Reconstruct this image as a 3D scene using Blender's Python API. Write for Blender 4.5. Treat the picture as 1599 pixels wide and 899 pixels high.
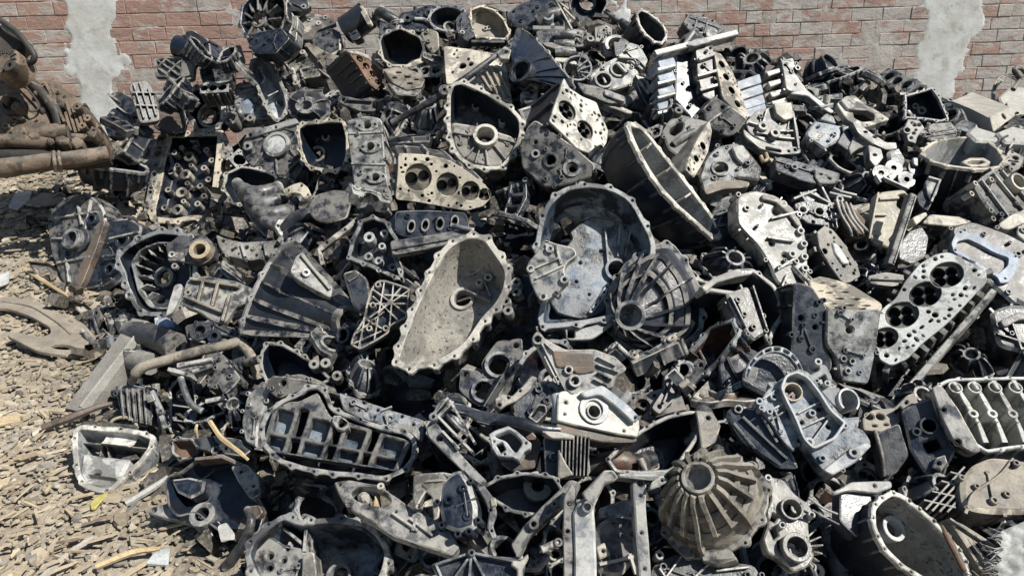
import bpy, bmesh, math, random
from math import pi, sin, cos, tan, atan2, sqrt, radians
from mathutils import Vector, Matrix, Quaternion, noise
from mathutils.geometry import tessellate_polygon, delaunay_2d_cdt

V = Vector
scene = bpy.context.scene
COL = scene.collection
for o_ in list(bpy.data.objects):
    bpy.data.objects.remove(o_)

# ------------------------------------------------------------------ camera, sky, sun, exposure
CAM_H, PITCH, ROLL, FOC = 1.25, radians(19.0), radians(-1.6), 1185.0      # FOC in pixels of a 1599 px wide frame
cam_d = bpy.data.cameras.new('camera')
cam_d.sensor_fit = 'HORIZONTAL'; cam_d.sensor_width = 36.0
cam_d.lens = 36.0 * FOC / 1599.0
cam_d.clip_start = 0.05; cam_d.clip_end = 500
cam = bpy.data.objects.new('camera', cam_d); COL.objects.link(cam)
CAM_M = Matrix.Translation((0, 0, CAM_H)) @ Matrix.Rotation(pi / 2 - PITCH, 4, 'X') @ Matrix.Rotation(ROLL, 4, 'Z')
cam.matrix_world = CAM_M
scene.camera = cam

SUN_AZ, SUN_EL = radians(121.0), radians(51.0)       # azimuth clockwise from +Y
to_sun = V((sin(SUN_AZ) * cos(SUN_EL), cos(SUN_AZ) * cos(SUN_EL), sin(SUN_EL)))
world = bpy.data.worlds.new('World'); scene.world = world; world.use_nodes = True
wn = world.node_tree.nodes; wl = world.node_tree.links
wn.clear()
sky = wn.new('ShaderNodeTexSky'); sky.sky_type = 'NISHITA'; sky.sun_disc = False
sky.sun_elevation = SUN_EL; sky.sun_rotation = SUN_AZ; sky.air_density = 1.5; sky.dust_density = .4; sky.ozone_density = 3.0
bg = wn.new('ShaderNodeBackground'); bg.inputs['Strength'].default_value = 0.052
wo = wn.new('ShaderNodeOutputWorld')
wl.new(sky.outputs[0], bg.inputs[0]); wl.new(bg.outputs[0], wo.inputs[0])
sun_d = bpy.data.lights.new('sun', 'SUN'); sun_d.energy = 5.0; sun_d.angle = radians(0.5); sun_d.color = (1.0, 0.955, 0.875)
sun = bpy.data.objects.new('sun', sun_d); COL.objects.link(sun)
sun.rotation_euler = to_sun.to_track_quat('Z', 'Y').to_euler(); sun.location = to_sun * 20
vs = scene.view_settings
vs.view_transform = 'Standard'; vs.look = 'None'; vs.exposure = 0.68; vs.gamma = 1.0; vs.use_curve_mapping = False

ORI = V((0, 0, CAM_H))
RGT = (CAM_M.to_3x3() @ V((1, 0, 0))); UPV = (CAM_M.to_3x3() @ V((0, 1, 0))); TOW = (CAM_M.to_3x3() @ V((0, 0, 1)))
def pray(px, py):
    return (RGT * ((px - 799.5) / FOC) + UPV * ((449.5 - py) / FOC) - TOW).normalized()
def pix(p):
    d = p - ORI
    z = -d.dot(TOW)
    return (799.5 + FOC * d.dot(RGT) / z, 449.5 - FOC * d.dot(UPV) / z)

# ------------------------------------------------------------------ the lie of the land
def lerp_tab(x, tab):
    if x <= tab[0][0]: return tab[0][1]
    for (a, fa), (b, fb) in zip(tab, tab[1:]):
        if x <= b:
            t = (x - a) / (b - a); return fa + (fb - fa) * t
    return tab[-1][1]
def ground_z(x, y):
    t = min(1, max(0, (y - 2.6) / 3.0)); u = min(1, max(0, (y - 2.9) / 1.4)); w = min(1, max(0, (-1.5 - x) / .9))
    return 0.30 * t * t * (3 - 2 * t) + .27 * u * u * (3 - 2 * u) * w * w * (3 - 2 * w) + 0.02 * noise.noise(V((x * 1.3, y * 1.3, 0))) + 0.008 * noise.noise(V((x * 5, y * 5, 3)))
RIDGE = [(-2.9, .2), (-2.45, .70), (-2.0, 1.06), (-1.5, 1.25), (-.9, 1.30), (.55, 1.29), (.9, 1.14), (1.6, .99), (2.3, .78), (3.0, .72), (4.5, .72)]
FOOT = [(-.45, .9), (-.5, 1.3), (-.72, 1.62), (-1.5, 2.42), (-2.45, 3.9), (-2.8, 5.4)]
def left_d(x, y):
    best = 1e9; side = 1
    for (ax, ay), (bx, by) in zip(FOOT, FOOT[1:]):
        dx, dy = bx - ax, by - ay
        t = ((x - ax) * dx + (y - ay) * dy) / (dx * dx + dy * dy); t = min(1, max(0, t))
        qx, qy = x - ax - t * dx, y - ay - t * dy
        d = qx * qx + qy * qy
        if d < best:
            best = d; side = 1 if (dx * qy - dy * qx) < 0 else -1
    return side * sqrt(best)
def smin(a, b, k=.15):
    h = max(0, min(1, .5 + .5 * (b - a) / k)); return b + (a - b) * h - k * h * (1 - h)
def heap_z(x, y):
    d = left_d(x, y)
    a = .42 * (y - .85)
    b = .62 * d + .03
    c = lerp_tab(x, RIDGE)
    back = 1.9 * (5.35 - y)
    h = smin(smin(smin(a, b), c + .05), back + .2)
    return max(-.5, h)
def surf_z(x, y):
    return max(ground_z(x, y), heap_z(x, y))
def hit(px, py):
    d = pray(px, py); t = .7
    while t < 7.5:
        p = ORI + d * t
        if p.z < surf_z(p.x, p.y):
            lo, hi = t - .03, t
            for _ in range(12):
                m = (lo + hi) / 2; q = ORI + d * m
                if q.z < surf_z(q.x, q.y): hi = m
                else: lo = m
            return hi
        t += .03
    return 5.0

# ------------------------------------------------------------------ materials
class NT:
    def __init__(s, name):
        s.m = bpy.data.materials.new(name); s.m.use_nodes = True
        s.t = s.m.node_tree; s.t.nodes.clear()
        s.out = s.new('ShaderNodeOutputMaterial'); s.b = s.new('ShaderNodeBsdfPrincipled')
        s.t.links.new(s.b.outputs[0], s.out.inputs[0])
    def new(s, t, **k):
        n = s.t.nodes.new(t)
        for a, v in k.items(): setattr(n, a, v)
        return n
    def set(s, sock, v):
        if hasattr(v, 'is_output') or isinstance(v, bpy.types.NodeSocket): s.t.links.new(v, sock)
        elif isinstance(v, (tuple, list)) and len(v) == 3 and sock.type == 'RGBA': sock.default_value = (*v, 1)
        else: sock.default_value = v
    def noise(s, co, scale, detail=4, rough=.55, dist=0):
        n = s.new('ShaderNodeTexNoise'); s.set(n.inputs['Vector'], co)
        n.inputs['Scale'].default_value = scale; n.inputs['Detail'].default_value = detail
        n.inputs['Roughness'].default_value = rough; n.inputs['Distortion'].default_value = dist
        return n.outputs[0]
    def ramp(s, v, lo, hi, a=0., b=1.):
        n = s.new('ShaderNodeMapRange'); n.interpolation_type = 'SMOOTHSTEP'
        s.set(n.inputs[0], v); n.inputs[1].default_value = lo; n.inputs[2].default_value = hi
        n.inputs[3].default_value = a; n.inputs[4].default_value = b
        return n.outputs[0]
    def math(s, op, a, b=0., clamp=False):
        n = s.new('ShaderNodeMath', operation=op, use_clamp=clamp); s.set(n.inputs[0], a); s.set(n.inputs[1], b)
        return n.outputs[0]
    def mix(s, f, a, b):
        n = s.new('ShaderNodeMix', data_type='RGBA'); s.set(n.inputs[0], f); s.set(n.inputs[6], a); s.set(n.inputs[7], b)
        return n.outputs[2]
    def mixf(s, f, a, b):
        n = s.new('ShaderNodeMix', data_type='FLOAT'); s.set(n.inputs[0], f); s.set(n.inputs[2], a); s.set(n.inputs[3], b)
        return n.outputs[0]
    def mixc(s, a, c):
        n = s.new('ShaderNodeMix', data_type='RGBA', blend_type='MULTIPLY'); n.inputs[0].default_value = 1.; s.set(n.inputs[6], a); s.set(n.inputs[7], c)
        return n.outputs[2]
    def stretch(s, co):
        m = s.new('ShaderNodeMapping'); s.set(m.inputs[0], co); m.inputs['Scale'].default_value = (1., 9., 2.); m.inputs['Rotation'].default_value = (.2, .3, .6)
        return m.outputs[0]
    def objco(s):
        tc = s.new('ShaderNodeTexCoord'); oi = s.new('ShaderNodeObjectInfo')
        m = s.new('ShaderNodeMath', operation='MULTIPLY'); sc_ = s.new('ShaderNodeSeparateColor'); s.t.links.new(oi.outputs['Color'], sc_.inputs[0]); s.t.links.new(sc_.outputs[0], m.inputs[0]); m.inputs[1].default_value = 37.0
        a = s.new('ShaderNodeVectorMath', operation='ADD'); s.t.links.new(tc.outputs['Object'], a.inputs[0]); s.t.links.new(m.outputs[0], a.inputs[1])
        s.rnd = sc_.outputs[0]; s.rustv = sc_.outputs[1]; s.dustv = sc_.outputs[2]
        return a.outputs[0]
    def bump(s, h, dist, strength=1., prev=None):
        n = s.new('ShaderNodeBump'); n.inputs['Distance'].default_value = dist; n.inputs['Strength'].default_value = strength
        s.set(n.inputs['Height'], h)
        if prev is not None: s.t.links.new(prev, n.inputs['Normal'])
        return n.outputs[0]

DUST = (.31, .28, .24)
def cast(name, c1, c2, metal=.0, rough=.5, dust=.6, oil=.4, wear=.0, grit=1., wearc=(.62, .60, .55), oilc=(.010, .011, .014), rust=0.):
    n = NT(name); co = n.objco()
    big = n.noise(co, 7, 5, .6); mid = n.noise(co, 26, 5, .65); fine = n.noise(co, 150, 3, .6); grime = n.noise(co, 11, 6, .7, .4)
    col = n.mix(n.ramp(big, .33, .67), c1, c2)
    col = n.mix(n.math('MULTIPLY', n.ramp(fine, .42, .7), .35), col, tuple(x * .35 for x in c1))
    if rust > 0:
        col = n.mix(n.math('MULTIPLY', n.ramp(n.noise(co, 17, 6, .7, .6), .50, .66), rust), col, (.17, .075, .035))
    col = n.mix(n.rnd, n.mixc(col, (.90, .97, 1.07)), n.mixc(col, (1.06, 1.0, .92)))
    if name == 'sandy_grey_casting': col = n.mix(n.ramp(n.noise(co, 75, 2, .5), .60, .68, 0, .75), col, (.03, .03, .032))
    streak = n.noise(n.stretch(co), 9, 4, .7)
    col = n.mix(n.math('MULTIPLY', n.ramp(streak, .55, .68), .30), col, tuple(x * .3 for x in c1))
    if max(c2) < .22 and rust == 0: col = n.mix(n.math('MULTIPLY', n.rustv, n.ramp(n.noise(co, 15, 6, .7, .5), .44, .62)), col, (.15, .068, .032))
    oilm = n.math('MULTIPLY', n.ramp(grime, .47, .57), oil)
    col = n.mix(oilm, col, oilc)
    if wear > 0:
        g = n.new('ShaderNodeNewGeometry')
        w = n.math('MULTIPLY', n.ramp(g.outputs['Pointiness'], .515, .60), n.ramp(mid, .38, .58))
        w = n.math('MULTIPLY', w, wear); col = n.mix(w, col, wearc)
    geo = n.new('ShaderNodeNewGeometry'); sx = n.new('ShaderNodeSeparateXYZ'); n.t.links.new(geo.outputs['Normal'], sx.inputs[0])
    dm = n.math('MULTIPLY', n.ramp(sx.outputs[2], .25, .95), n.ramp(mid, .30, .62))
    dm = n.math('MULTIPLY', dm, n.math('MULTIPLY', n.dustv, dust))
    dcol = n.mix(n.ramp(mid, .3, .7), DUST, tuple(x * .62 for x in DUST))
    col = n.mix(dm, col, dcol)
    n.set(n.b.inputs['Base Color'], col)
    r = n.mixf(oilm, n.ramp(mid, .3, .7, rough - .06, rough + .14), .30)
    n.set(n.b.inputs['Roughness'], n.mixf(dm, r, .9))
    n.set(n.b.inputs['Metallic'], n.mixf(dm, n.mixf(oilm, metal, 0.), 0.))
    n.b.inputs['Specular IOR Level'].default_value = .42
    b = n.bump(fine, .0012 * grit, .6); b = n.bump(mid, .003 * grit, .5, b)
    n.set(n.b.inputs['Normal'], b)
    return n.m

MAT = {}
def M(k): return MAT[k]
MAT['K'] = cast('oily_black_casting', (.004, .007, .014), (.010, .015, .024), 0, .36, .13, .5, wear=.35, wearc=(.20, .20, .20))  # blue of sky reflections and shade is put into these black base colours
MAT['KB'] = cast('wet_black_casting', (.003, .007, .016), (.008, .014, .027), 0, .32, .03, .5, wear=.2, wearc=(.18, .19, .2))
MAT['KD'] = cast('dusty_black_casting', (.006, .009, .015), (.016, .021, .029), 0, .40, .24, .5, wear=.5, wearc=(.32, .30, .27))
MAT['G'] = cast('grey_casting', (.03, .038, .05), (.085, .093, .105), .18, .44, .22, .75, wear=.6)
MAT['GD'] = cast('dusty_grey_casting', (.028, .033, .041), (.105, .106, .104), .08, .48, .34, .88, wear=.5)
MAT['GS'] = cast('sandy_grey_casting', (.20, .20, .195), (.29, .285, .265), .05, .55, .2, .35, grit=1.4)
MAT['S'] = cast('bare_aluminium_casting', (.22, .235, .25), (.33, .34, .345), .08, .58, .1, .5, wear=.5)
MAT['SB'] = cast('oil_stained_aluminium', (.04, .058, .082), (.185, .21, .235), .12, .52, .05, .95, wear=.4, grit=1.4)
MAT['M'] = cast('machined_face', (.345, .322, .275), (.485, .455, .385), .06, .56, .1, .72, grit=.7, oilc=(.05, .048, .045))
MAT['MW'] = cast('bright_machined_face', (.33, .332, .325), (.46, .455, .425), .06, .55, .1, .65, grit=.6, oilc=(.04, .04, .04))
MAT['MX'] = cast('clean_machined_face', (.43, .415, .37), (.58, .56, .505), .06, .56, .08, .62, grit=.7, oilc=(.07, .066, .06))
MAT['MG'] = cast('dull_machined_face', (.17, .172, .175), (.37, .355, .315), .05, .56, .14, .75, grit=.7)
MAT['T'] = cast('tan_dusty_casting', (.13, .122, .108), (.26, .243, .21), .0, .66, .4, .65, grit=1.3)
MAT['BR'] = cast('rusty_brown_casting', (.065, .052, .045), (.145, .11, .085), 0, .7, .4, .5, grit=1.4, rust=.4)
MAT['R'] = cast('rust', (.12, .07, .045), (.21, .13, .085), 0, .85, .3, .5, grit=1.5)
MAT['W'] = cast('wreck_brown', (.085, .06, .042), (.185, .14, .098), 0, .8, .5, .75, grit=2., rust=.3, oilc=(.025, .02, .016))
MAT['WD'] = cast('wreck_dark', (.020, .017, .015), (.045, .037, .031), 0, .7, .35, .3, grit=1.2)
MAT['C'] = cast('cream_stained_sheet', (.29, .265, .195), (.39, .36, .285), .0, .5, .2, .45)
MAT['B'] = cast('bore_dark', (.008, .009, .012), (.020, .020, .022), .1, .4, .0, .4)
MAT['BT'] = cast('burnt_chamber', (.075, .068, .056), (.16, .145, .118), .1, .55, .2, .7)
MAT['AX'] = cast('dust_caked_steel', (.18, .165, .143), (.26, .238, .205), 0, .85, .5, .22, grit=2., oilc=(.05, .045, .04))
MAT['BRASS'] = cast('worn_bush', (.34, .275, .17), (.42, .365, .275), .2, .45, .2, .45)
MAT['SI'] = cast('polished_shell', (.20, .23, .27), (.29, .32, .365), .05, .6, .06, .4, grit=.5)  # bluish base colour carries the sky's reflection
MAT['EK'] = cast('worn_highlight_edge', (.16, .165, .17), (.40, .385, .345), .05, .55, .1, .8)  # pale edge colour: real wear plus an edge highlight painted in
MAT['STONE'] = cast('grey_stone', (.30, .285, .255), (.40, .375, .33), 0, .9, .5, .1, grit=2.)
MAT['PIPE'] = cast('ashy_pipe', (.16, .15, .13), (.30, .28, .245), 0, .85, .3, .6, grit=1.6)
MAT['WOOD'] = cast('splintered_wood', (.34, .265, .16), (.46, .38, .25), 0, .85, .1, .12)
MAT['PAPER'] = cast('dirty_white_paper', (.40, .39, .35), (.50, .49, .45), 0, .85, .1, .3)
MAT['SACK'] = cast('woven_sack_cloth', (.36, .355, .33), (.47, .465, .44), 0, .9, .05, .3)
MAT['YEL'] = cast('yellow_plastic', (.30, .27, .07), (.38, .35, .12), 0, .6, .2, .5)
MAT['RUB'] = cast('black_rubber', (.02, .02, .02), (.035, .033, .03), 0, .6, .6, .1)

# ------------------------------------------------------------------ mesh collection
def sgn_area(L):
    return .5 * sum(a[0] * b[1] - b[0] * a[1] for a, b in zip(L, L[1:] + L[:1]))
def ccw(L):
    L = [(p[0], p[1]) for p in L]
    return L if sgn_area(L) > 0 else L[::-1]
def outline(P, n=120, sm=3):
    P = ccw(P); seg = []; tot = 0
    for a, b in zip(P, P[1:] + P[:1]):
        l = math.hypot(b[0] - a[0], b[1] - a[1]); seg.append(l); tot += l
    out = []; i = 0; acc = 0
    for k in range(n):
        s = tot * k / n
        while acc + seg[i] < s and i < len(P) - 1: acc += seg[i]; i += 1
        t = (s - acc) / max(seg[i], 1e-9); a = P[i]; b = P[(i + 1) % len(P)]
        out.append((a[0] + (b[0] - a[0]) * t, a[1] + (b[1] - a[1]) * t))
    for _ in range(sm):
        out = [((out[i - 1][0] + 2 * out[i][0] + out[(i + 1) % n][0]) / 4, (out[i - 1][1] + 2 * out[i][1] + out[(i + 1) % n][1]) / 4) for i in range(n)]
    return out
def normals2(L):
    n = len(L); R = []
    for i in range(n):
        a = L[i - 1]; b = L[(i + 1) % n]
        dx, dy = b[0] - a[0], b[1] - a[1]; l = math.hypot(dx, dy) or 1e-9
        R.append((dy / l, -dx / l))
    return R
def offset(L, d):                      # d > 0 shrinks a counter-clockwise loop
    N = normals2(L); return [(p[0] - q[0] * d, p[1] - q[1] * d) for p, q in zip(L, N)]
def inset(L, d, sm=2):
    """a bigger inset, done in small smoothed steps so the loop does not fold"""
    k = max(1, int(d / .004)); n = len(L)
    for _ in range(k):
        L = offset(L, d / k)
        L = [((L[i - 1][0] + 6 * L[i][0] + L[(i + 1) % n][0]) / 8, (L[i - 1][1] + 6 * L[i][1] + L[(i + 1) % n][1]) / 8) for i in range(n)]
    return L
def scaled(L, s, sh=(0, 0)):
    cx = sum(p[0] for p in L) / len(L); cy = sum(p[1] for p in L) / len(L)
    return [(cx + (p[0] - cx) * s + sh[0], cy + (p[1] - cy) * s + sh[1]) for p in L]
def circle(c, r, n=20, sq=1., ang=0.):
    return [(c[0] + r * cos(2 * pi * i / n) * cos(ang) - r * sq * sin(2 * pi * i / n) * sin(ang),
             c[1] + r * cos(2 * pi * i / n) * sin(ang) + r * sq * sin(2 * pi * i / n) * cos(ang)) for i in range(n)]
def inside(p, L):
    x, y = p[0], p[1]; r = False; n = len(L); j = n - 1
    for i in range(n):
        if (L[i][1] > y) != (L[j][1] > y) and x < (L[j][0] - L[i][0]) * (y - L[i][1]) / (L[j][1] - L[i][1]) + L[i][0]: r = not r
        j = i
    return r
def edge_d(p, L):
    b = 1e9
    for a, c in zip(L, L[1:] + L[:1]):
        dx, dy = c[0] - a[0], c[1] - a[1]; q = dx * dx + dy * dy or 1e-12
        t = min(1, max(0, ((p[0] - a[0]) * dx + (p[1] - a[1]) * dy) / q))
        b = min(b, (p[0] - a[0] - t * dx) ** 2 + (p[1] - a[1] - t * dy) ** 2)
    return sqrt(b)

class MB:
    def __init__(s): s.v = []; s.f = []; s.mi = []; s.cur = 0
    def add(s, vs_, fs):
        o = len(s.v); s.v += [V(p) for p in vs_]
        for f in fs: s.f.append([i + o for i in f]); s.mi.append(s.cur)
    def loft(s, loops, closed=True, c0=False, c1=False):
        n = len(loops[0]); vs_ = [p for L in loops for p in L]; fs = []
        for k in range(len(loops) - 1):
            for i in range(n if closed else n - 1):
                j = (i + 1) % n; fs.append((k * n + i, k * n + j, (k + 1) * n + j, (k + 1) * n + i))
        s.add(vs_, fs)
        if c0: s.cap(loops[0])
        if c1: s.cap(loops[-1])
    def cap(s, L, holes=()):
        polys = [[V(p) for p in L]] + [[V(p) for p in h] for h in holes]
        zs = [p.z for p in polys[0]]
        if not holes or max(zs) - min(zs) > 1e-6:
            s.add([p for q in polys for p in q], [t for t in tessellate_polygon(polys)]); return
        pts = []; eds = []; z = zs[0]
        for q in polys:
            o = len(pts); k = len(q); pts += [V((p.x, p.y)) for p in q]; eds += [(o + i, o + (i + 1) % k) for i in range(k)]
        vo, _, fo = delaunay_2d_cdt(pts, eds, [], 0, 1e-6)[:3]
        bb = [(min(p.x for p in q), max(p.x for p in q), min(p.y for p in q), max(p.y for p in q)) for q in polys]; keep = []
        for f in fo:
            c = (sum(vo[i].x for i in f) / len(f), sum(vo[i].y for i in f) / len(f))
            if not inside(c, polys[0]): continue
            if any(b[0] < c[0] < b[1] and b[2] < c[1] < b[3] and inside(c, q) for q, b in zip(polys[1:], bb[1:])): continue
            keep.append(list(f))
        s.add([(p.x, p.y, z) for p in vo], keep)
    def slab(s, outer, holes=(), z0=-.01, z1=0., bev=.002, back=True, hb=None):
        o = ccw(outer); oi = offset(o, bev) if bev else o
        H = [ccw(h) for h in holes]; hb = bev if hb is None else hb
        HI = [offset(h, -hb) for h in H]
        L3 = lambda L, z: [(p[0], p[1], z) for p in L]
        s.cap(L3(oi, z1), [L3(h, z1) for h in HI])
        if bev:
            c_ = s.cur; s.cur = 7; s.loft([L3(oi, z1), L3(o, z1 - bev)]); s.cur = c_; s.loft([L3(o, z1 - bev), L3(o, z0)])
        else: s.loft([L3(o, z1), L3(o, z0)])
        for h, hi in zip(H, HI):
            s.loft([L3(h, z0), L3(h, z1 - hb), L3(hi, z1)] if hb else [L3(h, z0), L3(h, z1)])
        if back: s.cap(L3(o, z0), [L3(h, z0) for h in H])
    def ring(s, c, r0, r1, z0, z1, n=22, b=.0012):
        b = min(b, (r1 - r0) * .3)
        P = [(r1, z0), (r1, z1 - b), (r1 - b, z1), (r0 + b, z1), (r0, z1 - b), (r0, z0)]
        s.loft([[(c[0] + r * cos(2 * pi * i / n), c[1] + r * sin(2 * pi * i / n), z) for i in range(n)] for r, z in P])
    def cyl(s, c, r, z0, z1, n=16, b=.001, r2=None):
        r2 = r if r2 is None else r2
        P = [(r2, z0), (r, z1 - b), (max(r - b, r * .5), z1)]
        s.loft([[(c[0] + q * cos(2 * pi * i / n), c[1] + q * sin(2 * pi * i / n), z) for i in range(n)] for q, z in P], c1=True)
    def beam(s, p, q, w, h, up=V((0, 0, 1)), ch=.15, w2=None):
        """chamfered bar from p to q; its top centre line runs through p, q and it hangs h below along -up"""
        p, q = V(p), V(q); d = (q - p).normalized(); sd = d.cross(up).normalized(); u = sd.cross(d).normalized()
        w2 = w if w2 is None else w2; c = min(w, h) * ch; L = []
        for e, ww in ((p, w), (q, w2)):
            a = ww / 2; L.append([e + sd * x + u * y for x, y in ((-a, -h), (-a, -c), (-a + c, 0), (a - c, 0), (a, -c), (a, -h))])
        k0 = len(s.f); s.loft(L, c0=True, c1=True)
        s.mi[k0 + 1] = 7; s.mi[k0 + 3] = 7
    def tube(s, P, R, n=14, caps=True, sq=1.):
        P = [V(p) for p in P]; m = len(P)
        if not isinstance(R, (list, tuple)): R = [R] * m
        L = []; pu = None
        for i in range(m):
            d = (P[min(i + 1, m - 1)] - P[max(i - 1, 0)]).normalized()
            if pu is None: pu = d.orthogonal().normalized()
            pu = (pu - d * pu.dot(d)).normalized(); w = d.cross(pu)
            L.append([P[i] + (pu * cos(2 * pi * k / n) + w * sin(2 * pi * k / n) * sq) * R[i] for k in range(n)])
        s.loft(L, c0=caps, c1=caps)
    def build(s, name, mats, parent=None, wob=.0012, ang=38, mat=None):
        me = bpy.data.meshes.new(name)
        if wob:
            for v in s.v:
                v += noise.noise_vector(v * 22 + V((name.__len__(), 3, 1))) * wob + noise.noise_vector(v * 6) * wob
        me.from_pydata([tuple(v) for v in s.v], [], s.f)
        if not isinstance(mats, (list, tuple)): mats = [mats]
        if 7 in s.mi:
            ek = {'K': 'EK', 'KB': 'EK', 'KD': 'EK', 'G': 'M', 'GD': 'MG', 'BR': 'T', 'SB': 'MG', 'T': 'M'}.get(mats[0] if isinstance(mats[0], str) else '')  # bevel strips take a paler material as painted edge highlight and wear
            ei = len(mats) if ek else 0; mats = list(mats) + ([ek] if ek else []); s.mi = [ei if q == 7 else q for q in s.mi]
        for m in mats: me.materials.append(MAT[m] if isinstance(m, str) else m)
        if any(s.mi): me.polygons.foreach_set('material_index', s.mi)
        bm = bmesh.new(); bm.from_mesh(me); bmesh.ops.remove_doubles(bm, verts=bm.verts, dist=1e-5)
        bmesh.ops.recalc_face_normals(bm, faces=bm.faces); bm.to_mesh(me); bm.free()
        me.polygons.foreach_set('use_smooth', [True] * len(me.polygons))
        me.set_sharp_from_angle(angle=radians(ang))
        o = bpy.data.objects.new(name, me); COL.objects.link(o)
        if parent is not None: o.parent = parent
        return o

def spline(P, m=6):
    """Catmull-Rom through 3-D points"""
    P = [V(p) for p in P]; Q = [P[0] * 2 - P[1]] + P + [P[-1] * 2 - P[-2]]; out = []
    for i in range(1, len(Q) - 2):
        for k in range(m):
            t = k / m
            out.append(.5 * ((2 * Q[i]) + (Q[i + 1] - Q[i - 1]) * t + (2 * Q[i - 1] - 5 * Q[i] + 4 * Q[i + 1] - Q[i + 2]) * t * t + (3 * Q[i] - Q[i - 1] - 3 * Q[i + 1] + Q[i + 2]) * t ** 3))
    return out + [P[-1]]

DETAIL = ('K', 'KB', 'KD', 'G', 'GD', 'SB', 'T', 'W')
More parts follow.
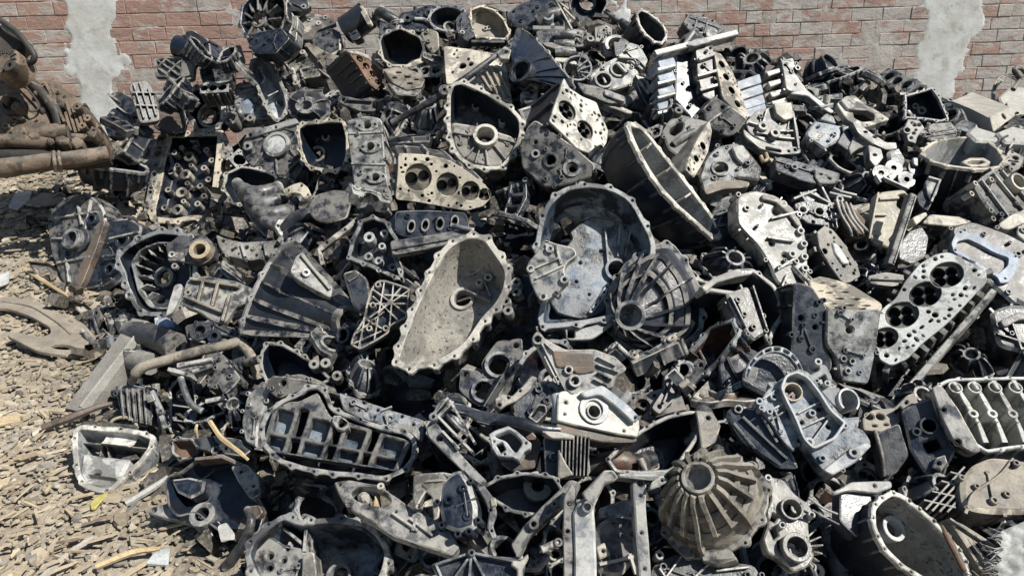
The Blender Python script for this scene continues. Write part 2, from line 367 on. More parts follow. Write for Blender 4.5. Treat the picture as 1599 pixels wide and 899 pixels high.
# ------------------------------------------------------------------ a thing lying at its place on the heap
THINGS = []
class Thing:
    """An Empty on the heap's surface; its local z is the way its main face looks. Outlines are measured off the
    photograph and laid on the face's own plane in the world."""
    def __init__(s, name, cat, label, px, py, n=(0, .3, 1), lift=.05, group=None, ref=None, poly=None, z=None, dist=None, prop_up=True, rust=0., dust=None):
        s.r = random.Random(hash((round(px), round(py))) & 0xffff); s.fixed = dist is not None or not prop_up; s.tone = (s.r.random(), rust, s.r.choice((.15, .4, .7, 1.)) if dust is None else dust, 1); s.poly = None
        d = pray(px, py); t = (dist if dist else hit(px, py)) - lift
        s.P = ORI + d * t
        N = (RGT * n[0] + UPV * n[1] + TOW * n[2]).normalized()
        X = (RGT - N * RGT.dot(N)).normalized(); Y = N.cross(X)
        s.N, s.X, s.Y = N, X, Y
        s.k = -(s.P - ORI).dot(TOW) / FOC           # metres per pixel there
        s.e = bpy.data.objects.new(cat.replace(' ', '_'), None); COL.objects.link(s.e)
        s.e.empty_display_size = .05
        m = Matrix((X, Y, N)).transposed().to_4x4(); m.translation = s.P
        s.e.matrix_world = m; s.d = d; s.m = m
        s.e['label'] = label; s.e['category'] = cat
        if group: s.e['group'] = group
        THINGS.append((s, px, py, ref or name.replace('_', ' '), poly))
    def settle(s, P):
        """props a piece up until its face lies on the heap instead of sinking into it"""
        s.fixed = True; s.poly = P; up = 0.
        for x, y in P:
            d = pray(x, y); den = d.dot(s.N)
            if den > -.12: continue
            up = max(up, (s.P - ORI).dot(s.N) / den - hit(x, y))
        s.P = s.P - s.d * min(.17, max(0., up)); s.k = -(s.P - ORI).dot(TOW) / FOC
        s.m.translation = s.P; s.e.matrix_world = s.m
    def L(s, x, y, z=0.):
        s.fixed = True; d = pray(x, y); Q = s.P + s.N * z
        den = d.dot(s.N)
        if abs(den) < .06: den = -.06
        p = ORI + d * ((Q - ORI).dot(s.N) / den) - s.P
        return (p.dot(s.X), p.dot(s.Y))
    def L3(s, x, y, z=0.): a = s.L(x, y, z); return V((a[0], a[1], z))
    def O(s, P, n=100, sm=3, z=0.):
        if not s.fixed: s.settle(P)
        return outline([s.L(*p, z) for p in P], n, sm)
    def W(s, p):                                    # world point to local
        d = p - s.P; return V((d.dot(s.X), d.dot(s.Y), d.dot(s.N)))
    def R(s, r): return r * s.k
    def built(s, mb, name, mat, parent=None, **k):
        o = mb.build(name, mat, parent or s.e, **k); o.color = s.tone; return o
    # --- single pieces
    def slab(s, name, P, z0, z1, mat, holes=(), n=90, sm=3, parent=None, bev=.0025, wob=.0012):
        """holes: (x, y, r_px[, squash, angle]) or list of pixel points"""
        H = []
        for h in holes:
            if isinstance(h, list): H.append(s.O(h, 40, 2, z1))
            else: H.append(circle(s.L(h[0], h[1], z1), s.R(h[2]), 18, *(h[3:])))
        o_ = s.O(P, n, sm, z1); bev = min(bev, .009); mb = MB(); mb.slab(o_, H, z0, z1, bev)
        if z1 - z0 >= .045 and mat in DETAIL: s.detail(mb, o_, H, z0, z1)
        return s.built(mb, name, mat, parent, wob=wob)
    def detail(s, mb, o_, H, z0, z1):
        """cast-in ribs, bolt bosses and edge lugs, irregular, part of the casting itself"""
        r = s.r; area = abs(sgn_area(o_)); n = len(o_)
        if area < .006: return
        nb = min(9, int(2 + area / .006)); xs = [p[0] for p in o_]; ys = [p[1] for p in o_]; pts = []; t = 0
        while len(pts) < nb and t < 200:
            t += 1; c = (r.uniform(min(xs), max(xs)), r.uniform(min(ys), max(ys))); q = r.uniform(.005, .011)
            if not inside(c, o_) or edge_d(c, o_) < q * 1.3: continue
            if any(inside(c, h) or edge_d(c, h) < q * 1.6 for h in H): continue
            if any(math.hypot(c[0] - b[0], c[1] - b[1]) < .03 for b in pts): continue
            pts.append(c); mb.ring(c, q * .45, q, z1 - .004, z1 + r.uniform(.004, .014), 12)
        for a, b in zip(pts, pts[1:]):
            if r.random() < .75 and math.hypot(a[0] - b[0], a[1] - b[1]) < .075:
                m_ = [(a[0] + (b[0] - a[0]) * f, a[1] + (b[1] - a[1]) * f) for f in (.25, .5, .75)]
                if all(inside(p, o_) and not any(inside(p, h) or edge_d(p, h) < .004 for h in H) for p in m_): mb.beam(V((*a, z1 + .006)), V((*b, z1 + .006)), .004, .012)
        N = normals2(o_); k = max(4, int(n / 9))
        for q in range(k):
            if r.random() < .3: continue
            i = int((q + r.uniform(-.3, .3)) * n / k) % n; o = V((N[i][0], N[i][1], 0)); p = V((*o_[i], 0))
            if r.random() < .45:
                c = (p.x + o.x * .003, p.y + o.y * .003); rr = r.uniform(.006, .009); mb.ring(c, rr * .42, rr, max(z0, z1 - .05), z1 + .0025 + r.uniform(0, .002), 12)
            else:
                w = V((-o.y, o.x, 0)) * r.uniform(.002, .004); hh = r.uniform(.005, .012); za, zb = z1 - .006, z0
                mb.loft([[p - w - o * .004 + V((0, 0, za)), p - w + o * hh + V((0, 0, za)), p + w + o * hh + V((0, 0, za)), p + w - o * .004 + V((0, 0, za))], [p - w - o * .004 + V((0, 0, zb)), p - w + o * hh * .6 + V((0, 0, zb)), p + w + o * hh * .6 + V((0, 0, zb)), p + w - o * .004 + V((0, 0, zb))]], c0=True, c1=True)
    def ring(s, name, x, y, r0, r1, z0, z1, mat, parent=None, n=26):
        mb = MB(); mb.ring(s.L(x, y, z1), s.R(r0), s.R(r1), z0, z1, n); return s.built(mb, name, mat, parent, wob=.0004)
    def bar(s, name, p, q, w, h, z, mat, parent=None, z2=None):
        mb = MB(); z2 = z if z2 is None else z2
        mb.beam(s.L3(*p, z), s.L3(*q, z2), s.R(w), h); return s.built(mb, name, mat, parent)
    def bars(s, name, B, w, h, z, mat, parent=None):
        if name not in ('rib', 'fin', 'slat', 'flute', 'channel', 'web') and len(B) > 1:
            for b in B: s.bars(name, [b], w, h, z, mat, parent)
            return
        mb = MB()
        for b in B: mb.beam(s.L3(b[0], b[1], z), s.L3(b[2], b[3], z), s.R(b[4] if len(b) > 4 else w), h)
        return s.built(mb, name, mat, parent)
    def pipe(s, name, P, r, mat, parent=None, hollow=False, m=6, n=14):
        """P: (x, y, z); radius in pixels"""
        Q = [s.L3(*p) for p in P]
        if len(Q) > 2 and m > 1: Q = spline(Q, m)
        rr = [s.R(r)] * len(Q) if not isinstance(r, (list, tuple)) else [s.R(r[min(len(r) - 1, int(i * len(r) / len(Q)))]) for i in range(len(Q))]
        mb = MB(); mb.tube(Q, rr, n, caps=not hollow)
        if hollow: mb.tube(Q, [x * .8 for x in rr], n, caps=False)
        return s.built(mb, name, mat, parent, wob=.0008)

    # --- open casting with a bolted rim
    def housing(s, P, depth, fw=7, sm=4, n=132, bolts=12, ear=4, hole=2.2, floor=.8, shift=(0, 0), fholes=(), mf='M', ms=('K', 'K'),
                ribs=0, ribh=8, inribs=(), nofloor=False, ft=.012, curve=.5, walls=(), wallm=None, rings='MG', towers=(), towerm='MW', floorm=None, skipflange=False, fz=None):
        base = s.O(P, n, sm); fwm = s.R(fw)
        inner = inset(base, fwm)
        # scalloped rim
        bp = [(k + .5) * n / bolts for k in range(bolts)] if bolts else []
        bp = [b + s.r.uniform(-.2, .2) * n / bolts for b in bp]
        N = normals2(base); outer = []
        per = sum(math.hypot(a[0] - b[0], a[1] - b[1]) for a, b in zip(base, base[1:] + base[:1])) / n
        er = s.R(ear)
        for i, p in enumerate(base):
            e = 0
            for b in bp:
                dd = min(abs(i - b), n - abs(i - b)) * per
                e = max(e, er * max(0, 1 - (dd / (er * 1.5)) ** 2))
            outer.append((p[0] + N[i][0] * e, p[1] + N[i][1] * e))
        H = []; bc = []
        for b in bp:
            i = int(b) % n; c = (base[i][0] - N[i][0] * (fwm * .45 - er * .45), base[i][1] - N[i][1] * (fwm * .45 - er * .45)); bc.append(c)
            H.append(circle(c, s.R(hole), 10))
        if not skipflange:
            mb = MB(); mb.slab(outer, [inner] + H, -ft, 0, .002); s.built(mb, 'flange', mf)
        # walls
        mb = MB(); A = offset(base, fwm * .15); sh = (s.R(shift[0]), s.R(shift[1]))
        lev = [0, .25, .5, .75, .93, 1.]
        def prof(t): return 1 + (floor - 1) * (t ** (1 / max(curve, .05)) if curve < 1 else t)
        out_l = []; in_l = []
        d_in = depth - .008
        for t in lev:
            q = scaled(A, prof(t) if t < .99 else prof(1) * .97, (sh[0] * t, sh[1] * t)); out_l.append([(p[0], p[1], -ft * .8 - (depth - ft * .8) * t) for p in q])
            q = scaled(inner, prof(t) if t < .99 else prof(1) * .96, (sh[0] * t, sh[1] * t)); in_l.append([(p[0], p[1], -.004 - (d_in - .004) * t) for p in q])
        mb.cur = 0; mb.loft(out_l)
        for c in bc[::1]:
            cc = (c[0], c[1]); mb.cyl(cc, er * .95, -ft - min(.035, depth * .4), -ft * .7, 10)
        if ribs:
            for k in range(ribs):
                i = int(k * n / ribs) % n
                a = [V(l[i]) for l in out_l]; cen = V((sum(p[0] for p in A) / n, sum(p[1] for p in A) / n, 0))
                for u, w in zip(a, a[1:]):
                    od = V((u.x - cen.x, u.y - cen.y, 0)).normalized()
                    o = od * s.R(ribh); tz = w - u
                    sd = tz.cross(od).normalized() * .0028
                    mb.loft([[u - sd - od * .002, u - sd + o, u + sd + o, u + sd - od * .002], [w - sd - od * .002, w - sd + o * .7, w + sd + o * .7, w + sd - od * .002]], c0=True, c1=True)
        mb.cur = 1; mb.loft(in_l)
        fl = [(p[0], p[1]) for p in in_l[-1]]
        zf = -d_in
        FH = []
        if not nofloor:
            for h in fholes: FH.append(circle(s.L(h[0], h[1], zf), s.R(h[2]), 22))
            mb.cap([(p[0], p[1], zf) for p in fl], [[(p[0], p[1], zf) for p in q] for q in FH])
            for q in FH: mb.loft([[(p[0], p[1], zf) for p in q], [(p[0], p[1], zf - .035) for p in q]])
            mb.cur = 0; mb.cap(out_l[-1], [[(p[0], p[1], -depth) for p in q] for q in FH])
            mb.cur = 1
        for b in inribs: mb.beam(s.L3(b[0], b[1], zf + (b[4] if len(b) > 4 else .018)), s.L3(b[2], b[3], zf + (b[5] if len(b) > 5 else .018)), s.R(2.5), .03)
        s.built(mb, 'shell', list(ms))
        for h in fholes:
            if len(h) > 3:
                hh = h[4] if len(h) > 4 else .02
                s.ring('bearing_seat', h[0], h[1], h[2], h[3], zf - .004, zf + hh, rings)
        if walls:
            mb = MB()
            for w in walls: mb.beam(s.L3(w[0], w[1], w[5] if len(w) > 5 else -.006), s.L3(w[2], w[3], w[5] if len(w) > 5 else -.006), s.R(w[4] if len(w) > 4 else 4), depth * .85)
            s.built(mb, 'web', wallm or ms[1])
        for tw in towers:
            mb = MB(); zt = tw[4] if len(tw) > 4 else -depth * .35
            c = s.L(tw[0], tw[1], zt); mb.ring(c, s.R(tw[2]), s.R(tw[3]), zf, zt, 16); s.built(mb, 'bolt_tower', towerm, wob=.0003)
        s.zf = zf; s.base = base; s.inner = inner
        return s
    # --- convex bell seen from outside: rim in the face plane, hub nearer the viewer
    def cone(s, P, hub, h, ribs=12, mf='MG', ms='G', bolts=12, ear=4, hole=2.2, n=132, sm=4, fw=9, bulge=.55, ribh=.012, ribw=.006, hubm='MG', hubring=5, hubdepth=.05, skip=(), steps=()):
        base = s.O(P, n, sm); fwm = s.R(fw); inner = inset(base, fwm)
        hc = s.L(hub[0], hub[1], h); hr = s.R(hub[2])
        bp = [(k + .5) * n / bolts + s.r.uniform(-1, 1) for k in range(bolts)]
        N = normals2(base); er = s.R(ear); outer = []
        per = sum(math.hypot(a[0] - b[0], a[1] - b[1]) for a, b in zip(base, base[1:] + base[:1])) / n
        for i, p in enumerate(base):
            e = 0
            for b in bp: e = max(e, er * max(0, 1 - (min(abs(i - b), n - abs(i - b)) * per / (er * 1.5)) ** 2))
            outer.append((p[0] + N[i][0] * e, p[1] + N[i][1] * e))
        H = [circle((base[int(b) % n][0] - N[int(b) % n][0] * (fwm * .3 - er * .4), base[int(b) % n][1] - N[int(b) % n][1] * (fwm * .3 - er * .4)), s.R(hole), 10) for b in bp]
        mb = MB(); mb.slab(outer, [scaled(inner, .97)] + H, -.014, 0, .0015); s.built(mb, 'flange', mf)
        # body
        c0 = (sum(p[0] for p in inner) / n, sum(p[1] for p in inner) / n)
        a0 = [atan2(p[1] - c0[1], p[0] - c0[0]) for p in inner]
        hubl = [(hc[0] + hr * 1.25 * cos(a), hc[1] + hr * 1.25 * sin(a)) for a in a0]
        def at(t):
            r = 1 - t; zz = h * (.42 * t / .2 if t < .2 else .42 + .5 * (t - .2) / .8) if bulge == 0 else h * (.92 * (1 - (1 - t) ** (1 / bulge)) if bulge < 1 else .92 * t)
            return [(a[0] * r + b[0] * t, a[1] * r + b[1] * t, zz) for a, b in zip(inner, hubl)]
        ts = [0, .10, .2, .26, .4, .55, .7, .85, 1.]
        loops = [at(t) for t in ts]
        mb = MB(); mb.loft([[(p[0], p[1], -.01) for p in inner]] + loops)
        for k in range(ribs):
            if k in skip: continue
            i = int((k + .3) * n / ribs) % n; a = [V(l[i]) for l in loops]
            top = [];
            if bulge == 0 and k % 3: a = a[2:]
            for q, w in enumerate(a):
                od = V((w.x - c0[0], w.y - c0[1], 0)).normalized()
                nn = (V((0, 0, 1)) * .75 + od * .65).normalized()
                sd = V((-od.y, od.x, 0)) * ribw / 2
                hh = ribh * (1.3 if 0 < q < len(a) - 1 else .8)
                top.append([w - sd - nn * .004, w - sd + nn * hh, w + sd + nn * hh, w + sd - nn * .004])
            mb.loft(top, c0=True, c1=True)
        for t in steps:
            l = at(t); m_ = []
            for p in l:
                od = V((p[0] - c0[0], p[1] - c0[1], 0)).normalized(); m_.append(V(p) + od * .006 + V((0, 0, .006)))
            l2 = at(t + .05)
            mb.loft([[V(p) for p in l], m_, [V(p) + V((0, 0, .005)) for p in l2], [V(p) for p in l2]])
        s.built(mb, 'bell', ms)
        mb = MB(); mb.ring(hc, hr, hr + s.R(hubring), h * .8, h, 30); 
        mb.loft([[(hc[0] + hr * cos(2 * pi * i / 24), hc[1] + hr * sin(2 * pi * i / 24), h - .002) for i in range(24)], [(hc[0] + hr * .9 * cos(2 * pi * i / 24), hc[1] + hr * .9 * sin(2 * pi * i / 24), h - hubdepth) for i in range(24)]], c1=True)
        s.built(mb, 'bearing_collar', hubm, wob=.0005)
        return s
    # --- cylinder head or block: machined deck with bores over a body
    def deck(s, P, depth, bores=(), valves=4, holes=22, md='M', mb_='K', hr=(1.8, 3.4), sm=1, n=110, chm='BT', fins=0, taper=.97, deep=None, finh=.012, sq=1., ang=0., bangle=None, shift=(0, 0), rnd=None):
        r = rnd or s.r; base = s.O(P, n, sm)
        B = [(s.L(b[0], b[1]), s.R(b[2])) for b in bores]
        H = [circle(c, rr, 30, sq, ang) for c, rr in B]; small = []
        tries = 0
        xs = [p[0] for p in base]; ys = [p[1] for p in base]
        while len(small) < holes and tries < holes * 60:
            tries += 1; c = (r.uniform(min(xs), max(xs)), r.uniform(min(ys), max(ys))); q = s.R(r.uniform(*hr))
            if not inside(c, base) or edge_d(c, base) < q * 1.5: continue
            if any(math.hypot(c[0] - b[0], c[1] - b[1]) < rr + q * 1.45 for b, rr in B): continue
            if any(math.hypot(c[0] - b[0], c[1] - b[1]) < rr + q * 1.5 for b, rr in small): continue
            small.append((c, q))
        for c, q in small:
            H.append(circle(c, q, 10, r.choice((1, 1, .55, .7)), r.uniform(0, 3)))
        m = MB(); m.slab(base, H, -.010, 0, .0014); s.built(m, 'gasket_face', md)
        m = MB(); sh = (s.R(shift[0]), s.R(shift[1]))
        lev = (0, .15, .3, .55, .8, 1.); loops = []
        for i, t in enumerate(lev):
            k = (1.006, .985, 1.004, .97, .985, taper)[i]
            q = scaled(base, k, (sh[0] * t, sh[1] * t)); loops.append([(p[0], p[1], -.009 - (depth - .009) * t) for p in q])
        m.loft(loops, c1=True)
        if fins:
            N = normals2(base)
            for k in range(fins):
                i = int((k + r.uniform(-.2, .2)) * n / fins) % n; o = V((N[i][0], N[i][1], 0)); p = V((*base[i], 0)); w = V((-o.y, o.x, 0)) * r.uniform(.003, .008)
                za, zb = -.012, -depth * r.choice((.55, .8, .95)); hh = finh * r.uniform(.5, 1.2)
                q = p + V((sh[0], sh[1], 0)) * (-zb / depth)
                m.loft([[p - w - o * .01 + V((0, 0, za)), p - w + o * hh + V((0, 0, za)), p + w + o * hh + V((0, 0, za)), p + w - o * .01 + V((0, 0, za))],
                        [q - w - o * .02 + V((0, 0, zb)), q - w + o * hh * .6 + V((0, 0, zb)), q + w + o * hh * .6 + V((0, 0, zb)), q + w - o * .02 + V((0, 0, zb))]], c0=True, c1=True)
        s.built(m, 'body', mb_)
        for (c, rr) in B:
            dz = deep if deep else .012
            m = MB(); C = lambda q, z: [(p[0], p[1], z) for p in circle(c, q, 30, sq, ang)]
            if deep:
                m.loft([C(rr * 1.0, -.0015), C(rr * .995, -dz)], c1=True)
                s.built(m, 'cylinder_bore', 'B', wob=0)
                continue
            VH = []; va = bangle if bangle is not None else r.uniform(0, 6)
            vr = {4: .33, 3: .36, 2: .42}[valves]; vd = {4: .5, 3: .46, 2: .46}[valves]
            for k in range(valves):
                a = va + 2 * pi * k / valves
                VH.append(((c[0] + cos(a) * rr * vd, c[1] + sin(a) * rr * vd * sq), rr * vr * (1.12 if k % 2 else .95)))
            m.loft([C(rr, -.002), C(rr * .97, -dz)]); f = C(rr * .97, -dz)
            VC = [[(p[0], p[1], -dz) for p in circle(v, q, 18)] for v, q in VH]
            m.cap(f, VC)
            ch = s.built(m, 'combustion_chamber', chm, wob=0)
            for v, q in VH:
                m = MB(); m.loft([[(p[0], p[1], z) for p in circle(v, qq, 18)] for qq, z in ((q * 1.02, -dz + .0015), (q * .86, -dz - .004), (q * .8, -dz - .03))], c1=True)
                s.built(m, 'valve_seat', 'B', ch, wob=0)
        s.base = base
        return s

def dup(root, mat4, label, group, tone):
    r = root.copy(); COL.objects.link(r); r.matrix_world = mat4; r['label'] = label; r['group'] = group
    for c in root.children:
        q = c.copy(); COL.objects.link(q); q.parent = r; q.color = tone
        for g in c.children:
            w = g.copy(); COL.objects.link(w); w.parent = q
    return r
# ------------------------------------------------------------------ ground, gravel, wall
def prop(o, **k):
    for a, v in k.items(): o[a] = v
    return o
def axis(lo, hi, step, far_lo, far_hi):
    a = [lo + step * i for i in range(int((hi - lo) / step) + 1)]
    s = step
    while a[0] > far_lo: s *= 1.5; a.insert(0, a[0] - s)
    s = step
    while a[-1] < far_hi: s *= 1.5; a.append(a[-1] + s)
    return a
gx = axis(-3.6, 1.0, .03, -60, 60); gy = axis(1.0, 5.8, .03, -40, 60)
vs_ = []
for y in gy:
    for x in gx:
        z = ground_z(x, y)
        if -4 < x < 1.2 and .8 < y < 6: z += .012 * noise.fractal(V((x * 9, y * 9, 1)), 1, 2, 3) - .01
        vs_.append((x, y, z))
nx = len(gx)
me = bpy.data.meshes.new('ground')
me.from_pydata(vs_, [], [(j * nx + i, j * nx + i + 1, (j + 1) * nx + i + 1, (j + 1) * nx + i) for j in range(len(gy) - 1) for i in range(nx - 1)])
n = NT('dry_earth'); co = n.new('ShaderNodeTexCoord').outputs['Object']
b1 = n.noise(co, 2.2, 5, .6); b2 = n.noise(co, 30, 5, .7); b3 = n.noise(co, 130, 3, .6)
c = n.mix(n.ramp(b1, .35, .65), (.29, .245, .19), (.20, .17, .13)); c = n.mix(n.ramp(b2, .4, .65), c, (.35, .30, .235))
c = n.mix(n.math('MULTIPLY', n.ramp(n.noise(co, 1.6, 5, .7), .52, .68), .8), c, (.12, .10, .085))
n.set(n.b.inputs['Base Color'], c); n.b.inputs['Roughness'].default_value = .95
n.set(n.b.inputs['Normal'], n.bump(b3, .006, .8, n.bump(b2, .02, .7)))
me.materials.append(n.m); me.polygons.foreach_set('use_smooth', [True] * len(me.polygons))
o = bpy.data.objects.new('ground', me); COL.objects.link(o); prop(o, kind='structure')

def attr_mat(name, rough, bumps, metal=0., dust=0.):
    n = NT(name); a = n.new('ShaderNodeVertexColor'); a.layer_name = 'Col'
    co = n.new('ShaderNodeTexCoord').outputs['Object']
    f = n.noise(co, 90, 4, .65); g = n.noise(co, 22, 4, .6)
    c = n.mix(n.ramp(g, .3, .7, 0, .4), a.outputs[0], (.17, .145, .11))
    c = n.mix(n.ramp(f, .45, .7, 0, .25), c, (.5, .44, .34))
    n.set(n.b.inputs['Base Color'], c); n.b.inputs['Roughness'].default_value = rough; n.b.inputs['Metallic'].default_value = metal
    n.set(n.b.inputs['Normal'], n.bump(f, .004, bumps)); return n.m
LATER = []
def scatter(name, items, mat, label):
    """items: (pos, size xyz, rotation quaternion, colour, facets) - loose bits nobody could count, one mesh"""
    vv = []; ff = []; cc = []
    for p, sz, q, c, rr in items:
        k = len(vv); m = 5 + rr.randrange(3)
        top = []; bot = []
        for i in range(m):
            a = 2 * pi * i / m + rr.uniform(-.35, .35); e = rr.uniform(.7, 1.1)
            x, y = cos(a) * sz[0] * e, sin(a) * sz[1] * e
            top.append(V((x * .85, y * .85, sz[2] * rr.uniform(.5, 1.1)))); bot.append(V((x, y, -sz[2])))
        for v in top + bot: vv.append(tuple(q @ v + p))
        ff.append([k + i for i in range(m)])
        for i in range(m): j = (i + 1) % m; ff.append([k + i, k + m + i, k + m + j, k + j])
        cc += [c] * (2 * m)
    me = bpy.data.meshes.new(name); me.from_pydata(vv, [], ff)
    ca = me.color_attributes.new('Col', 'FLOAT_COLOR', 'POINT')
    ca.data.foreach_set('color', [x for c in cc for x in (*c, 1)])
    me.materials.append(mat); o = bpy.data.objects.new(name, me); COL.objects.link(o)
    prop(o, kind='stuff', label=label); return o
rg = random.Random(5)
items = []
for i in range(46000):
    y = 1.1 + 4.4 * rg.random() ** 1.35; x = rg.uniform(-4.6, .1)
    px_ = pix(V((x, y, ground_z(x, y))))
    if px_[0] < -420 or px_[1] > 980 or left_d(x, y) > .32: continue
    clump = noise.noise(V((x * 2.2, y * 2.2, 7)))
    if rg.random() > .85 + clump * .5: continue
    s = rg.uniform(.0045, .012) * (2. if rg.random() < .10 else 1) * (.8 + .12 * y)
    q = Quaternion((rg.uniform(-1, 1), rg.uniform(-1, 1), 0), rg.uniform(0, .45)) @ Quaternion((0, 0, 1), rg.uniform(0, 6))
    t = rg.random()
    c = (.44, .375, .275) if t < .45 else (.345, .285, .205) if t < .75 else (.25, .235, .21) if t < .9 else (.52, .47, .38) if t < .97 else (.07, .065, .06)
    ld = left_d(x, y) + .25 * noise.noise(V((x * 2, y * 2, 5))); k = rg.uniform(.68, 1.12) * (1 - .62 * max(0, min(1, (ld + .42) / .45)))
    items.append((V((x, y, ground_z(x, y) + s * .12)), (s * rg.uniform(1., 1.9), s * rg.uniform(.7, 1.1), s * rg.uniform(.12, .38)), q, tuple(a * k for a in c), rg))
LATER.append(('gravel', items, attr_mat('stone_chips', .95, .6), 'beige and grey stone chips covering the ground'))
items = []
for i in range(2900):                      # bark, splinters and chaff
    y = 1.15 + 3.6 * rg.random() ** 1.6; x = rg.uniform(-3., -.1)
    if left_d(x, y) > .25: continue
    p = pix(V((x, y, 0)))
    if p[0] < -40 or p[1] > 940: continue
    if rg.random() > .25 + .9 * max(0, noise.noise(V((x * 1.4, y * 1.4, 2))) + (.35 if y < 2.1 else 0)): continue
    l = rg.uniform(.012, .05) * (1.6 if rg.random() < .1 else 1)
    q = Quaternion((0, 0, 1), rg.gauss(.5, .9)) @ Quaternion((0, 1, 0), rg.uniform(-.25, .25))
    t = rg.random(); c = (.38, .31, .205) if t < .40 else (.32, .25, .17) if t < .8 else (.50, .43, .31) if t < .88 else (.16, .11, .08)
    items.append((V((x, y, ground_z(x, y) + .014 + rg.uniform(0, .012))), (l, l * rg.uniform(.06, .2), rg.uniform(.001, .004)), q, c, rg))
LATER.append(('wood_litter', items, attr_mat('wood_litter', .9, .4), 'straw coloured bark, splinters and chaff strewn over the stone chips'))

# dark core added to blacken the heap's gaps, and the shards lodged there
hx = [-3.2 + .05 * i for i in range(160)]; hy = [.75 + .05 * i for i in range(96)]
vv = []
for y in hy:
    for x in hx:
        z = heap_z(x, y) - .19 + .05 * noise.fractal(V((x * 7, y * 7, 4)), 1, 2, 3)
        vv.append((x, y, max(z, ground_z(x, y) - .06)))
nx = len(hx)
me = bpy.data.meshes.new('heap_core')
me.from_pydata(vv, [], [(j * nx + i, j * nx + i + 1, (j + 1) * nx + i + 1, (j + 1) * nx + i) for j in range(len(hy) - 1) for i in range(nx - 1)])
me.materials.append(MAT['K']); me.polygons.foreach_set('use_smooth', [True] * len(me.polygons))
o = bpy.data.objects.new('heap_core', me); COL.objects.link(o); o.color = (.3, 0, .15, 1); prop(o, kind='stuff', label='black oily core added to darken the gaps of the heap')
items = []
for i in range(9000):
    x = rg.uniform(-2.9, 3.6); y = rg.uniform(.9, 5.2)
    if left_d(x, y) < -.05: continue
    z = heap_z(x, y) - rg.uniform(.05, .19)
    if z < ground_z(x, y): z = ground_z(x, y) + .01
    s = rg.uniform(.008, .035) if rg.random() < .85 else rg.uniform(.03, .06)
    q = Quaternion((rg.uniform(-1, 1), rg.uniform(-1, 1), rg.uniform(-1, 1)), rg.uniform(0, 3))
    t = rg.random(); c = (.022, .023, .027) if t < .72 else (.07, .066, .06) if t < .9 else (.16, .15, .13) if t < .985 else (.09, .05, .03)
    items.append((V((x, y, z)), (s * rg.uniform(1, 2.2), s, s * rg.uniform(.15, .6)), q, c, rg))
for i in range(3200):                      # the heap runs on beyond the frame
    x = rg.uniform(.8, 3.9); y = rg.uniform(.8, 4.9); p = pix(V((x, y, heap_z(x, y))))
    if 0 < p[0] < 1640 and p[1] < 920: continue
    s = rg.uniform(.02, .075); q = Quaternion((rg.uniform(-1, 1), rg.uniform(-1, 1), rg.uniform(-1, 1)), rg.uniform(0, 3)); t = rg.random()
    c = (.02, .022, .028) if t < .6 else (.06, .06, .06) if t < .85 else (.17, .16, .14)
    items.append((V((x, y, heap_z(x, y) - rg.uniform(.0, .17))), (s * rg.uniform(1, 2.), s, s * rg.uniform(.2, .7)), q, c, rg))
LATER.append(('metal_debris', items, attr_mat('metal_debris', .45, .5, .2), 'blackened metal shards and crumbs lodged in the gaps of the heap'))

# ---- brick wall
WALL_Y, WALL_YAW = 5.62, radians(4.5)
wall = bpy.data.objects.new('brick_wall', None); COL.objects.link(wall)
wall.location = (0, WALL_Y, 0); wall.rotation_euler = (0, 0, WALL_YAW)
prop(wall, label='weathered brick wall with flaking whitewash and two plaster streaks behind the heap', category='brick wall')
CH, BL = .088, .228
rb = random.Random(11); vv = []; ff = []; cc = []
def px_wall(x, z):
    p = wall.matrix_basis @ V((x, 0, z)); return pix(p)
for row in range(31):
    z0 = row * CH - .1; x = -5.6 + rb.uniform(-.3, 0); header = False
    while x < 5.6:
        header = rb.random() < .28
        w = BL * (.5 if header else 1) * rb.uniform(.93, 1.06)
        g = rb.uniform(.001, .004); gz = rb.uniform(.003, .008); pr = rb.uniform(-.002, .004)
        k = len(vv); e = .0035
        lo = row > 8 and False
        P = [(x + g / 2, z0 + gz / 2), (x + w - g / 2, z0 + gz / 2), (x + w - g / 2, z0 + CH - gz / 2), (x + g / 2, z0 + CH - gz / 2)]
        cxx, czz = x + w / 2, z0 + CH / 2
        for a, b in P: vv.append((a, .02, b))
        for a, b in P:
            jx, jz = rb.uniform(-.004, .003), rb.uniform(-.004, .003); vv.append((a + jx, -pr + e * .8, b + jz))
        for a, b in P: vv.append((cxx + (a - cxx) * (1 - e * 2.2 / w), -pr + rb.uniform(-.001, .001), czz + (b - czz) * (1 - e * 2.2 / CH)))
        for q in (0, 4):
            for i in range(4): j = (i + 1) % 4; ff.append((k + q + i, k + q + j, k + q + 4 + j, k + q + 4 + i))
        ff.append((k + 8, k + 9, k + 10, k + 11))
        wpx = px_wall(cxx, czz)
        red = max(0, min(1, .26 + .42 * noise.noise(V((cxx * .7, czz * .9, 3))) + rb.uniform(-.30, .30) + (.30 if wpx[0] < 560 else 0)))
        cc += [(red, rb.random(), rb.random())] * 12
        x += w
me = bpy.data.meshes.new('brickwork'); me.from_pydata(vv, [], ff)
ca = me.color_attributes.new('Col', 'FLOAT_COLOR', 'POINT'); ca.data.foreach_set('color', [q for c in cc for q in (*c, 1)])
n = NT('old_bricks'); a = n.new('ShaderNodeVertexColor'); a.layer_name = 'Col'
sp = n.new('ShaderNodeSeparateColor'); n.t.links.new(a.outputs[0], sp.inputs[0])
co = n.new('ShaderNodeTexCoord').outputs['Object']
mp = n.new('ShaderNodeMapping'); n.t.links.new(co, mp.inputs[0]); mp.inputs['Scale'].default_value = (.55, 1, 1.3)
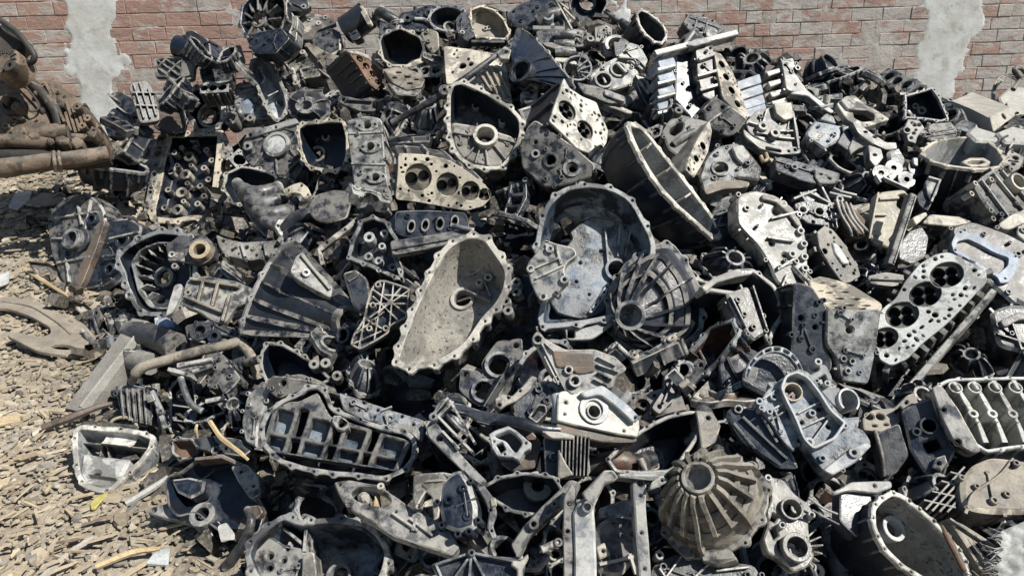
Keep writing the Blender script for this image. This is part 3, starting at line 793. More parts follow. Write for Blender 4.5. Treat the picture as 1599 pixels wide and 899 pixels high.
n1 = n.noise(mp.outputs[0], 6, 6, .68, .3); n2 = n.noise(co, 45, 5, .7); n3 = n.noise(mp.outputs[0], 16, 5, .65, .5); n4 = n.noise(co, 1.3, 4, .6)
brick = n.mix(sp.outputs[1], (.22, .12, .092), (.29, .18, .145)); brick = n.mix(n.ramp(n2, .35, .7, 0, .7), brick, (.27, .185, .155))
wash = n.mix(n.ramp(n3, .3, .7), (.36, .335, .31), (.25, .237, .22)); wash = n.mix(n.ramp(n4, .35, .65, 0, .55), wash, (.27, .255, .24))
wash = n.mix(n.ramp(sp.outputs[2], .2, 1., 0, .3), wash, (.36, .295, .265))
f = n.math('ADD', n.math('MULTIPLY', n1, .9), n.math('MULTIPLY', n3, .55)); f = n.math('ADD', f, n.math('MULTIPLY', sp.outputs[0], .34))
col = n.mix(n.ramp(f, .80, .93, 0, .9), wash, brick)
col = n.mix(n.ramp(n2, .62, .8, 0, .5), col, (.50, .47, .43))
col = n.mix(n.ramp(n.noise(co, 5, 5, .7), .54, .68, 0, .6), col, (.13, .12, .11))
n.set(n.b.inputs['Base Color'], col); n.b.inputs['Roughness'].default_value = .92
n.set(n.b.inputs['Normal'], n.bump(n2, .006, .7, n.bump(n3, .014, .6)))
me.materials.append(n.m); o = bpy.data.objects.new('brickwork', me); COL.objects.link(o); o.parent = wall
mb = MB(); NX, NZ = 470, 116
mb.v = []
for j in range(NZ + 1):
    for i in range(NX + 1):
        x, z = -5.7 + 11.4 * i / NX, -.15 + 2.75 * j / NZ
        a = noise.fractal(V((x * 3.1, z * 4.6, 2)), 1, 2, 4) + .6 * noise.noise(V((x * 24, z * 24, 8)))
        mb.v.append(V((x, .0045 - .0085 * max(-.4, min(1.2, a + .10)), z)))
mb.f = [[j * (NX + 1) + i, j * (NX + 1) + i + 1, (j + 1) * (NX + 1) + i + 1, (j + 1) * (NX + 1) + i] for j in range(NZ) for i in range(NX)]; mb.mi = [0] * len(mb.f)
n = NT('old_mortar'); co = n.new('ShaderNodeTexCoord').outputs['Object']; n2 = n.noise(co, 40, 5, .7); n4 = n.noise(co, 3, 4, .6)
n.set(n.b.inputs['Base Color'], n.mix(n.ramp(n4, .35, .65), (.37, .345, .32), (.23, .215, .195))); n.b.inputs['Roughness'].default_value = .95
n.set(n.b.inputs['Normal'], n.bump(n2, .008, .8)); MAT['MORTAR'] = n.m
mb.build('mortar', 'MORTAR', wall, wob=0)
mb = MB(); mb.v = [V(p) for p in [(-5.7, .03, -.15), (5.7, .03, -.15), (5.7, .03, 2.6), (-5.7, .03, 2.6), (-5.7, .24, -.15), (5.7, .24, -.15), (5.7, .24, 2.6), (-5.7, .24, 2.6)]]
mb.f = [[4, 5, 6, 7], [0, 1, 5, 4], [3, 2, 6, 7], [0, 3, 7, 4], [1, 2, 6, 5]]; mb.mi = [0] * 5
mb.build('wall_core', 'MORTAR', wall, wob=0)
n = NT('damp_plaster'); co = n.new('ShaderNodeTexCoord').outputs['Object']
n1 = n.noise(co, 3.2, 6, .65, .4); n2 = n.noise(co, 50, 4, .65); n3 = n.noise(co, 9, 6, .7)
c = n.mix(n.ramp(n1, .38, .62), (.38, .385, .37), (.47, .485, .485)); c = n.mix(n.ramp(n3, .50, .66, 0, .7), c, (.27, .26, .225)); c = n.mix(n.ramp(n.noise(co, 2.6, 6, .72), .56, .70, 0, .6), c, (.25, .24, .21))
c = n.mix(n.ramp(n2, .64, .72, 0, .7), c, (.09, .085, .075))
n.set(n.b.inputs['Base Color'], c); n.b.inputs['Roughness'].default_value = .9
n.set(n.b.inputs['Normal'], n.bump(n2, .003, .4, n.bump(n3, .008, .5))); MAT['PLASTER'] = n.m
WM = Matrix.Translation((0, WALL_Y, 0)) @ Matrix.Rotation(WALL_YAW, 4, 'Z'); WMI = WM.inverted()
def wall_xz(px, py):
    d = WMI.to_3x3() @ pray(px, py); o_ = WMI @ ORI; t = -o_.y / d.y; p = o_ + d * t; return (p.x, p.z)
def plaster(P, th, name='plaster_streak'):
    L = [wall_xz(*p) for p in P]; x0, x1 = min(p[0] for p in L) - .12, max(p[0] for p in L) + .12; z0, z1 = min(p[1] for p in L), max(p[1] for p in L)
    st = .0125; nx, nz = int((x1 - x0) / st), int((z1 - z0) / st); mb = MB()
    for j in range(nz + 1):
        for i in range(nx + 1):
            x, z = x0 + i * st, z0 + j * st; p = (x, z)
            d = edge_d(p, L) * (1 if inside(p, L) else -1)
            d += .085 * noise.fractal(V((x * 5, z * 5, 1)), 1, 2, 5) - .22 * max(0, noise.noise(V((x * 8, z * 5, 7))) - .28) + .012 * noise.noise(V((x * 40, z * 40, 5)))
            m = max(-.03, min(.04, d)) / .04
            mb.v.append(V((x, .004 - th * (m ** .6 if m > 0 else m) - .0015 * noise.noise(V((x * 14, z * 14, 3))), z)))
    mb.f = [[j * (nx + 1) + i, j * (nx + 1) + i + 1, (j + 1) * (nx + 1) + i + 1, (j + 1) * (nx + 1) + i] for j in range(nz) for i in range(nx)]; mb.mi = [0] * len(mb.f)
    return mb.build(name, 'PLASTER', wall, wob=0, ang=70)
plaster([(96, -60), (186, -60), (188, 20), (184, 60), (196, 90), (194, 130), (204, 200), (206, 330), (100, 330), (118, 200), (112, 130), (98, 100), (102, 60), (94, 20)], .009)
plaster([(1452, -60), (1545, -60), (1538, 10), (1520, 70), (1500, 110), (1490, 150), (1484, 200), (1470, 330), (1385, 330), (1408, 180), (1426, 130), (1436, 60), (1444, 10)], .009)
plaster([(962, -40), (988, -40), (986, 40), (984, 110), (985, 200), (955, 200), (962, 90)], .016)
# ------------------------------------------------------------------ the big castings one can name, centre of the heap first
# deep oval case with grey interior
t = Thing('gearbox_case', 'gearbox case', 'deep pear shaped gearbox case lying open with a clean grey inside and two bearing holes', 712, 470, (-.16, .46, .87), .17, ref='grey pear shaped gearbox case')
t.housing([(740, 362), (765, 369), (779, 392), (792, 408), (799, 428), (795, 455), (780, 480), (762, 497), (748, 517), (735, 537), (718, 552), (700, 563), (684, 571), (660, 574), (640, 579), (624, 577), (612, 562), (622, 532), (634, 498), (650, 462), (662, 435), (672, 415), (686, 391), (705, 374), (722, 366)],
    .13, fw=10, sm=5, bolts=19, ear=6, hole=2.3, floor=.80, rings='MW', fholes=[(737, 414, 13, 18, .006), (722, 465, 15, 21, .007), (762, 432, 4, 7, .03), (748, 440, 3.5, 6, .035)], mf='MW', ms=('KD', 'GS'), ribs=0,
    inribs=[(752, 425, 784, 440, .03, .02), (728, 452, 766, 470, .03, .02), (756, 440, 766, 462, .03, .02)])
for i, (x, y) in enumerate([(790, 470), (793, 484), (806, 440), (806, 455)]):
    t.ring('bolt_boss', x, y, 3, 8, -.05, -.012, 'GD')

# the broken bell beside it
t = Thing('clutch_housing', 'clutch housing', 'large round clutch housing with smashed floor, jagged black hole and bluish oily inside', 918, 400, (.02, .26, .96), .13, ref='smashed round clutch housing')
t.housing([(868, 300), (885, 290), (920, 284), (955, 290), (985, 306), (1002, 332), (1014, 355), (1024, 378), (1024, 395), (1013, 425), (1003, 455), (985, 484), (960, 498), (920, 506), (875, 512), (842, 514), (838, 500), (846, 470), (842, 430), (834, 390), (840, 350), (852, 318)],
    .12, fw=8, sm=5, bolts=15, ear=5, hole=2.3, floor=.86, mf='MG', ms=('K', 'SB'), nofloor=True)
zf = t.zf
t.slab('floor_plate', [(912, 345), (930, 336), (955, 340), (985, 345), (1000, 378), (996, 425), (975, 465), (930, 492), (905, 498), (870, 488), (858, 470), (862, 440), (880, 410), (884, 385), (895, 372), (890, 362)], zf - .01, zf + .012, 'SB',
    holes=[(963, 420, 14), (938, 392, 3), (920, 460, 2.5), (900, 440, 2.5), (906, 410, 3)], n=140, sm=1)
t.slab('scorched_wall', [(870, 310), (895, 298), (925, 296), (960, 305), (985, 330), (980, 350), (950, 342), (925, 338), (905, 345), (880, 330)], zf - .01, zf + .02, 'GD', n=80, sm=1)
t.ring('bearing_seat', 963, 420, 14, 19, zf, zf + .026, 'SB')
t.bars('web', [(965, 400, 968, 350), (975, 402, 985, 360), (950, 412, 945, 352), (980, 420, 1000, 400)], 3, .02, zf + .026, 'SB')
t.slab('toothed_rack', [(948, 440), (953, 442), (945, 465), (925, 490), (918, 488), (934, 465)], zf, zf + .024, 'MW', holes=[(948, 447, 2), (944, 456, 2), (938, 466, 2), (931, 475, 2), (925, 483, 2)])
t.slab('lower_lug', [(838, 505), (930, 506), (960, 488), (985, 492), (960, 505), (925, 530), (885, 532), (882, 512), (845, 516)], -.05, -.012, 'MG', holes=[(943, 504, 4), [(903, 508), (933, 500), (935, 505), (905, 514)], [(886, 514), (898, 513), (898, 528), (886, 528)]])

# ribbed bell with a collar under it
t = Thing('ribbed_bell', 'bell housing', 'dusty ribbed bell housing with round black collar, half under the smashed clutch housing', 1030, 470, (-.18, .18, .96), .0, prop_up=False, ref='half buried ribbed bell housing')
t.cone([(1020, 380), (1050, 378), (1078, 415), (1092, 445), (1100, 480), (1100, 515), (1085, 530), (1065, 545), (1035, 556), (1000, 556), (960, 535), (945, 500), (950, 450), (975, 410)], (984, 492, 17), .10, ribs=13, mf='G', ms='KD', bulge=0, bolts=11, ear=5, hubm='G', hubring=6, hubdepth=.07, steps=(.2, .5), fw=8, ribw=.005, ribh=.012)

# five sided bracket lying on the clutch housing
t = Thing('mounting_bracket', 'bracket', 'five sided grey bracket with four bright bolt eyes lying on the smashed clutch housing', 858, 422, (-.15, .3, .94), .24, ref='five sided bolt eye bracket')
t.slab('plate', [(849, 372), (866, 380), (896, 386), (902, 398), (884, 410), (880, 420), (886, 440), (870, 456), (850, 471), (840, 468), (828, 440), (822, 412), (836, 395)], -.03, 0, 'G', holes=[(853, 376, 2.5)], bev=.003)
for x, y in [(858, 388), (828, 419), (881, 436), (848, 463)]: t.ring('bolt_eye', x, y, 3.2, 6.6, -.02, .010, 'MW')
t.bars('rib', [(828, 421, 872, 402), (836, 434, 880, 414), (868, 384, 876, 412), (852, 380, 860, 396)], 3.5, .02, .007, 'G')
t.slab('lug', [(868, 452), (876, 458), (870, 464), (862, 458)], -.02, .004, 'KD', holes=[(868, 457, 2)])

# big case on edge, bright rim up
t = Thing('transmission_case', 'transmission case', 'long black transmission case on its side with bright rim and machined inside facing the sun', 1050, 285, (.66, .40, .64), .16, ref='black transmission case with bright rim')
t.housing([(978, 188), (1000, 194), (1016, 210), (1036, 238), (1064, 272), (1092, 308), (1118, 342), (1129, 366), (1126, 375), (1110, 370), (1086, 348), (1058, 324), (1034, 298), (1012, 266), (994, 236), (982, 208)],
    .15, fw=9, sm=3, bolts=18, ear=3.5, hole=1.4, floor=.8, mf='MX', ms=('KB', 'S'), ribs=7, ribh=5, walls=[(1040, 268, 1052, 256, 3), (1070, 308, 1084, 298, 3), (1010, 232, 1020, 220, 3)], wallm='M')

# cream coloured open bell at the top
t = Thing('bell_case', 'gearbox case', 'cream faced bell case, upper half a dark cavity, lower half a ribbed cone with ring', 757, 200, (.02, .36, .93), .14, ref='cream faced bell case')
P = [(697, 150), (703, 130), (722, 125), (744, 134), (770, 148), (798, 166), (816, 184), (818, 205), (812, 226), (800, 246), (785, 264), (762, 266), (738, 262), (718, 252), (704, 232), (697, 200)]
t.housing(P, .13, fw=6.5, sm=4, bolts=15, ear=5, hole=2.2, floor=.9, mf='M', ms=('T', 'K'), fholes=[(743, 165, 4, 7, .03), (785, 188, 4, 7, .03)])
t.slab('cone_half', [(704, 190), (722, 192), (742, 195), (760, 196), (780, 206), (800, 212), (808, 222), (796, 242), (782, 258), (760, 260), (738, 255), (720, 246), (708, 228)], -.1, -.02, 'T', holes=[(758, 210, 13)], sm=3, bev=.01)
t.ring('collar', 758, 210, 14, 19.5, -.06, .012, 'M')
t.bars('rib', [(758, 230, 762, 258), (745, 224, 728, 244), (740, 212, 708, 206), (772, 226, 790, 248), (777, 214, 806, 222), (750, 229, 742, 254)], 2.5, .03, -.008, 'T')

# pale cylinder head with four bores in a row, at the middle
t = Thing('cylinder_head', 'cylinder head', 'tan topped cylinder head with four bores in its pale face, near the heap middle', 690, 290, (.30, -.22, .93), .12, ref='tan topped four bore head')
t.deck([(622, 240), (660, 241), (698, 248), (730, 268), (760, 290), (766, 310), (755, 322), (728, 329), (680, 321), (648, 315), (618, 312), (620, 280)], .16, [(653, 277, 21), (699, 288, 18), (735, 298, 15), (757, 304, 10)], 2, 22, 'M', 'GD', hr=(2, 3.6), bangle=.2, fins=14, chm='BT', shift=(4, 10))

# exhaust side block at its left
t = Thing('manifold_block', 'cylinder head', 'upright grey block with three oval exhaust ports down its dusty side', 575, 240, (-.12, .3, .95), .10, ref='upright three port block')
t.slab('body', [(540, 188), (570, 180), (596, 184), (600, 240), (606, 292), (604, 330), (556, 330), (550, 270), (544, 225)], -.12, 0, 'GD', holes=[(574, 197, 6.5, 1), (579, 230, 7, 1), (587, 278, 7, .9), (588, 318, 6, .9)], bev=.004)
for x, y, a in [(574, 197, .05), (579, 230, .1), (587, 278, -.1), (590, 318, 0)]:
    m = MB(); m.slab(t.O([(x - 17, y + 3), (x - 8, y - 9), (x + 6, y - 9), (x + 16, y - 4), (x + 17, y + 3), (x + 7, y + 9), (x - 7, y + 10)], 50, 4), [circle(t.L(x, y), t.R(6.8), 18), circle(t.L(x - 12, y + 1), t.R(2), 8), circle(t.L(x + 12, y - 1), t.R(2), 8)], -.004, .010, .0015)
    t.built(m, 'port_flange', 'G')
t.bars('rib', [(545, 208, 598, 206), (548, 255, 602, 256)], 3, .03, .006, 'GD')

# dark head whose bright deck faces right, near the top
t = Thing('narrow_head', 'cylinder head', 'dark sided cylinder head with cream deck of two four valve chambers in full sun', 902, 185, (.56, .30, .77), .14, ref='cream four valve head')
t.deck([(881, 121), (890, 138), (912, 152), (932, 160), (940, 182), (950, 204), (948, 222), (932, 246), (918, 238), (902, 232), (884, 214), (858, 189), (868, 160)], .19, [(886, 172, 17), (914, 202, 16)], 4, 30, 'MX', 'KB', hr=(2, 4), chm='BT', fins=10, shift=(-4, -2))
t = Thing('port_block', 'cylinder head', 'brown black casting with one oval port, tucked under the cream four valve head', 855, 240, (-.15, .12, .98), .10, ref='one port brown casting')
t.slab('body', [(822, 200), (835, 186), (862, 205), (900, 232), (930, 258), (925, 275), (880, 290), (850, 292), (815, 262), (812, 230)], -.14, 0, 'KD', holes=[(860, 250, 8, .7, .9), (836, 222, 3), (894, 264, 6, .8), (838, 240, 3.5)], n=80, sm=2, bev=.004)
t.ring('port_rim', 860, 250, 8, 12, -.01, .008, 'KD'); t.ring('port_rim', 836, 240, 3.5, 7, -.01, .01, 'G'); t.ring('half_bearing', 893, 262, 9, 14, -.05, .006, 'G')

# upper white head with fins
t = Thing('finned_head', 'cylinder head', 'chalky white cylinder head end with round holes and finned flank under the long rod', 740, 112, (-.12, .42, .9), .10, ref='chalky white head')
t.deck([(693, 72), (730, 76), (786, 86), (792, 110), (796, 160), (770, 150), (745, 136), (722, 127), (697, 132), (694, 100)], .14, [(722, 103, 6), (735, 100, 4), (760, 118, 7)], 2, 14, 'MX', 'GD', hr=(1.6, 3.2), chm='B', deep=.03)
t.slab('fin_bank', [(742, 112), (760, 100), (792, 112), (800, 162), (780, 152), (756, 136)], -.06, .012, 'T', n=60, sm=1)
t.bars('fin', [(748, 112, 768, 142), (757, 107, 778, 148), (767, 104, 788, 152), (778, 104, 797, 150)], 3, .02, .024, 'T')
# long rod across the heap
t = Thing('steel_rod', 'rod', 'long black steel rod leaning diagonally across the chalky white head', 700, 136, (0, .3, 1), .26, ref='long black rod')
t.pipe('shaft', [(612, 192, -.08), (660, 166, -.03), (720, 128, 0), (784, 80, -.01)], [5, 5.5, 6, 6, 5.5, 4.5], 'KD', m=4)
t.ring('collar', 694, 140, 2.5, 9, -.02, .018, 'KD')
t.slab('clevis', [(776, 82), (788, 72), (798, 78), (794, 92), (782, 92)], -.02, .01, 'G', holes=[(790, 81, 3)])

# bright flanged open case, upper left
t = Thing('open_case', 'gearbox case', 'black open case with bright wavy rim beside the upright three port block', 500, 228, (-.18, .2, .96), .09, ref='black case with bright wavy rim')
t.housing([(462, 200), (474, 190), (500, 189), (516, 186), (538, 188), (545, 215), (544, 245), (538, 262), (520, 269), (494, 266), (477, 260), (468, 240), (464, 220)], .13, fw=5, sm=3, bolts=14, ear=4, hole=1.6, floor=.85, mf='M', ms=('KD', 'KB'), fholes=[(495, 240, 10, 14, .012), (508, 213, 4, 7, .02)], inribs=[(475, 225, 482, 240)])
t = Thing('gear_case', 'gearbox case', 'dusty black gear case with round silver bearing cap, beside the bright wavy rim', 425, 228, (-.1, .25, .96), .06, ref='gear case with silver cap')
t.slab('body', [(378, 218), (396, 200), (430, 196), (464, 186), (470, 215), (472, 250), (470, 276), (420, 276), (392, 262), (376, 240)], -.12, 0, 'KD', sm=4, bev=.012)
t.ring('bearing_cap', 431, 225, 16, 21, -.01, .025, 'MG'); m = MB(); m.cyl(t.L(431, 225, .018), t.R(16.5), -.01, .018, 26); t.built(m, 'cap_disc', 'S')
t.slab('flange_ear', [(380, 216), (394, 204), (462, 184), (466, 192), (420, 206), (396, 214)], -.02, .016, 'MG', holes=[(390, 211, 3), (430, 199, 2.5)])
t.ring('bolt_boss', 386, 228, 3, 7, -.01, .03, 'G'); t.bars('rib', [(430, 246, 432, 272), (410, 238, 396, 258), (452, 232, 466, 250)], 3, .03, .012, 'KD')

# big row head with rocker cavities, left
t = Thing('cam_cover_head', 'cylinder head', 'cylinder head top side up, black oily trough with rows of bright bolt towers', 292, 278, (-.05, .36, .93), .30, ref='black trough head')
t.housing([(262, 208), (300, 206), (349, 203), (346, 240), (340, 290), (333, 348), (300, 343), (270, 350), (236, 346), (232, 338), (240, 300), (250, 250)], .10, fw=9, sm=1, bolts=15, ear=3.5, hole=2.2, floor=.95, mf='M', ms=('KD', 'KB'),
    towers=[(303, 216, 4, 8), (295, 244, 4.5, 9), (289, 272, 4.5, 9), (283, 300, 4.5, 9), (277, 327, 4.5, 9), (322, 234, 2.5, 5), (318, 262, 2.5, 5), (312, 290, 2.5, 5), (308, 318, 2.5, 5), (272, 238, 2.5, 5), (266, 268, 2.5, 5), (262, 296, 2.5, 5), (256, 324, 2.5, 5),
            (304, 230, 2, 4), (298, 258, 2, 4), (292, 286, 2, 4), (286, 314, 2, 4), (283, 230, 2, 4), (276, 258, 2, 4), (330, 250, 2.5, 5), (325, 280, 2.5, 5), (318, 306, 2.5, 5)], towerm='MG')
t.slab('side_flange', [(350, 205), (362, 232), (356, 250), (344, 246)], -.02, .004, 'GD', holes=[(353, 225, 4), (352, 240, 2)])
t.slab('side_flange', [(246, 210), (258, 205), (262, 222), (236, 330), (222, 338), (238, 260)], -.05, -.004, 'GD', holes=[(252, 216, 4), (246, 240, 5), (240, 272, 4), (234, 300, 3)])

# four bore head on the right
t = Thing('four_bore_head', 'cylinder head', 'large cylinder head with four scorched four valve chambers, lying over its dusty finned flank', 1452, 480, (-.32, .44, .84), .15, ref='scorched four valve head')
t.deck([(1462, 396), (1482, 393), (1512, 408), (1540, 420), (1541, 440), (1520, 462), (1495, 488), (1470, 512), (1440, 536), (1416, 561), (1391, 571), (1372, 560), (1371, 545), (1361, 530), (1362, 512), (1378, 482), (1398, 466), (1412, 440), (1436, 411)], .15,
    [(1478, 429, 26), (1444, 459, 25), (1408, 491, 26), (1382, 527, 20)], 4, 34, 'MX', 'KD', hr=(2.2, 5), bangle=.75, fins=26, finh=.02, chm='BT', sq=.82, ang=.5, shift=(6, 6))
t.bars('side_rail', [(1552, 452, 1424, 600)], 10, .05, -.07, 'GD')

# slabbed block left of it: perforated top and smooth front
t = Thing('drilled_block', 'engine block', 'block with perforated top face and smooth bluish front, against the scorched four valve head', 1332, 530, (.05, .10, .99), .07, ref='bluish block with perforated top')
t.slab('front_face', [(1290, 480), (1330, 484), (1376, 482), (1372, 520), (1366, 560), (1356, 600), (1312, 596), (1308, 560), (1290, 540)], -.2, 0, 'SB', holes=[(1327, 515, 6), (1318, 560, 3), (1332, 564, 3)], bev=.004)
t.slab('left_face', [(1240, 440), (1268, 446), (1292, 480), (1290, 545), (1300, 560), (1300, 580), (1262, 590), (1236, 560)], -.2, -.012, 'KB', holes=[(1251, 497, 4), (1273, 511, 4)], bev=.004)
for x, y in [(1318, 560), (1332, 564), (1325, 579)]: t.ring('bolt_eye', x, y, 3, 5.5, -.004, .006, 'S')
t = Thing('perforated_deck', 'head plate', 'flat perforated plate of slotted holes lying on top of the bluish block', 1315, 458, (.03, .86, .5), .10, ref='slotted plate')
t.slab('plate', [(1262, 436), (1280, 430), (1330, 444), (1378, 474), (1376, 484), (1330, 487), (1296, 482), (1270, 462)], -.02, 0, 'M', holes=[(1282, 441, 5, .5), (1300, 446, 6, .5), (1294, 456, 6, .5), (1318, 455, 7, .5), (1310, 465, 7, .5), (1336, 466, 8, .5), (1326, 475, 7, .5), (1352, 476, 7, .5), (1280, 453, 5, .5), (1300, 473, 5, .5)])

# half disc clutch cover on the right centre
t = Thing('flange_disc', 'bell housing', 'grey half round flange with a row of bright bolt bosses along one edge', 1215, 385, (.10, .30, .95), .10, ref='grey half round flange')
t.slab('disc', [(1150, 305), (1180, 296), (1215, 305), (1240, 325), (1254, 350), (1262, 385), (1263, 420), (1266, 465), (1250, 452), (1228, 452), (1212, 440), (1200, 410), (1180, 380), (1150, 350)], -.07, 0, 'GD', holes=[(1212, 330, 6), (1226, 398, 4, .7), (1205, 380, 3), (1240, 350, 3)], n=100, sm=3, bev=.006)
for x, y in [(1251, 360), (1256, 380), (1257, 400), (1258, 418), (1238, 396), (1236, 446), (1262, 440), (1224, 318)]: t.ring('bolt_eye', x, y, 3, 6, -.01, .012, 'S')
t.bars('rib', [(1205, 340, 1246, 330), (1215, 420, 1240, 404), (1222, 446, 1230, 428), (1200, 370, 1240, 376)], 3, .02, .012, 'G')
t.slab('machined_rim', [(1190, 302), (1216, 308), (1238, 326), (1252, 352), (1246, 354), (1230, 332), (1212, 316), (1190, 310)], -.01, .012, 'T')
# black tube stub in shadow
t = Thing('pipe_stub', 'gearbox case', 'soot black lump with a round pipe mouth, below the bright rimmed case', 1150, 345, (.0, .2, .98), .06, ref='black pipe mouth casting')
t.slab('body', [(1112, 330), (1130, 306), (1165, 300), (1200, 315), (1204, 360), (1190, 392), (1140, 400), (1100, 380)], -.1, 0, 'KB', holes=[(1151, 348, 9)], sm=6, bev=.02)
t.ring('pipe_mouth', 1151, 348, 9, 13, -.02, .03, 'K'); t.bars('rib', [(1118, 335, 1190, 318), (1120, 352, 1138, 350)], 3, .02, .012, 'K')

# right hand round open case
t = Thing('round_case', 'gearbox case', 'tub shaped round gearbox case, mouth up, pale inside and scalloped rim', 1505, 242, (.06, .86, .5), .14, ref='tub shaped round case')
t.housing([(1438, 234), (1452, 222), (1480, 215), (1512, 213), (1545, 220), (1562, 234), (1572, 250), (1564, 260), (1536, 264), (1508, 262), (1480, 258), (1456, 252), (1442, 244)], .22, fw=5, sm=5, bolts=16, ear=4, hole=1.6, floor=.85, mf='M', ms=('KD', 'S'), ribs=8, ribh=5)
t.slab('partition_ring', [(1500, 252), (1514, 246), (1536, 246), (1548, 252), (1540, 258), (1516, 259)], -.06, -.004, 'M', holes=[[(1508, 252), (1518, 249), (1534, 249), (1540, 253), (1530, 256), (1514, 256)]])
t = Thing('side_casing', 'gearbox case', 'dark ribbed side casing with bolt eyes, below the rim of the tub shaped case', 1545, 300, (.25, .35, .9), .12, ref='ribbed side casing')
t.slab('body', [(1522, 290), (1536, 274), (1556, 262), (1599, 300), (1640, 330), (1600, 356), (1562, 345), (1540, 320)], -.14, 0, 'KD', sm=3, bev=.006, n=80)
t.bars('rib', [(1534, 280, 1582, 345), (1552, 270, 1599, 326), (1566, 266, 1612, 318)], 3, .02, .012, 'MG')
for x, y in [(1524, 286), (1518, 302), (1548, 328), (1552, 341), (1549, 280), (1580, 264)]: t.ring('bolt_eye', x, y, 2.2, 4.6, -.02, .014, 'M')
t.ring('port_rim', 1592, 283, 11, 15, -.01, .03, 'M')

# oval rimmed case at the very top
t = Thing('oval_case', 'gearbox case', 'black case with bright almond shaped rim standing against the wall above the heap', 1016, 42, (.38, .42, .82), .06, ref='almond rimmed case')
t.housing([(993, 20), (1000, 14), (1012, 18), (1028, 30), (1040, 44), (1043, 58), (1036, 68), (1022, 66), (1008, 54), (997, 38)], .2, fw=4, sm=4, bolts=12, ear=2.5, hole=.9, floor=.8, mf='MW', ms=('KB', 'G'), fholes=[(1016, 48, 5, 8, .01)])

# square cover against plaster
t = Thing('square_cover', 'cover', 'bluish black square cover with bright bolted rim, standing below the plaster streak', 1447, 170, (-.05, .28, .96), .05, ref='square bluish cover')
t.housing([(1412, 148), (1436, 142), (1456, 135), (1468, 152), (1483, 186), (1470, 190), (1440, 186), (1412, 184), (1413, 165)], .08, fw=3.5, sm=1, bolts=14, ear=2.5, hole=1, floor=.93, mf='S', ms=('KB', 'KB'), fholes=[(1440, 172, 4, 7, .01), (1430, 165, 3, 5, .01)])
# ------------------------------------------------------------------ lower half of the heap
# bedplate ladder
t = Thing('bearing_ladder', 'engine bedplate', 'long black engine bedplate with five bearing saddles and a grid of webs', 525, 670, (.06, .46, .88), .14, ref='black bedplate with saddles')
t.housing([(405, 668), (416, 640), (440, 622), (462, 614), (478, 600), (498, 598), (512, 612), (520, 636), (560, 652), (602, 666), (636, 672), (651, 686), (649, 716), (634, 736), (600, 750), (560, 744), (520, 742), (470, 734), (434, 722), (408, 694)], .13, fw=7, sm=2, bolts=17, ear=4, hole=1.8, floor=.95, mf='G', ms=('KD', 'KB'))
def lad(a, b): return (430 + 214 * a + (-22 - 0 * a) * b, 626 + 60 * a + (76 - 26 * a) * b)
def win(a0, a1, b0, b1): return [lad(a0, b0), lad(a1, b0), lad(a1, b1), lad(a0, b1)]
W_ = []
for a0, a1 in [(.03, .15), (.28, .42), (.54, .68), (.81, .96)]: W_ += [win(a0, a1, .12, .60), win(a0, a1, .67, .96)]
for a0, a1 in [(.18, .25), (.45, .51), (.71, .77)]: W_ += [win(a0, a1, -.02, .60), win(a0, a1, .65, .98)]
t.slab('web_plate', [lad(.0, .0), (466, 626), (496, 612), (510, 640), lad(.4, .0), lad(1., .04), lad(1., .98), lad(.5, 1.), lad(0., 1.)], -.045, -.010, 'KD', holes=W_, n=150, sm=1)
for a in (.09, .35, .61, .885):
    m = MB(); L_ = []
    A, B = t.L3(*lad(a, .10), -.03), t.L3(*lad(a, .97), -.03); c = (A + B) / 2; ax = A - B; h = ax.length / 2; ax.normalize(); w = V((-ax.y, ax.x, 0))
    for k in range(13):
        q = pi * k / 12; L_.append([c + ax * (cos(q) * h) + w * s_ * .034 + V((0, 0, -sin(q) * h * .55)) for s_ in (-1, 1)])
    m.loft(L_, closed=False); t.built(m, 'bearing_saddle', 'SB')
t.slab('oil_hole', [(520, 648), (530, 648), (544, 658), (546, 668), (536, 672), (524, 668), (518, 658)], -.03, .004, 'G', holes=[(534, 660, 7.5)])
t = Thing('block_rail', 'engine block', 'bluish flat engine side rail with small bolt holes behind the black bedplate', 590, 640, (.1, .52, .85), .05, ref='bluish side rail')
t.slab('rail', [(528, 612), (560, 622), (610, 640), (664, 656), (660, 690), (640, 676), (600, 664), (555, 650), (536, 640)], -.05, 0, 'SB', holes=[(568, 628, 2.5), (590, 640, 2.5), (585, 650, 2), (628, 650, 2.5), (646, 662, 2.5), (560, 640, 2)], n=80, sm=1)
t.bars('rib', [(596, 640, 612, 634), (606, 662, 600, 646)], 2.5, .02, .01, 'SB')
t = Thing('sheared_end_cap', 'engine block', 'grey dusty sheared block end with triangular lug, beside the bedplate', 415, 625, (-.3, .3, .9), .08, ref='sheared block end')
t.slab('wall', [(382, 690), (376, 660), (384, 620), (408, 594), (420, 600), (414, 630), (402, 664), (400, 700)], -.12, 0, 'GD', n=70, sm=2, bev=.005)
t.slab('lug', [(414, 606), (424, 586), (470, 592), (510, 600), (512, 616), (476, 606), (454, 614), (434, 622)], -.03, .02, 'T', holes=[(442, 598, 6, .8)])

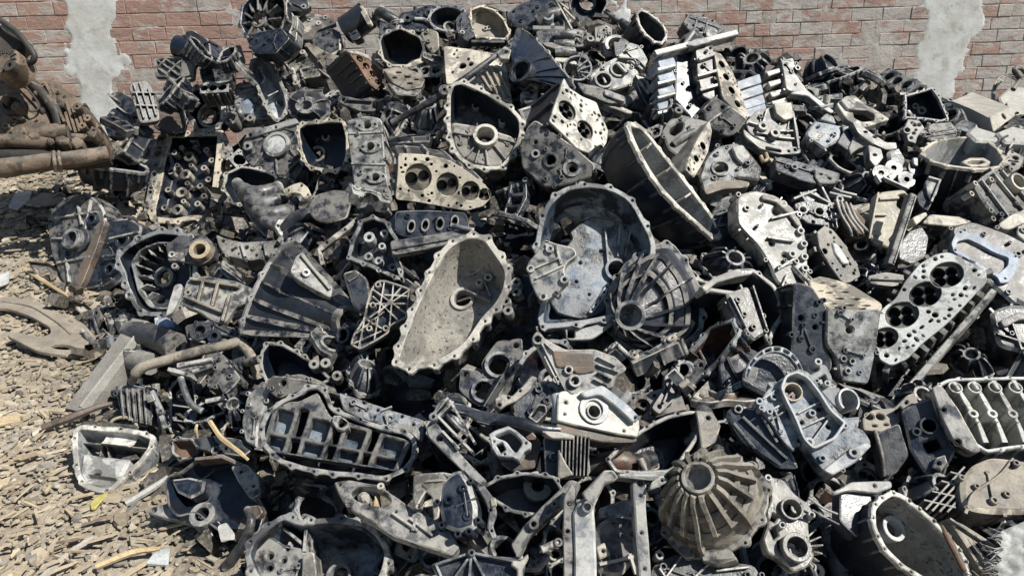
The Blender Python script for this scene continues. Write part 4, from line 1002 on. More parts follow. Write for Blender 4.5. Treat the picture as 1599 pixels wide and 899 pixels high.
# ribbed cone with collar, lower right
t = Thing('ribbed_cone', 'bell housing', 'dusty tan conical bell housing with deep ribs and an open round collar on top', 1112, 790, (-.34, .50, .80), .10, ref='tan ribbed cone')
t.cone([(1040, 760), (1058, 730), (1090, 712), (1140, 712), (1180, 728), (1200, 752), (1200, 785), (1186, 820), (1160, 850), (1120, 872), (1080, 872), (1046, 850), (1030, 812)], (1089, 744, 19), .15, ribs=17, mf='GD', ms='T', bulge=0, bolts=11, ear=7, hole=2, hubm='MG', hubring=5, hubdepth=.03, steps=(.20, .52), fw=8, ribh=.016, ribw=.008)
t.slab('foot', [(1040, 842), (1052, 828), (1072, 832), (1086, 870), (1070, 872), (1052, 856)], -.03, .01, 'GD'); t.slab('foot', [(1092, 858), (1140, 856), (1152, 872), (1120, 882), (1096, 876)], -.04, .016, 'GD')
t.slab('top_lug', [(1150, 706), (1160, 712), (1158, 728), (1146, 726)], .02, .06, 'GD')

# black pan behind it
t = Thing('oil_pan', 'oil sump', 'black bowl shaped sump with tan rim behind the tan ribbed cone', 1022, 690, (.05, .50, .86), .05, ref='black bowl sump')
t.housing([(946, 716), (968, 694), (1002, 668), (1040, 648), (1078, 640), (1100, 644), (1098, 670), (1082, 698), (1060, 728), (1046, 738), (1000, 740), (960, 738)], .13, fw=6, sm=4, bolts=9, ear=3, hole=1.5, floor=.8, mf='GD', ms=('K', 'KB'))
t.slab('end_plate', [(1086, 640), (1112, 642), (1126, 664), (1118, 690), (1096, 700), (1092, 668)], -.05, .012, 'T', holes=[(1106, 652, 3)], n=60, sm=1)

# open case with oil in it at the lower right corner
t = Thing('sump_case', 'gearbox case', 'pointed gearbox case with bright holed rim, oily grey inside and stacked bearing rings', 1430, 840, (.26, .50, .83), .13, ref='pointed case with bright holed rim')
t.housing([(1360, 792), (1372, 776), (1391, 765), (1410, 770), (1448, 800), (1478, 828), (1508, 866), (1522, 905), (1530, 945), (1500, 950), (1455, 914), (1412, 888), (1380, 858), (1362, 822)], .19, fw=8, sm=3, bolts=20, ear=2.5, hole=2.6, floor=.82, mf='MX', ms=('KD', 'GS'))
for z0, z1, c in ((-.15, -.11, 'S'), (-.108, -.085, 'MW'), (-.083, -.06, 'S')): t.ring('bearing_ring', 1397, 824, 14, 21, z0, z1, c)
t.bars('web', [(1390, 792, 1456, 846)], 12, .05, -.09, 'G')
t.slab('red_sealant', [(1469, 816), (1474, 818), (1492, 846), (1513, 890), (1506, 890), (1486, 852)], -.003, .004, 'R')
t = Thing('case_shoulder', 'gearbox case', 'flat tan shoulder casting along the edge of the pointed case', 1520, 848, (.25, .55, .8), .09, ref='tan shoulder casting')
t.slab('plate', [(1478, 806), (1505, 818), (1550, 846), (1575, 870), (1560, 890), (1535, 892), (1522, 870), (1500, 836)], -.04, 0, 'T', n=70, sm=2); t.bars('rib', [(1484, 808, 1574, 868), (1520, 850, 1540, 876), (1530, 846, 1552, 872)], 3.5, .02, .010, 'KD')
t = Thing('top_bracket_plate', 'bracket', 'thin flat bracket strip lying over the top of the pointed case', 1360, 765, (.1, .5, .86), .16, ref='thin bracket strip')
t.slab('strip', [(1300, 768), (1330, 752), (1392, 750), (1394, 760), (1370, 770), (1330, 766), (1302, 772)], -.012, 0, 'GD', holes=[(1366, 758, 2.5)]); t.slab('hanging_web', [(1312, 766), (1360, 770), (1364, 800), (1340, 840), (1312, 812)], -.05, -.014, 'KB')

# engine front casting with round hole
t = Thing('pump_body', 'front cover', 'oil stained silver front cover with one round hole, raised curved fence and bolt bosses', 1270, 640, (-.10, .42, .90), .13, ref='silver front cover with round hole')
t.slab('plate', [(1184, 634), (1196, 610), (1222, 590), (1246, 573), (1262, 580), (1282, 608), (1304, 636), (1322, 660), (1350, 672), (1362, 692), (1340, 716), (1298, 742), (1284, 734), (1262, 702), (1246, 680), (1240, 706), (1222, 690), (1206, 664)], -.05, 0, 'SB', holes=[(1238, 611, 12.5), (1279, 638, 3.5), (1252, 659, 3), (1294, 666, 3.5), (1264, 690, 3), (1332, 706, 3)], n=120, sm=1)
t.ring('seal_bush', 1238, 611, 12.8, 15.5, -.01, .008, 'BRASS')
m = MB(); o_ = t.O([(1214, 610), (1222, 590), (1240, 583), (1258, 592), (1278, 618), (1296, 646), (1318, 664), (1300, 690), (1266, 706), (1250, 690), (1240, 664), (1226, 636)], 120, 4)
m.slab(o_, [inset(o_, t.R(4))], -.002, .026, .001); t.built(m, 'fence', 'S')
t.bars('rib', [(1246, 644, 1282, 626), (1250, 668, 1300, 646), (1270, 686, 1300, 646), (1192, 622, 1218, 604), (1204, 640, 1222, 630), (1206, 654, 1224, 642)], 3, .012, .010, 'SB')
for x, y, r in [(1264, 690, 8), (1334, 706, 8), (1186, 626, 6), (1202, 642, 5), (1189, 636, 4), (1320, 664, 5), (1278, 564, 6), (1292, 598, 5)]: t.ring('bolt_boss', x, y, r * .42, r, -.03, .018, 'MW' if r > 6 else 'S')
t.slab('ear', [(1260, 586), (1280, 578), (1276, 566), (1290, 570), (1300, 590), (1296, 606), (1312, 604), (1318, 640), (1300, 632)], -.03, .002, 'MG', holes=[[(1272, 594), (1288, 584), (1294, 602), (1282, 606)]])
t.slab('lower_foot', [(1300, 742), (1284, 734), (1326, 700), (1352, 690), (1362, 694), (1338, 720)], -.03, .012, 'S', holes=[(1332, 706, 3.3)])
t = Thing('split_sleeve', 'bearing shell', 'broken silver sleeve ring at the edge of the silver front cover', 1328, 628, (.25, .35, .9), .15, ref='broken sleeve')
m = MB(); c = t.L(1326, 624, 0)
for r0, r1 in ((16, 19),):
    Pq = []
    for k in range(24):
        a = -.9 + 4.9 * k / 23; Pq.append([V((c[0] + t.R(r) * cos(a), c[1] + t.R(r) * sin(a), z)) for r, z in ((r0, 0), (r1, 0), (r1, -.07), (r0, -.07))])
    m.loft(Pq, c0=True, c1=True)
t.built(m, 'sleeve', 'S', wob=.0005); t.slab('base', [(1306, 640), (1322, 652), (1346, 650), (1340, 668), (1316, 666), (1304, 652)], -.07, -.04, 'SB')
t = Thing('ring_gear_arc', 'bell housing', 'thin bright windowed arch of a bell rim over a dark dish', 1205, 580, (.0, .30, .95), .08, ref='windowed arch rim')
c0 = (1210, 606)
arc = [(c0[0] + 50 * cos(a), c0[1] - 66 * sin(a)) for a in [.35 + 2.5 * k / 24 for k in range(25)]]; arci = [(c0[0] + 42 * cos(a), c0[1] - 56 * sin(a)) for a in [.35 + 2.5 * k / 24 for k in range(25)]]
hol = []
for k in range(1, 23, 3):
    q = lambda i, f: (arci[i][0] + (arc[i][0] - arci[i][0]) * f, arci[i][1] + (arc[i][1] - arci[i][1]) * f)
    hol.append([q(k, .28), q(k + 1, .28), q(k + 2, .28), q(k + 2, .72), q(k + 1, .72), q(k, .72)])
t.slab('rim', arc + arci[::-1], -.015, 0, 'MW', holes=hol, n=130, sm=0)
t.slab('dish', [(1160, 600), (1166, 572), (1190, 552), (1220, 550), (1246, 566), (1254, 588), (1230, 600), (1200, 620)], -.09, -.05, 'KB', sm=4, bev=.01)
t.slab('clay_patch', [(1160, 584), (1172, 570), (1184, 574), (1182, 592), (1172, 600), (1160, 594)], -.052, -.044, 'T', sm=4)
t = Thing('torn_cover', 'cover', 'crumpled black cover with one oval eye, beside the silver front cover', 1180, 680, (-.15, .4, .9), .06, ref='crumpled black cover')
t.slab('sheet', [(1134, 642), (1150, 630), (1190, 640), (1210, 668), (1240, 710), (1248, 730), (1216, 730), (1190, 712), (1160, 690), (1144, 666)], -.04, 0, 'KB', holes=[(1153, 638, 5, .7)], n=90, sm=2, bev=.006)
t.ring('oval_eye', 1153, 638, 4, 7, -.01, .006, 'MG'); t.bars('rib', [(1160, 650, 1230, 716), (1146, 660, 1178, 700), (1190, 650, 1214, 690)], 4, .02, .012, 'K')

# twin bore flange with lattice, bottom
t = Thing('twin_hole_plate', 'flange plate', 'grey plate with two big round holes and open lattice beside the tan ribbed cone', 1236, 815, (.0, .52, .85), .10, ref='two hole lattice plate')
t.slab('plate', [(1200, 742), (1224, 748), (1240, 770), (1262, 786), (1272, 802), (1262, 818), (1266, 845), (1272, 866), (1262, 884), (1240, 892), (1214, 870), (1198, 862), (1192, 842), (1200, 820), (1196, 796), (1204, 780)], -.03, 0, 'GD',
    holes=[(1237, 793, 14), (1245, 853, 15), [(1202, 826), (1212, 822), (1216, 836), (1208, 842)], [(1206, 800), (1216, 806), (1210, 816), (1202, 812)], [(1214, 844), (1224, 842), (1226, 856), (1216, 856)], (1222, 818, 4)], n=120, sm=2, bev=.003)
t.ring('collar', 1237, 793, 14, 18, -.02, .012, 'MG'); t.ring('collar', 1245, 853, 15, 22, -.03, .02, 'GD')
for x, y in [(1268, 803), (1222, 819), (1200, 745)]: t.ring('bolt_eye', x, y, 2.6, 5.6, -.02, .014, 'S')
m = MB()
for k in range(9):
    a = -1.9 + k * .33; m.beam(t.L3(1245 + 22 * cos(a), 853 - 22 * sin(a), .006), t.L3(1245 + 40 * cos(a), 853 - 40 * sin(a), -.02), t.R(2.5), .03)
t.built(m, 'rib', 'GD')
t = Thing('prong_rod', 'rod', 'two thin bright studs poking out of the two hole lattice plate', 1285, 790, (.2, .5, .8), .14, ref='thin studs')
t.pipe('stud', [(1262, 776, 0), (1286, 793, 0), (1308, 802, 0)], 1.8, 'MG'); t.pipe('stud', [(1268, 796, 0), (1290, 808, 0), (1310, 818, 0)], 1.8, 'MG')

# trough ladder on the right edge
t = Thing('girdle_frame', 'engine bedplate', 'cream edged girdle frame with dark compartments and bright bearing bridges at the frame edge', 1545, 645, (-.05, .62, .78), .14, ref='cream edged girdle frame')
t.housing([(1464, 598), (1480, 590), (1540, 588), (1640, 588), (1650, 640), (1648, 692), (1590, 698), (1542, 706), (1520, 692), (1496, 660), (1474, 626)], .12, fw=5, sm=1, bolts=12, ear=3, hole=1.2, floor=.95, mf='MX', ms=('G', 'WD'))
for x0, y0 in [(1488, 592), (1518, 592), (1550, 592), (1582, 592)]:
    m = MB(); Q = [(x0, y0), (x0 + 10, y0 + 16), (x0 + 24, y0 + 40), (x0 + 40, y0 + 66), (x0 + 52, y0 + 98)]
    for i_, (p, q) in enumerate(zip(Q, Q[1:])): m.beam(t.L3(*p, -.004 - .006 * (i_ % 2)), t.L3(*q, -.004 - .006 * (i_ % 2)), t.R(6 if i_ % 2 else 9), .06, w2=t.R(9 if i_ % 2 else 6))
    t.built(m, 'bearing_bridge', 'M'); t.ring('bridge_eye', x0 + 32, y0 + 53, 3.5, 8, -.05, .002, 'M', n=16)
    t.ring('journal_half', x0 + 4, y0 + 12, 8, 11, -.06, -.004, 'M', n=20)
t = Thing('burnt_port_block', 'engine block', 'soot black ported block with square and round mouths, beside the girdle frame', 1448, 680, (-.25, .35, .9), .10, ref='soot black ported block')
t.slab('face', [(1408, 640), (1440, 624), (1466, 616), (1492, 660), (1500, 690), (1480, 730), (1446, 742), (1420, 700)], -.14, 0, 'KB', holes=[(1451, 664, 10), [(1440, 692), (1464, 684), (1472, 698), (1450, 708)]], n=90, sm=2, bev=.005)
t.ring('port_rim', 1451, 664, 10, 14, -.01, .008, 'K'); t.slab('gasket_eye', [(1456, 730), (1462, 714), (1476, 710), (1480, 722), (1470, 736)], -.002, .014, 'G', holes=[(1466, 723, 3)])
t.slab('flank', [(1454, 604), (1470, 600), (1498, 640), (1534, 704), (1520, 708), (1490, 690), (1470, 650)], -.03, .03, 'G', holes=[(1496, 690, 5), (1474, 640, 3)], n=70)
t = Thing('finned_cover', 'cover', 'tan dusty finned cover with slatted side under the girdle frame', 1525, 752, (.05, .66, .75), .10, ref='tan finned cover')
t.slab('top', [(1500, 752), (1518, 726), (1550, 712), (1640, 722), (1650, 800), (1560, 800), (1528, 798), (1506, 790)], -.08, 0, 'T', n=80, sm=3, bev=.008)
t.bars('slat', [(1446, 795, 1506, 728), (1456, 797, 1514, 734), (1468, 798, 1516, 746), (1480, 799, 1512, 762), (1444, 780, 1494, 792), (1456, 766, 1500, 776), (1470, 750, 1510, 760), (1484, 736, 1520, 746)], 3, .03, -.02, 'KD')
t.pipe('bead', [(1510, 792, .004), (1520, 770, .006), (1560, 742, .006), (1582, 716, .004)], 2, 'T'); t.ring('nut', 1588, 722, 2, 6, -.01, .014, 'KD')

# oil pump body with white face
t = Thing('pump_face', 'oil pump', 'cream machined pump face with round hole and rusty lower edge below the smashed clutch housing', 935, 646, (.22, .44, .87), .15, ref='cream pump face')
t.slab('body', [(872, 612), (884, 608), (892, 616), (905, 610), (930, 606), (955, 618), (972, 634), (998, 650), (1000, 668), (997, 682), (960, 676), (910, 666), (870, 656)], -.05, 0, 'M', holes=[(928, 642, 9), (884, 628, 2.5), (990, 656, 3), (882, 646, 2), (975, 672, 2)], n=100, sm=1)
t.ring('seal_ring', 928, 638, 14, 24, -.004, .006, 'S'); t.ring('seal_ring', 928, 642, 9, 12, -.01, .012, 'MG')
t.slab('web', [(905, 612), (940, 600), (985, 634), (1000, 650), (990, 660), (960, 632), (936, 616), (914, 620)], -.02, .018, 'SB', holes=[(994, 652, 3)])
t.slab('rust_edge', [(870, 657), (910, 668), (960, 678), (998, 684), (994, 690), (940, 690), (868, 672)], -.06, -.012, 'BR')
t.pipe('sleeve', [(868, 616, -.02), (872, 640, -.02), (868, 660, -.03)], 9, 'S')
t = Thing('timing_plate', 'timing cover', 'black ribbed timing plate with brown gasket patch hanging above the cream pump face', 890, 566, (.0, .32, .95), .11, ref='brown patched timing plate')
t.slab('plate', [(832, 522), (840, 514), (852, 530), (884, 546), (928, 545), (960, 556), (980, 575), (962, 590), (958, 606), (940, 606), (906, 614), (890, 616), (868, 596), (852, 570), (840, 545)], -.03, 0, 'G', holes=[(840, 529, 5, .6, 1.3), (888, 577, 4), (869, 592, 3), (898, 594, 6), (880, 570, 3)], n=110, sm=2)
t.slab('gasket_patch', [(862, 546), (926, 552), (930, 580), (900, 584), (890, 574), (868, 572)], -.002, .006, 'BR')
t.ring('eye', 840, 529, 5, 9, -.02, .012, 'G'); t.ring('eye', 888, 577, 4, 7, -.01, .010, 'S'); t.ring('eye', 898, 594, 6, 10, -.01, .012, 'S'); t.ring('eye', 869, 592, 3, 6, -.01, .01, 'S')
t.bars('rib', [(846, 536, 884, 612), (850, 534, 866, 548), (850, 556, 872, 600), (934, 556, 962, 570), (932, 568, 966, 580), (934, 580, 956, 592), (928, 590, 950, 602)], 2.5, .02, .012, 'SB')

#, beside the ribbed bell
t = Thing('hooded_case', 'gearbox case', 'black hooded case with grey dusty rim beside the half buried ribbed bell', 1160, 480, (.22, .42, .88), .10, ref='black hooded case')
t.housing([(1092, 452), (1110, 436), (1150, 420), (1176, 418), (1194, 432), (1212, 446), (1222, 470), (1226, 492), (1214, 512), (1202, 538), (1180, 500), (1160, 462), (1130, 458)], .13, fw=7, sm=3, bolts=9, ear=4, hole=1.5, floor=.8, mf='GD', ms=('KD', 'KD'))
t.slab('side_plate', [(1134, 458), (1168, 446), (1186, 470), (1196, 520), (1178, 532), (1150, 500)], -.05, .01, 'KD', sm=3, bev=.006); t.bars('rib', [(1176, 446, 1198, 510), (1142, 462, 1166, 510)], 3, .02, .022, 'K')
t.slab('hood_rim', [(1094, 448), (1120, 430), (1152, 419), (1178, 420), (1176, 428), (1150, 432), (1120, 440), (1102, 456)], -.03, .02, 'GD')

# conical tail casting left of centre
t = Thing('tail_cone', 'gearbox case', 'tapered ribbed tail casting with wide black mouth and dusty upper ribs', 425, 458, (.72, -.10, .68), .14, ref='tapered ribbed tail casting')
t.cone([(458, 372), (468, 384), (462, 410), (446, 446), (424, 484), (400, 514), (384, 528), (374, 520), (382, 490), (398, 450), (420, 410), (440, 384)], (546, 502, 17), .30, ribs=13, mf='MG', ms='KD', bolts=10, ear=4, hole=1.6, hubm='T', hubring=6, hubdepth=.06, fw=5, bulge=1., ribh=.016, ribw=.007)
t = Thing('tail_arm', 'bracket', 'tan flat arm with one bright bolt eye lying on the tapered tail casting', 484, 428, (.30, .42, .86), .23, ref='tan arm with bolt eye')
t.slab('arm', [(462, 400), (472, 392), (490, 418), (520, 446), (518, 466), (500, 456), (470, 440), (452, 424)], -.03, 0, 'GD', n=70, sm=2); t.ring('bolt_eye', 478, 425, 3, 7, -.004, .010, 'MW'); t.bars('rib', [(470, 396, 516, 450)], 4, .02, .012, 'T')

# open head, centre left
t = Thing('rocker_box', 'cylinder head', 'short open cylinder head with pale L shaped rim and three white washers inside', 596, 396, (-.05, .34, .94), .12, ref='open head with washers')
t.housing([(541, 402), (548, 372), (562, 342), (582, 336), (604, 344), (612, 358), (622, 372), (618, 396), (632, 440), (610, 432), (576, 416), (552, 408)], .07, fw=6, sm=1, bolts=11, ear=3, hole=1.6, floor=.95, mf='MG', ms=('KD', 'K'), towers=[(575, 400, 3, 7), (591, 407, 3, 7), (613, 417, 3, 7), (576, 370, 4, 9, -.01), (600, 364, 3, 7), (596, 384, 3, 6)], towerm='MW')
t = Thing('port_row', 'exhaust manifold', 'black bar with a row of four oval exhaust ports under the tan topped head', 672, 352, (.1, .1, .99), .07, ref='black port row')
t.slab('bar', [(616, 330), (660, 328), (728, 332), (736, 366), (700, 370), (640, 372), (618, 366)], -.08, 0, 'KB', holes=[(642, 354, 6, .7, 1.4), (664, 352, 6.5, .7, 1.4), (687, 350, 6.5, .7, 1.4), (710, 346, 5.5, .7, 1.4)], n=80)
for x, y in [(642, 354), (664, 352), (687, 350), (710, 346)]:
    m = MB(); c = t.L(x, y); m.slab(circle(c, t.R(11), 24, .6, 1.4), [circle(c, t.R(7), 20, .62, 1.4)], -.002, .008, .001); t.built(m, 'port_rim', 'G')
t = Thing('flat_bar', 'bar', 'flat black bar with ribs lying under the black port row', 670, 378, (.05, .4, .9), .12, ref='flat black bar')
t.slab('bar', [(608, 376), (700, 362), (736, 356), (738, 372), (700, 382), (612, 398)], -.03, 0, 'KD', holes=[(618, 390, 2.5)]); t.bars('rib', [(612, 388, 736, 366)], 3, .02, .008, 'K'); t.pipe('end_pipe', [(704, 352, .01), (722, 356, .012), (740, 360, .012)], 4, 'G')
t = Thing('lattice_cover', 'timing cover', 'black timing cover with an open spider web lattice of thin ribs', 602, 490, (.05, .30, .95), .10, ref='spider web lattice cover')
P = [(588, 438), (600, 436), (640, 450), (638, 476), (636, 496), (612, 508), (606, 520), (588, 532), (562, 546), (546, 538), (552, 520), (566, 500), (572, 474), (578, 452)]
t.slab('back_plate', P, -.05, -.022, 'KB', n=80, sm=1); m = MB(); o_ = t.O(P, 90, 1); m.slab(o_, [inset(o_, t.R(3))], -.03, 0, .001); t.built(m, 'rim', 'MG')
t.bars('rib', [(580, 450, 636, 490), (600, 438, 584, 530), (640, 452, 570, 500), (614, 442, 608, 508), (574, 474, 638, 474), (568, 496, 606, 518), (556, 520, 600, 486), (628, 446, 590, 490), (552, 536, 596, 516), (572, 484, 560, 542), (622, 500, 582, 462), (636, 462, 600, 460)], 2, .022, -.001, 'G')
for x, y in [(590, 444), (576, 512), (583, 502), (602, 512), (582, 476)]: t.ring('boss', x, y, 2.5, 5, -.03, .006, 'MG')
t = Thing('black_shield', 'shield', 'smooth black shield plate between the tapered tail casting and the lattice cover', 558, 452, (.1, .2, .97), .05, ref='smooth black shield')
t.slab('plate', [(534, 426), (556, 420), (574, 436), (580, 470), (570, 494), (552, 480), (542, 450)], -.03, 0, 'KB', n=60, sm=4, bev=.006)
t.slab('fold', [(536, 428), (556, 421), (560, 430), (544, 440)], -.01, .012, 'KD')
t = Thing('slotted_strip', 'bracket', 'thin angled grey strip with small holes above the tapered tail casting', 530, 365, (.1, .4, .9), .12, ref='thin angled strip')
t.slab('strip', [(494, 386), (540, 352), (566, 330), (570, 336), (540, 362), (498, 394)], -.02, 0, 'MG', holes=[(510, 378, 2), (538, 358, 2), (556, 344, 2)], n=70); t.slab('foot', [(494, 386), (502, 394), (508, 412), (500, 414)], -.02, .002, 'G')
# ------------------------------------------------------------------ left flank
t = Thing('round_gearbox', 'gearbox', 'bluish black round gearbox split by a rusty flange bar, on the stones', 128, 372, (-.30, .22, .93), .10, ref='bluish round gearbox')
t.slab('dish', [(72, 350), (80, 325), (104, 306), (136, 300), (160, 322), (166, 345), (150, 390), (128, 440), (112, 456), (96, 440), (80, 400)], -.12, 0, 'KD', sm=6, bev=.014, n=110)
t.ring('bearing_collar', 110, 372, 11, 17, -.02, .05, 'G'); t.ring('hub', 122, 374, 4, 20, -.02, .02, 'K')
t.slab('flange_bar', [(158, 341), (164, 346), (148, 393), (130, 438), (117, 458), (112, 455), (128, 408), (146, 366)], -.05, .012, 'BR', n=80, sm=1)
t.slab('far_half', [(166, 344), (200, 340), (222, 352), (210, 400), (188, 440), (150, 448), (128, 452), (146, 410)], -.1, -.02, 'KB', sm=4, bev=.01)
t.bars('rib', [(84, 340, 150, 330), (80, 372, 98, 372), (88, 410, 140, 400), (120, 320, 126, 350), (100, 390, 106, 440), (140, 312, 132, 360), (170, 372, 214, 362), (160, 400, 204, 396)], 3, .02, .014, 'G')
t.ring('boss', 142, 342, 6, 9, -.01, .024, 'KB'); t.ring('boss', 190, 374, 8, 13, -.03, .006, 'KB'); t.ring('boss', 170, 420, 6, 10, -.03, .004, 'KB')
t = Thing('bell_ring', 'bell housing', 'black bell with a bright skeletal bolt rim along one side', 240, 425, (-.14, .2, .97), .07, ref='bell with skeletal rim')
t.housing([(178, 402), (192, 386), (220, 368), (248, 358), (280, 360), (300, 372), (308, 400), (306, 440), (290, 476), (262, 494), (228, 494), (208, 480), (196, 452), (188, 425)], .13, fw=7, sm=4, bolts=14, ear=6, hole=3, floor=.7, mf='MG', ms=('KD', 'K'), fholes=[(255, 432, 12, 17, .02)],
    walls=[(206, 412, 222, 416, 2, -.03), (208, 432, 226, 430, 2, -.03), (214, 452, 230, 444, 2, -.03), (214, 396, 228, 406, 2, -.03), (228, 384, 238, 398, 2, -.03), (246, 376, 250, 392, 2, -.03), (226, 468, 238, 456, 2, -.03)], wallm='G')
m = MB(); o_ = t.O([(200, 408), (214, 388), (240, 376), (270, 376), (290, 392), (296, 430), (284, 466), (258, 482), (230, 480), (212, 456)], 100, 4); m.slab(o_, [inset(o_, t.R(2.5))], -.06, -.016, .001); t.built(m, 'inner_ring', 'MG')
t = Thing('snout_flange', 'input shaft cover', 'dark square cover with a tan brass snout collar on top of the skeletal bell', 312, 392, (.02, .38, .92), .15, ref='brass snout cover')
t.slab('base', [(258, 384), (280, 366), (320, 366), (336, 384), (334, 402), (300, 412), (262, 404)], -.05, 0, 'K', sm=3, bev=.004, holes=[(270, 398, 3)]); t.ring('collar', 311, 389, 9.5, 16, -.02, .05, 'BRASS', n=30); t.ring('shoulder', 312, 392, 12, 23, -.01, .012, 'KD')
t.ring('bolt_eye', 268, 397, 2.4, 5.5, -.01, .014, 'MW'); t.ring('bolt_eye', 272, 415, 2.4, 5, -.02, .0, 'MW'); t.slab('lug', [(262, 392), (288, 394), (288, 408), (262, 406)], -.02, .006, 'MG', holes=[(268, 397, 2.4)])
t = Thing('engine_mount', 'engine mount', 'tan three ribbed engine mount beside the brass snout cover', 345, 465, (.08, .42, .9), .14, ref='tan ribbed mount')
t.slab('plate', [(292, 436), (320, 430), (372, 440), (400, 452), (396, 470), (368, 480), (350, 506), (330, 500), (310, 486), (286, 478), (284, 462)], -.03, 0, 'GD', n=80, sm=2); t.bars('rib', [(296, 434, 372, 446), (286, 462, 346, 486), (318, 432, 308, 470), (340, 440, 330, 476), (358, 458, 346, 500)], 4, .03, .022, 'T')
t.ring('bolt_eye', 293, 456, 2.5, 5.5, -.01, .012, 'MG')
t.slab('bright_tab', [(262, 478), (272, 444), (284, 442), (282, 462), (270, 486), (258, 494)], -.012, .014, 'S', n=50)
t = Thing('sensor_body', 'sensor', 'small pale silver fitting below the bright tab of the tan ribbed mount', 258, 504, (0, .5, .86), .08, ref='pale silver fitting')
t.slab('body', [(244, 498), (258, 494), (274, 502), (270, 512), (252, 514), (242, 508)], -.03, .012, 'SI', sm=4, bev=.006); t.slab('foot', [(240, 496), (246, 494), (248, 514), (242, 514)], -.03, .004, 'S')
t = Thing('gasket_strip', 'cylinder head', 'tan narrow head strip with small holes, beside the brass snout', 402, 388, (0, .55, .83), .11, ref='tan head strip')
t.slab('strip', [(336, 366), (350, 372), (378, 378), (420, 376), (458, 372), (466, 384), (452, 398), (420, 400), (392, 406), (352, 398), (342, 384)], -.07, 0, 'T', holes=[(348, 376, 3), (362, 390, 3), (384, 386, 4), (372, 396, 2), (410, 388, 3), (430, 384, 4), (446, 380, 2.5), (400, 398, 2.5)], n=100, sm=2)
t.bars('tab', [(376, 380, 382, 400), (412, 378, 416, 398)], 4, .02, .012, 'MG')
t = Thing('intake_manifold', 'intake manifold', 'dusty grey intake manifold of four fat curved runners with one open mouth', 412, 325, (-.08, .4, .92), .10, ref='four runner manifold')
for i, (x, y) in enumerate([(376, 300), (384, 316), (396, 333), (410, 348)]):
    t.pipe('runner', [(x - 6, y - 14, -.03), (x + 6, y - 4, .006), (x + 24, y + 2, .012), (x + 44, y - 2, -.005), (x + 60, y - 8, -.04)], [9, 11, 12, 11, 10], 'GD', m=4)
t.slab('flange', [(362, 294), (376, 284), (424, 346), (434, 366), (418, 372), (396, 350)], -.05, -.012, 'KD', n=60)
t.ring('mouth', 444, 352, 9, 13, -.03, .02, 'KD'); t.ring('mouth_eye', 464, 341, 3, 7, -.03, .012, 'MG'); t.pipe('tail', [(440, 350, -.06), (458, 330, -.06), (474, 300, -.08)], 12, 'KD')
t = Thing('wavy_gasket', 'gasket plate', 'bright thin wavy gasket plate above the four runner manifold', 462, 298, (-.1, .5, .86), .08, ref='wavy gasket plate')
t.slab('plate', [(440, 296), (456, 288), (470, 284), (480, 292), (486, 304), (476, 312), (468, 302), (456, 300), (446, 306)], -.015, 0, 'M', holes=[(450, 297, 2), (470, 290, 2.5), (480, 304, 2)], n=80, sm=1)
t = Thing('rubber_flap', 'plate', 'smooth dull grey flap of sheet lying, beside the four runner manifold', 520, 318, (.02, .42, .9), .08, ref='dull grey flap')
t.slab('sheet', [(482, 322), (492, 304), (520, 296), (544, 298), (548, 318), (542, 340), (512, 348), (494, 344), (484, 334)], -.012, 0, 'KD', sm=5, bev=.004)
t = Thing('ring_flange', 'bell housing', 'half sunk black bell with thin pale arc rim, beside the trough head', 390, 285, (.0, .4, .9), -.04, ref='thin arc rim bell')
t.housing([(346, 292), (352, 270), (376, 258), (404, 262), (430, 272), (440, 290), (420, 300), (390, 318), (362, 320)], .1, fw=4, sm=4, bolts=10, ear=4, hole=1.5, floor=.8, mf='MG', ms=('K', 'K'))
# transfer casting, beside the trough head
t = Thing('brown_box_casting', 'gearbox case', 'grey casting with flat brown square pad, beside the trough head', 200, 258, (-.2, .42, .88), .08, ref='casting with brown pad')
t.slab('body', [(140, 300), (156, 270), (180, 236), (205, 216), (230, 218), (252, 214), (254, 240), (244, 270), (228, 300), (205, 296), (180, 304), (150, 306)], -.12, 0, 'G', sm=3, bev=.008, n=90)
t.slab('square_pad', [(177, 228), (202, 222), (230, 268), (206, 280), (196, 268)], -.02, .03, 'T', n=60, sm=1); t.ring('port', 222, 236, 5, 9, -.02, .016, 'GD'); t.ring('port', 247, 243, 5, 10, -.02, .024, 'MG'); t.ring('port', 241, 272, 5, 10, -.02, .024, 'MG'); t.ring('boss', 172, 264, 3, 7, -.02, .01, 'GD')
t.slab('pale_flange', [(104, 300), (112, 284), (134, 276), (150, 262), (160, 240), (166, 244), (158, 268), (140, 284), (120, 290), (110, 302)], -.02, .006, 'MG', holes=[(124, 282, 2), (145, 273, 2), (160, 249, 2.2), (106, 296, 2)], n=90)
t.slab('tail', [(112, 302), (128, 288), (150, 284), (176, 300), (200, 300), (190, 316), (150, 318), (120, 312)], -.1, -.01, 'KB', sm=4, bev=.01)
t = Thing('rect_frame', 'cover', 'grey plate with a white edged rectangular window below the plaster streak', 218, 200, (-.1, .45, .88), .06, ref='white edged window plate')
t.slab('plate', [(180, 198), (206, 186), (226, 184), (246, 204), (266, 214), (252, 222), (232, 214), (204, 228), (194, 214)], -.04, 0, 'G', holes=[[(206, 192), (224, 188), (236, 202), (234, 208), (212, 212), (204, 204)]], n=90, sm=1)
m = MB(); o_ = t.O([(204, 190), (225, 184), (240, 202), (236, 210), (210, 214), (202, 205)], 70, 2); m.slab(o_, [inset(o_, t.R(2))], -.01, .010, .001); t.built(m, 'window_rim', 'MW')
t = Thing('black_wedge', 'cover', 'folded black plastic cover lying against the plaster streak', 205, 160, (-.3, .35, .88), .05, ref='folded black cover')
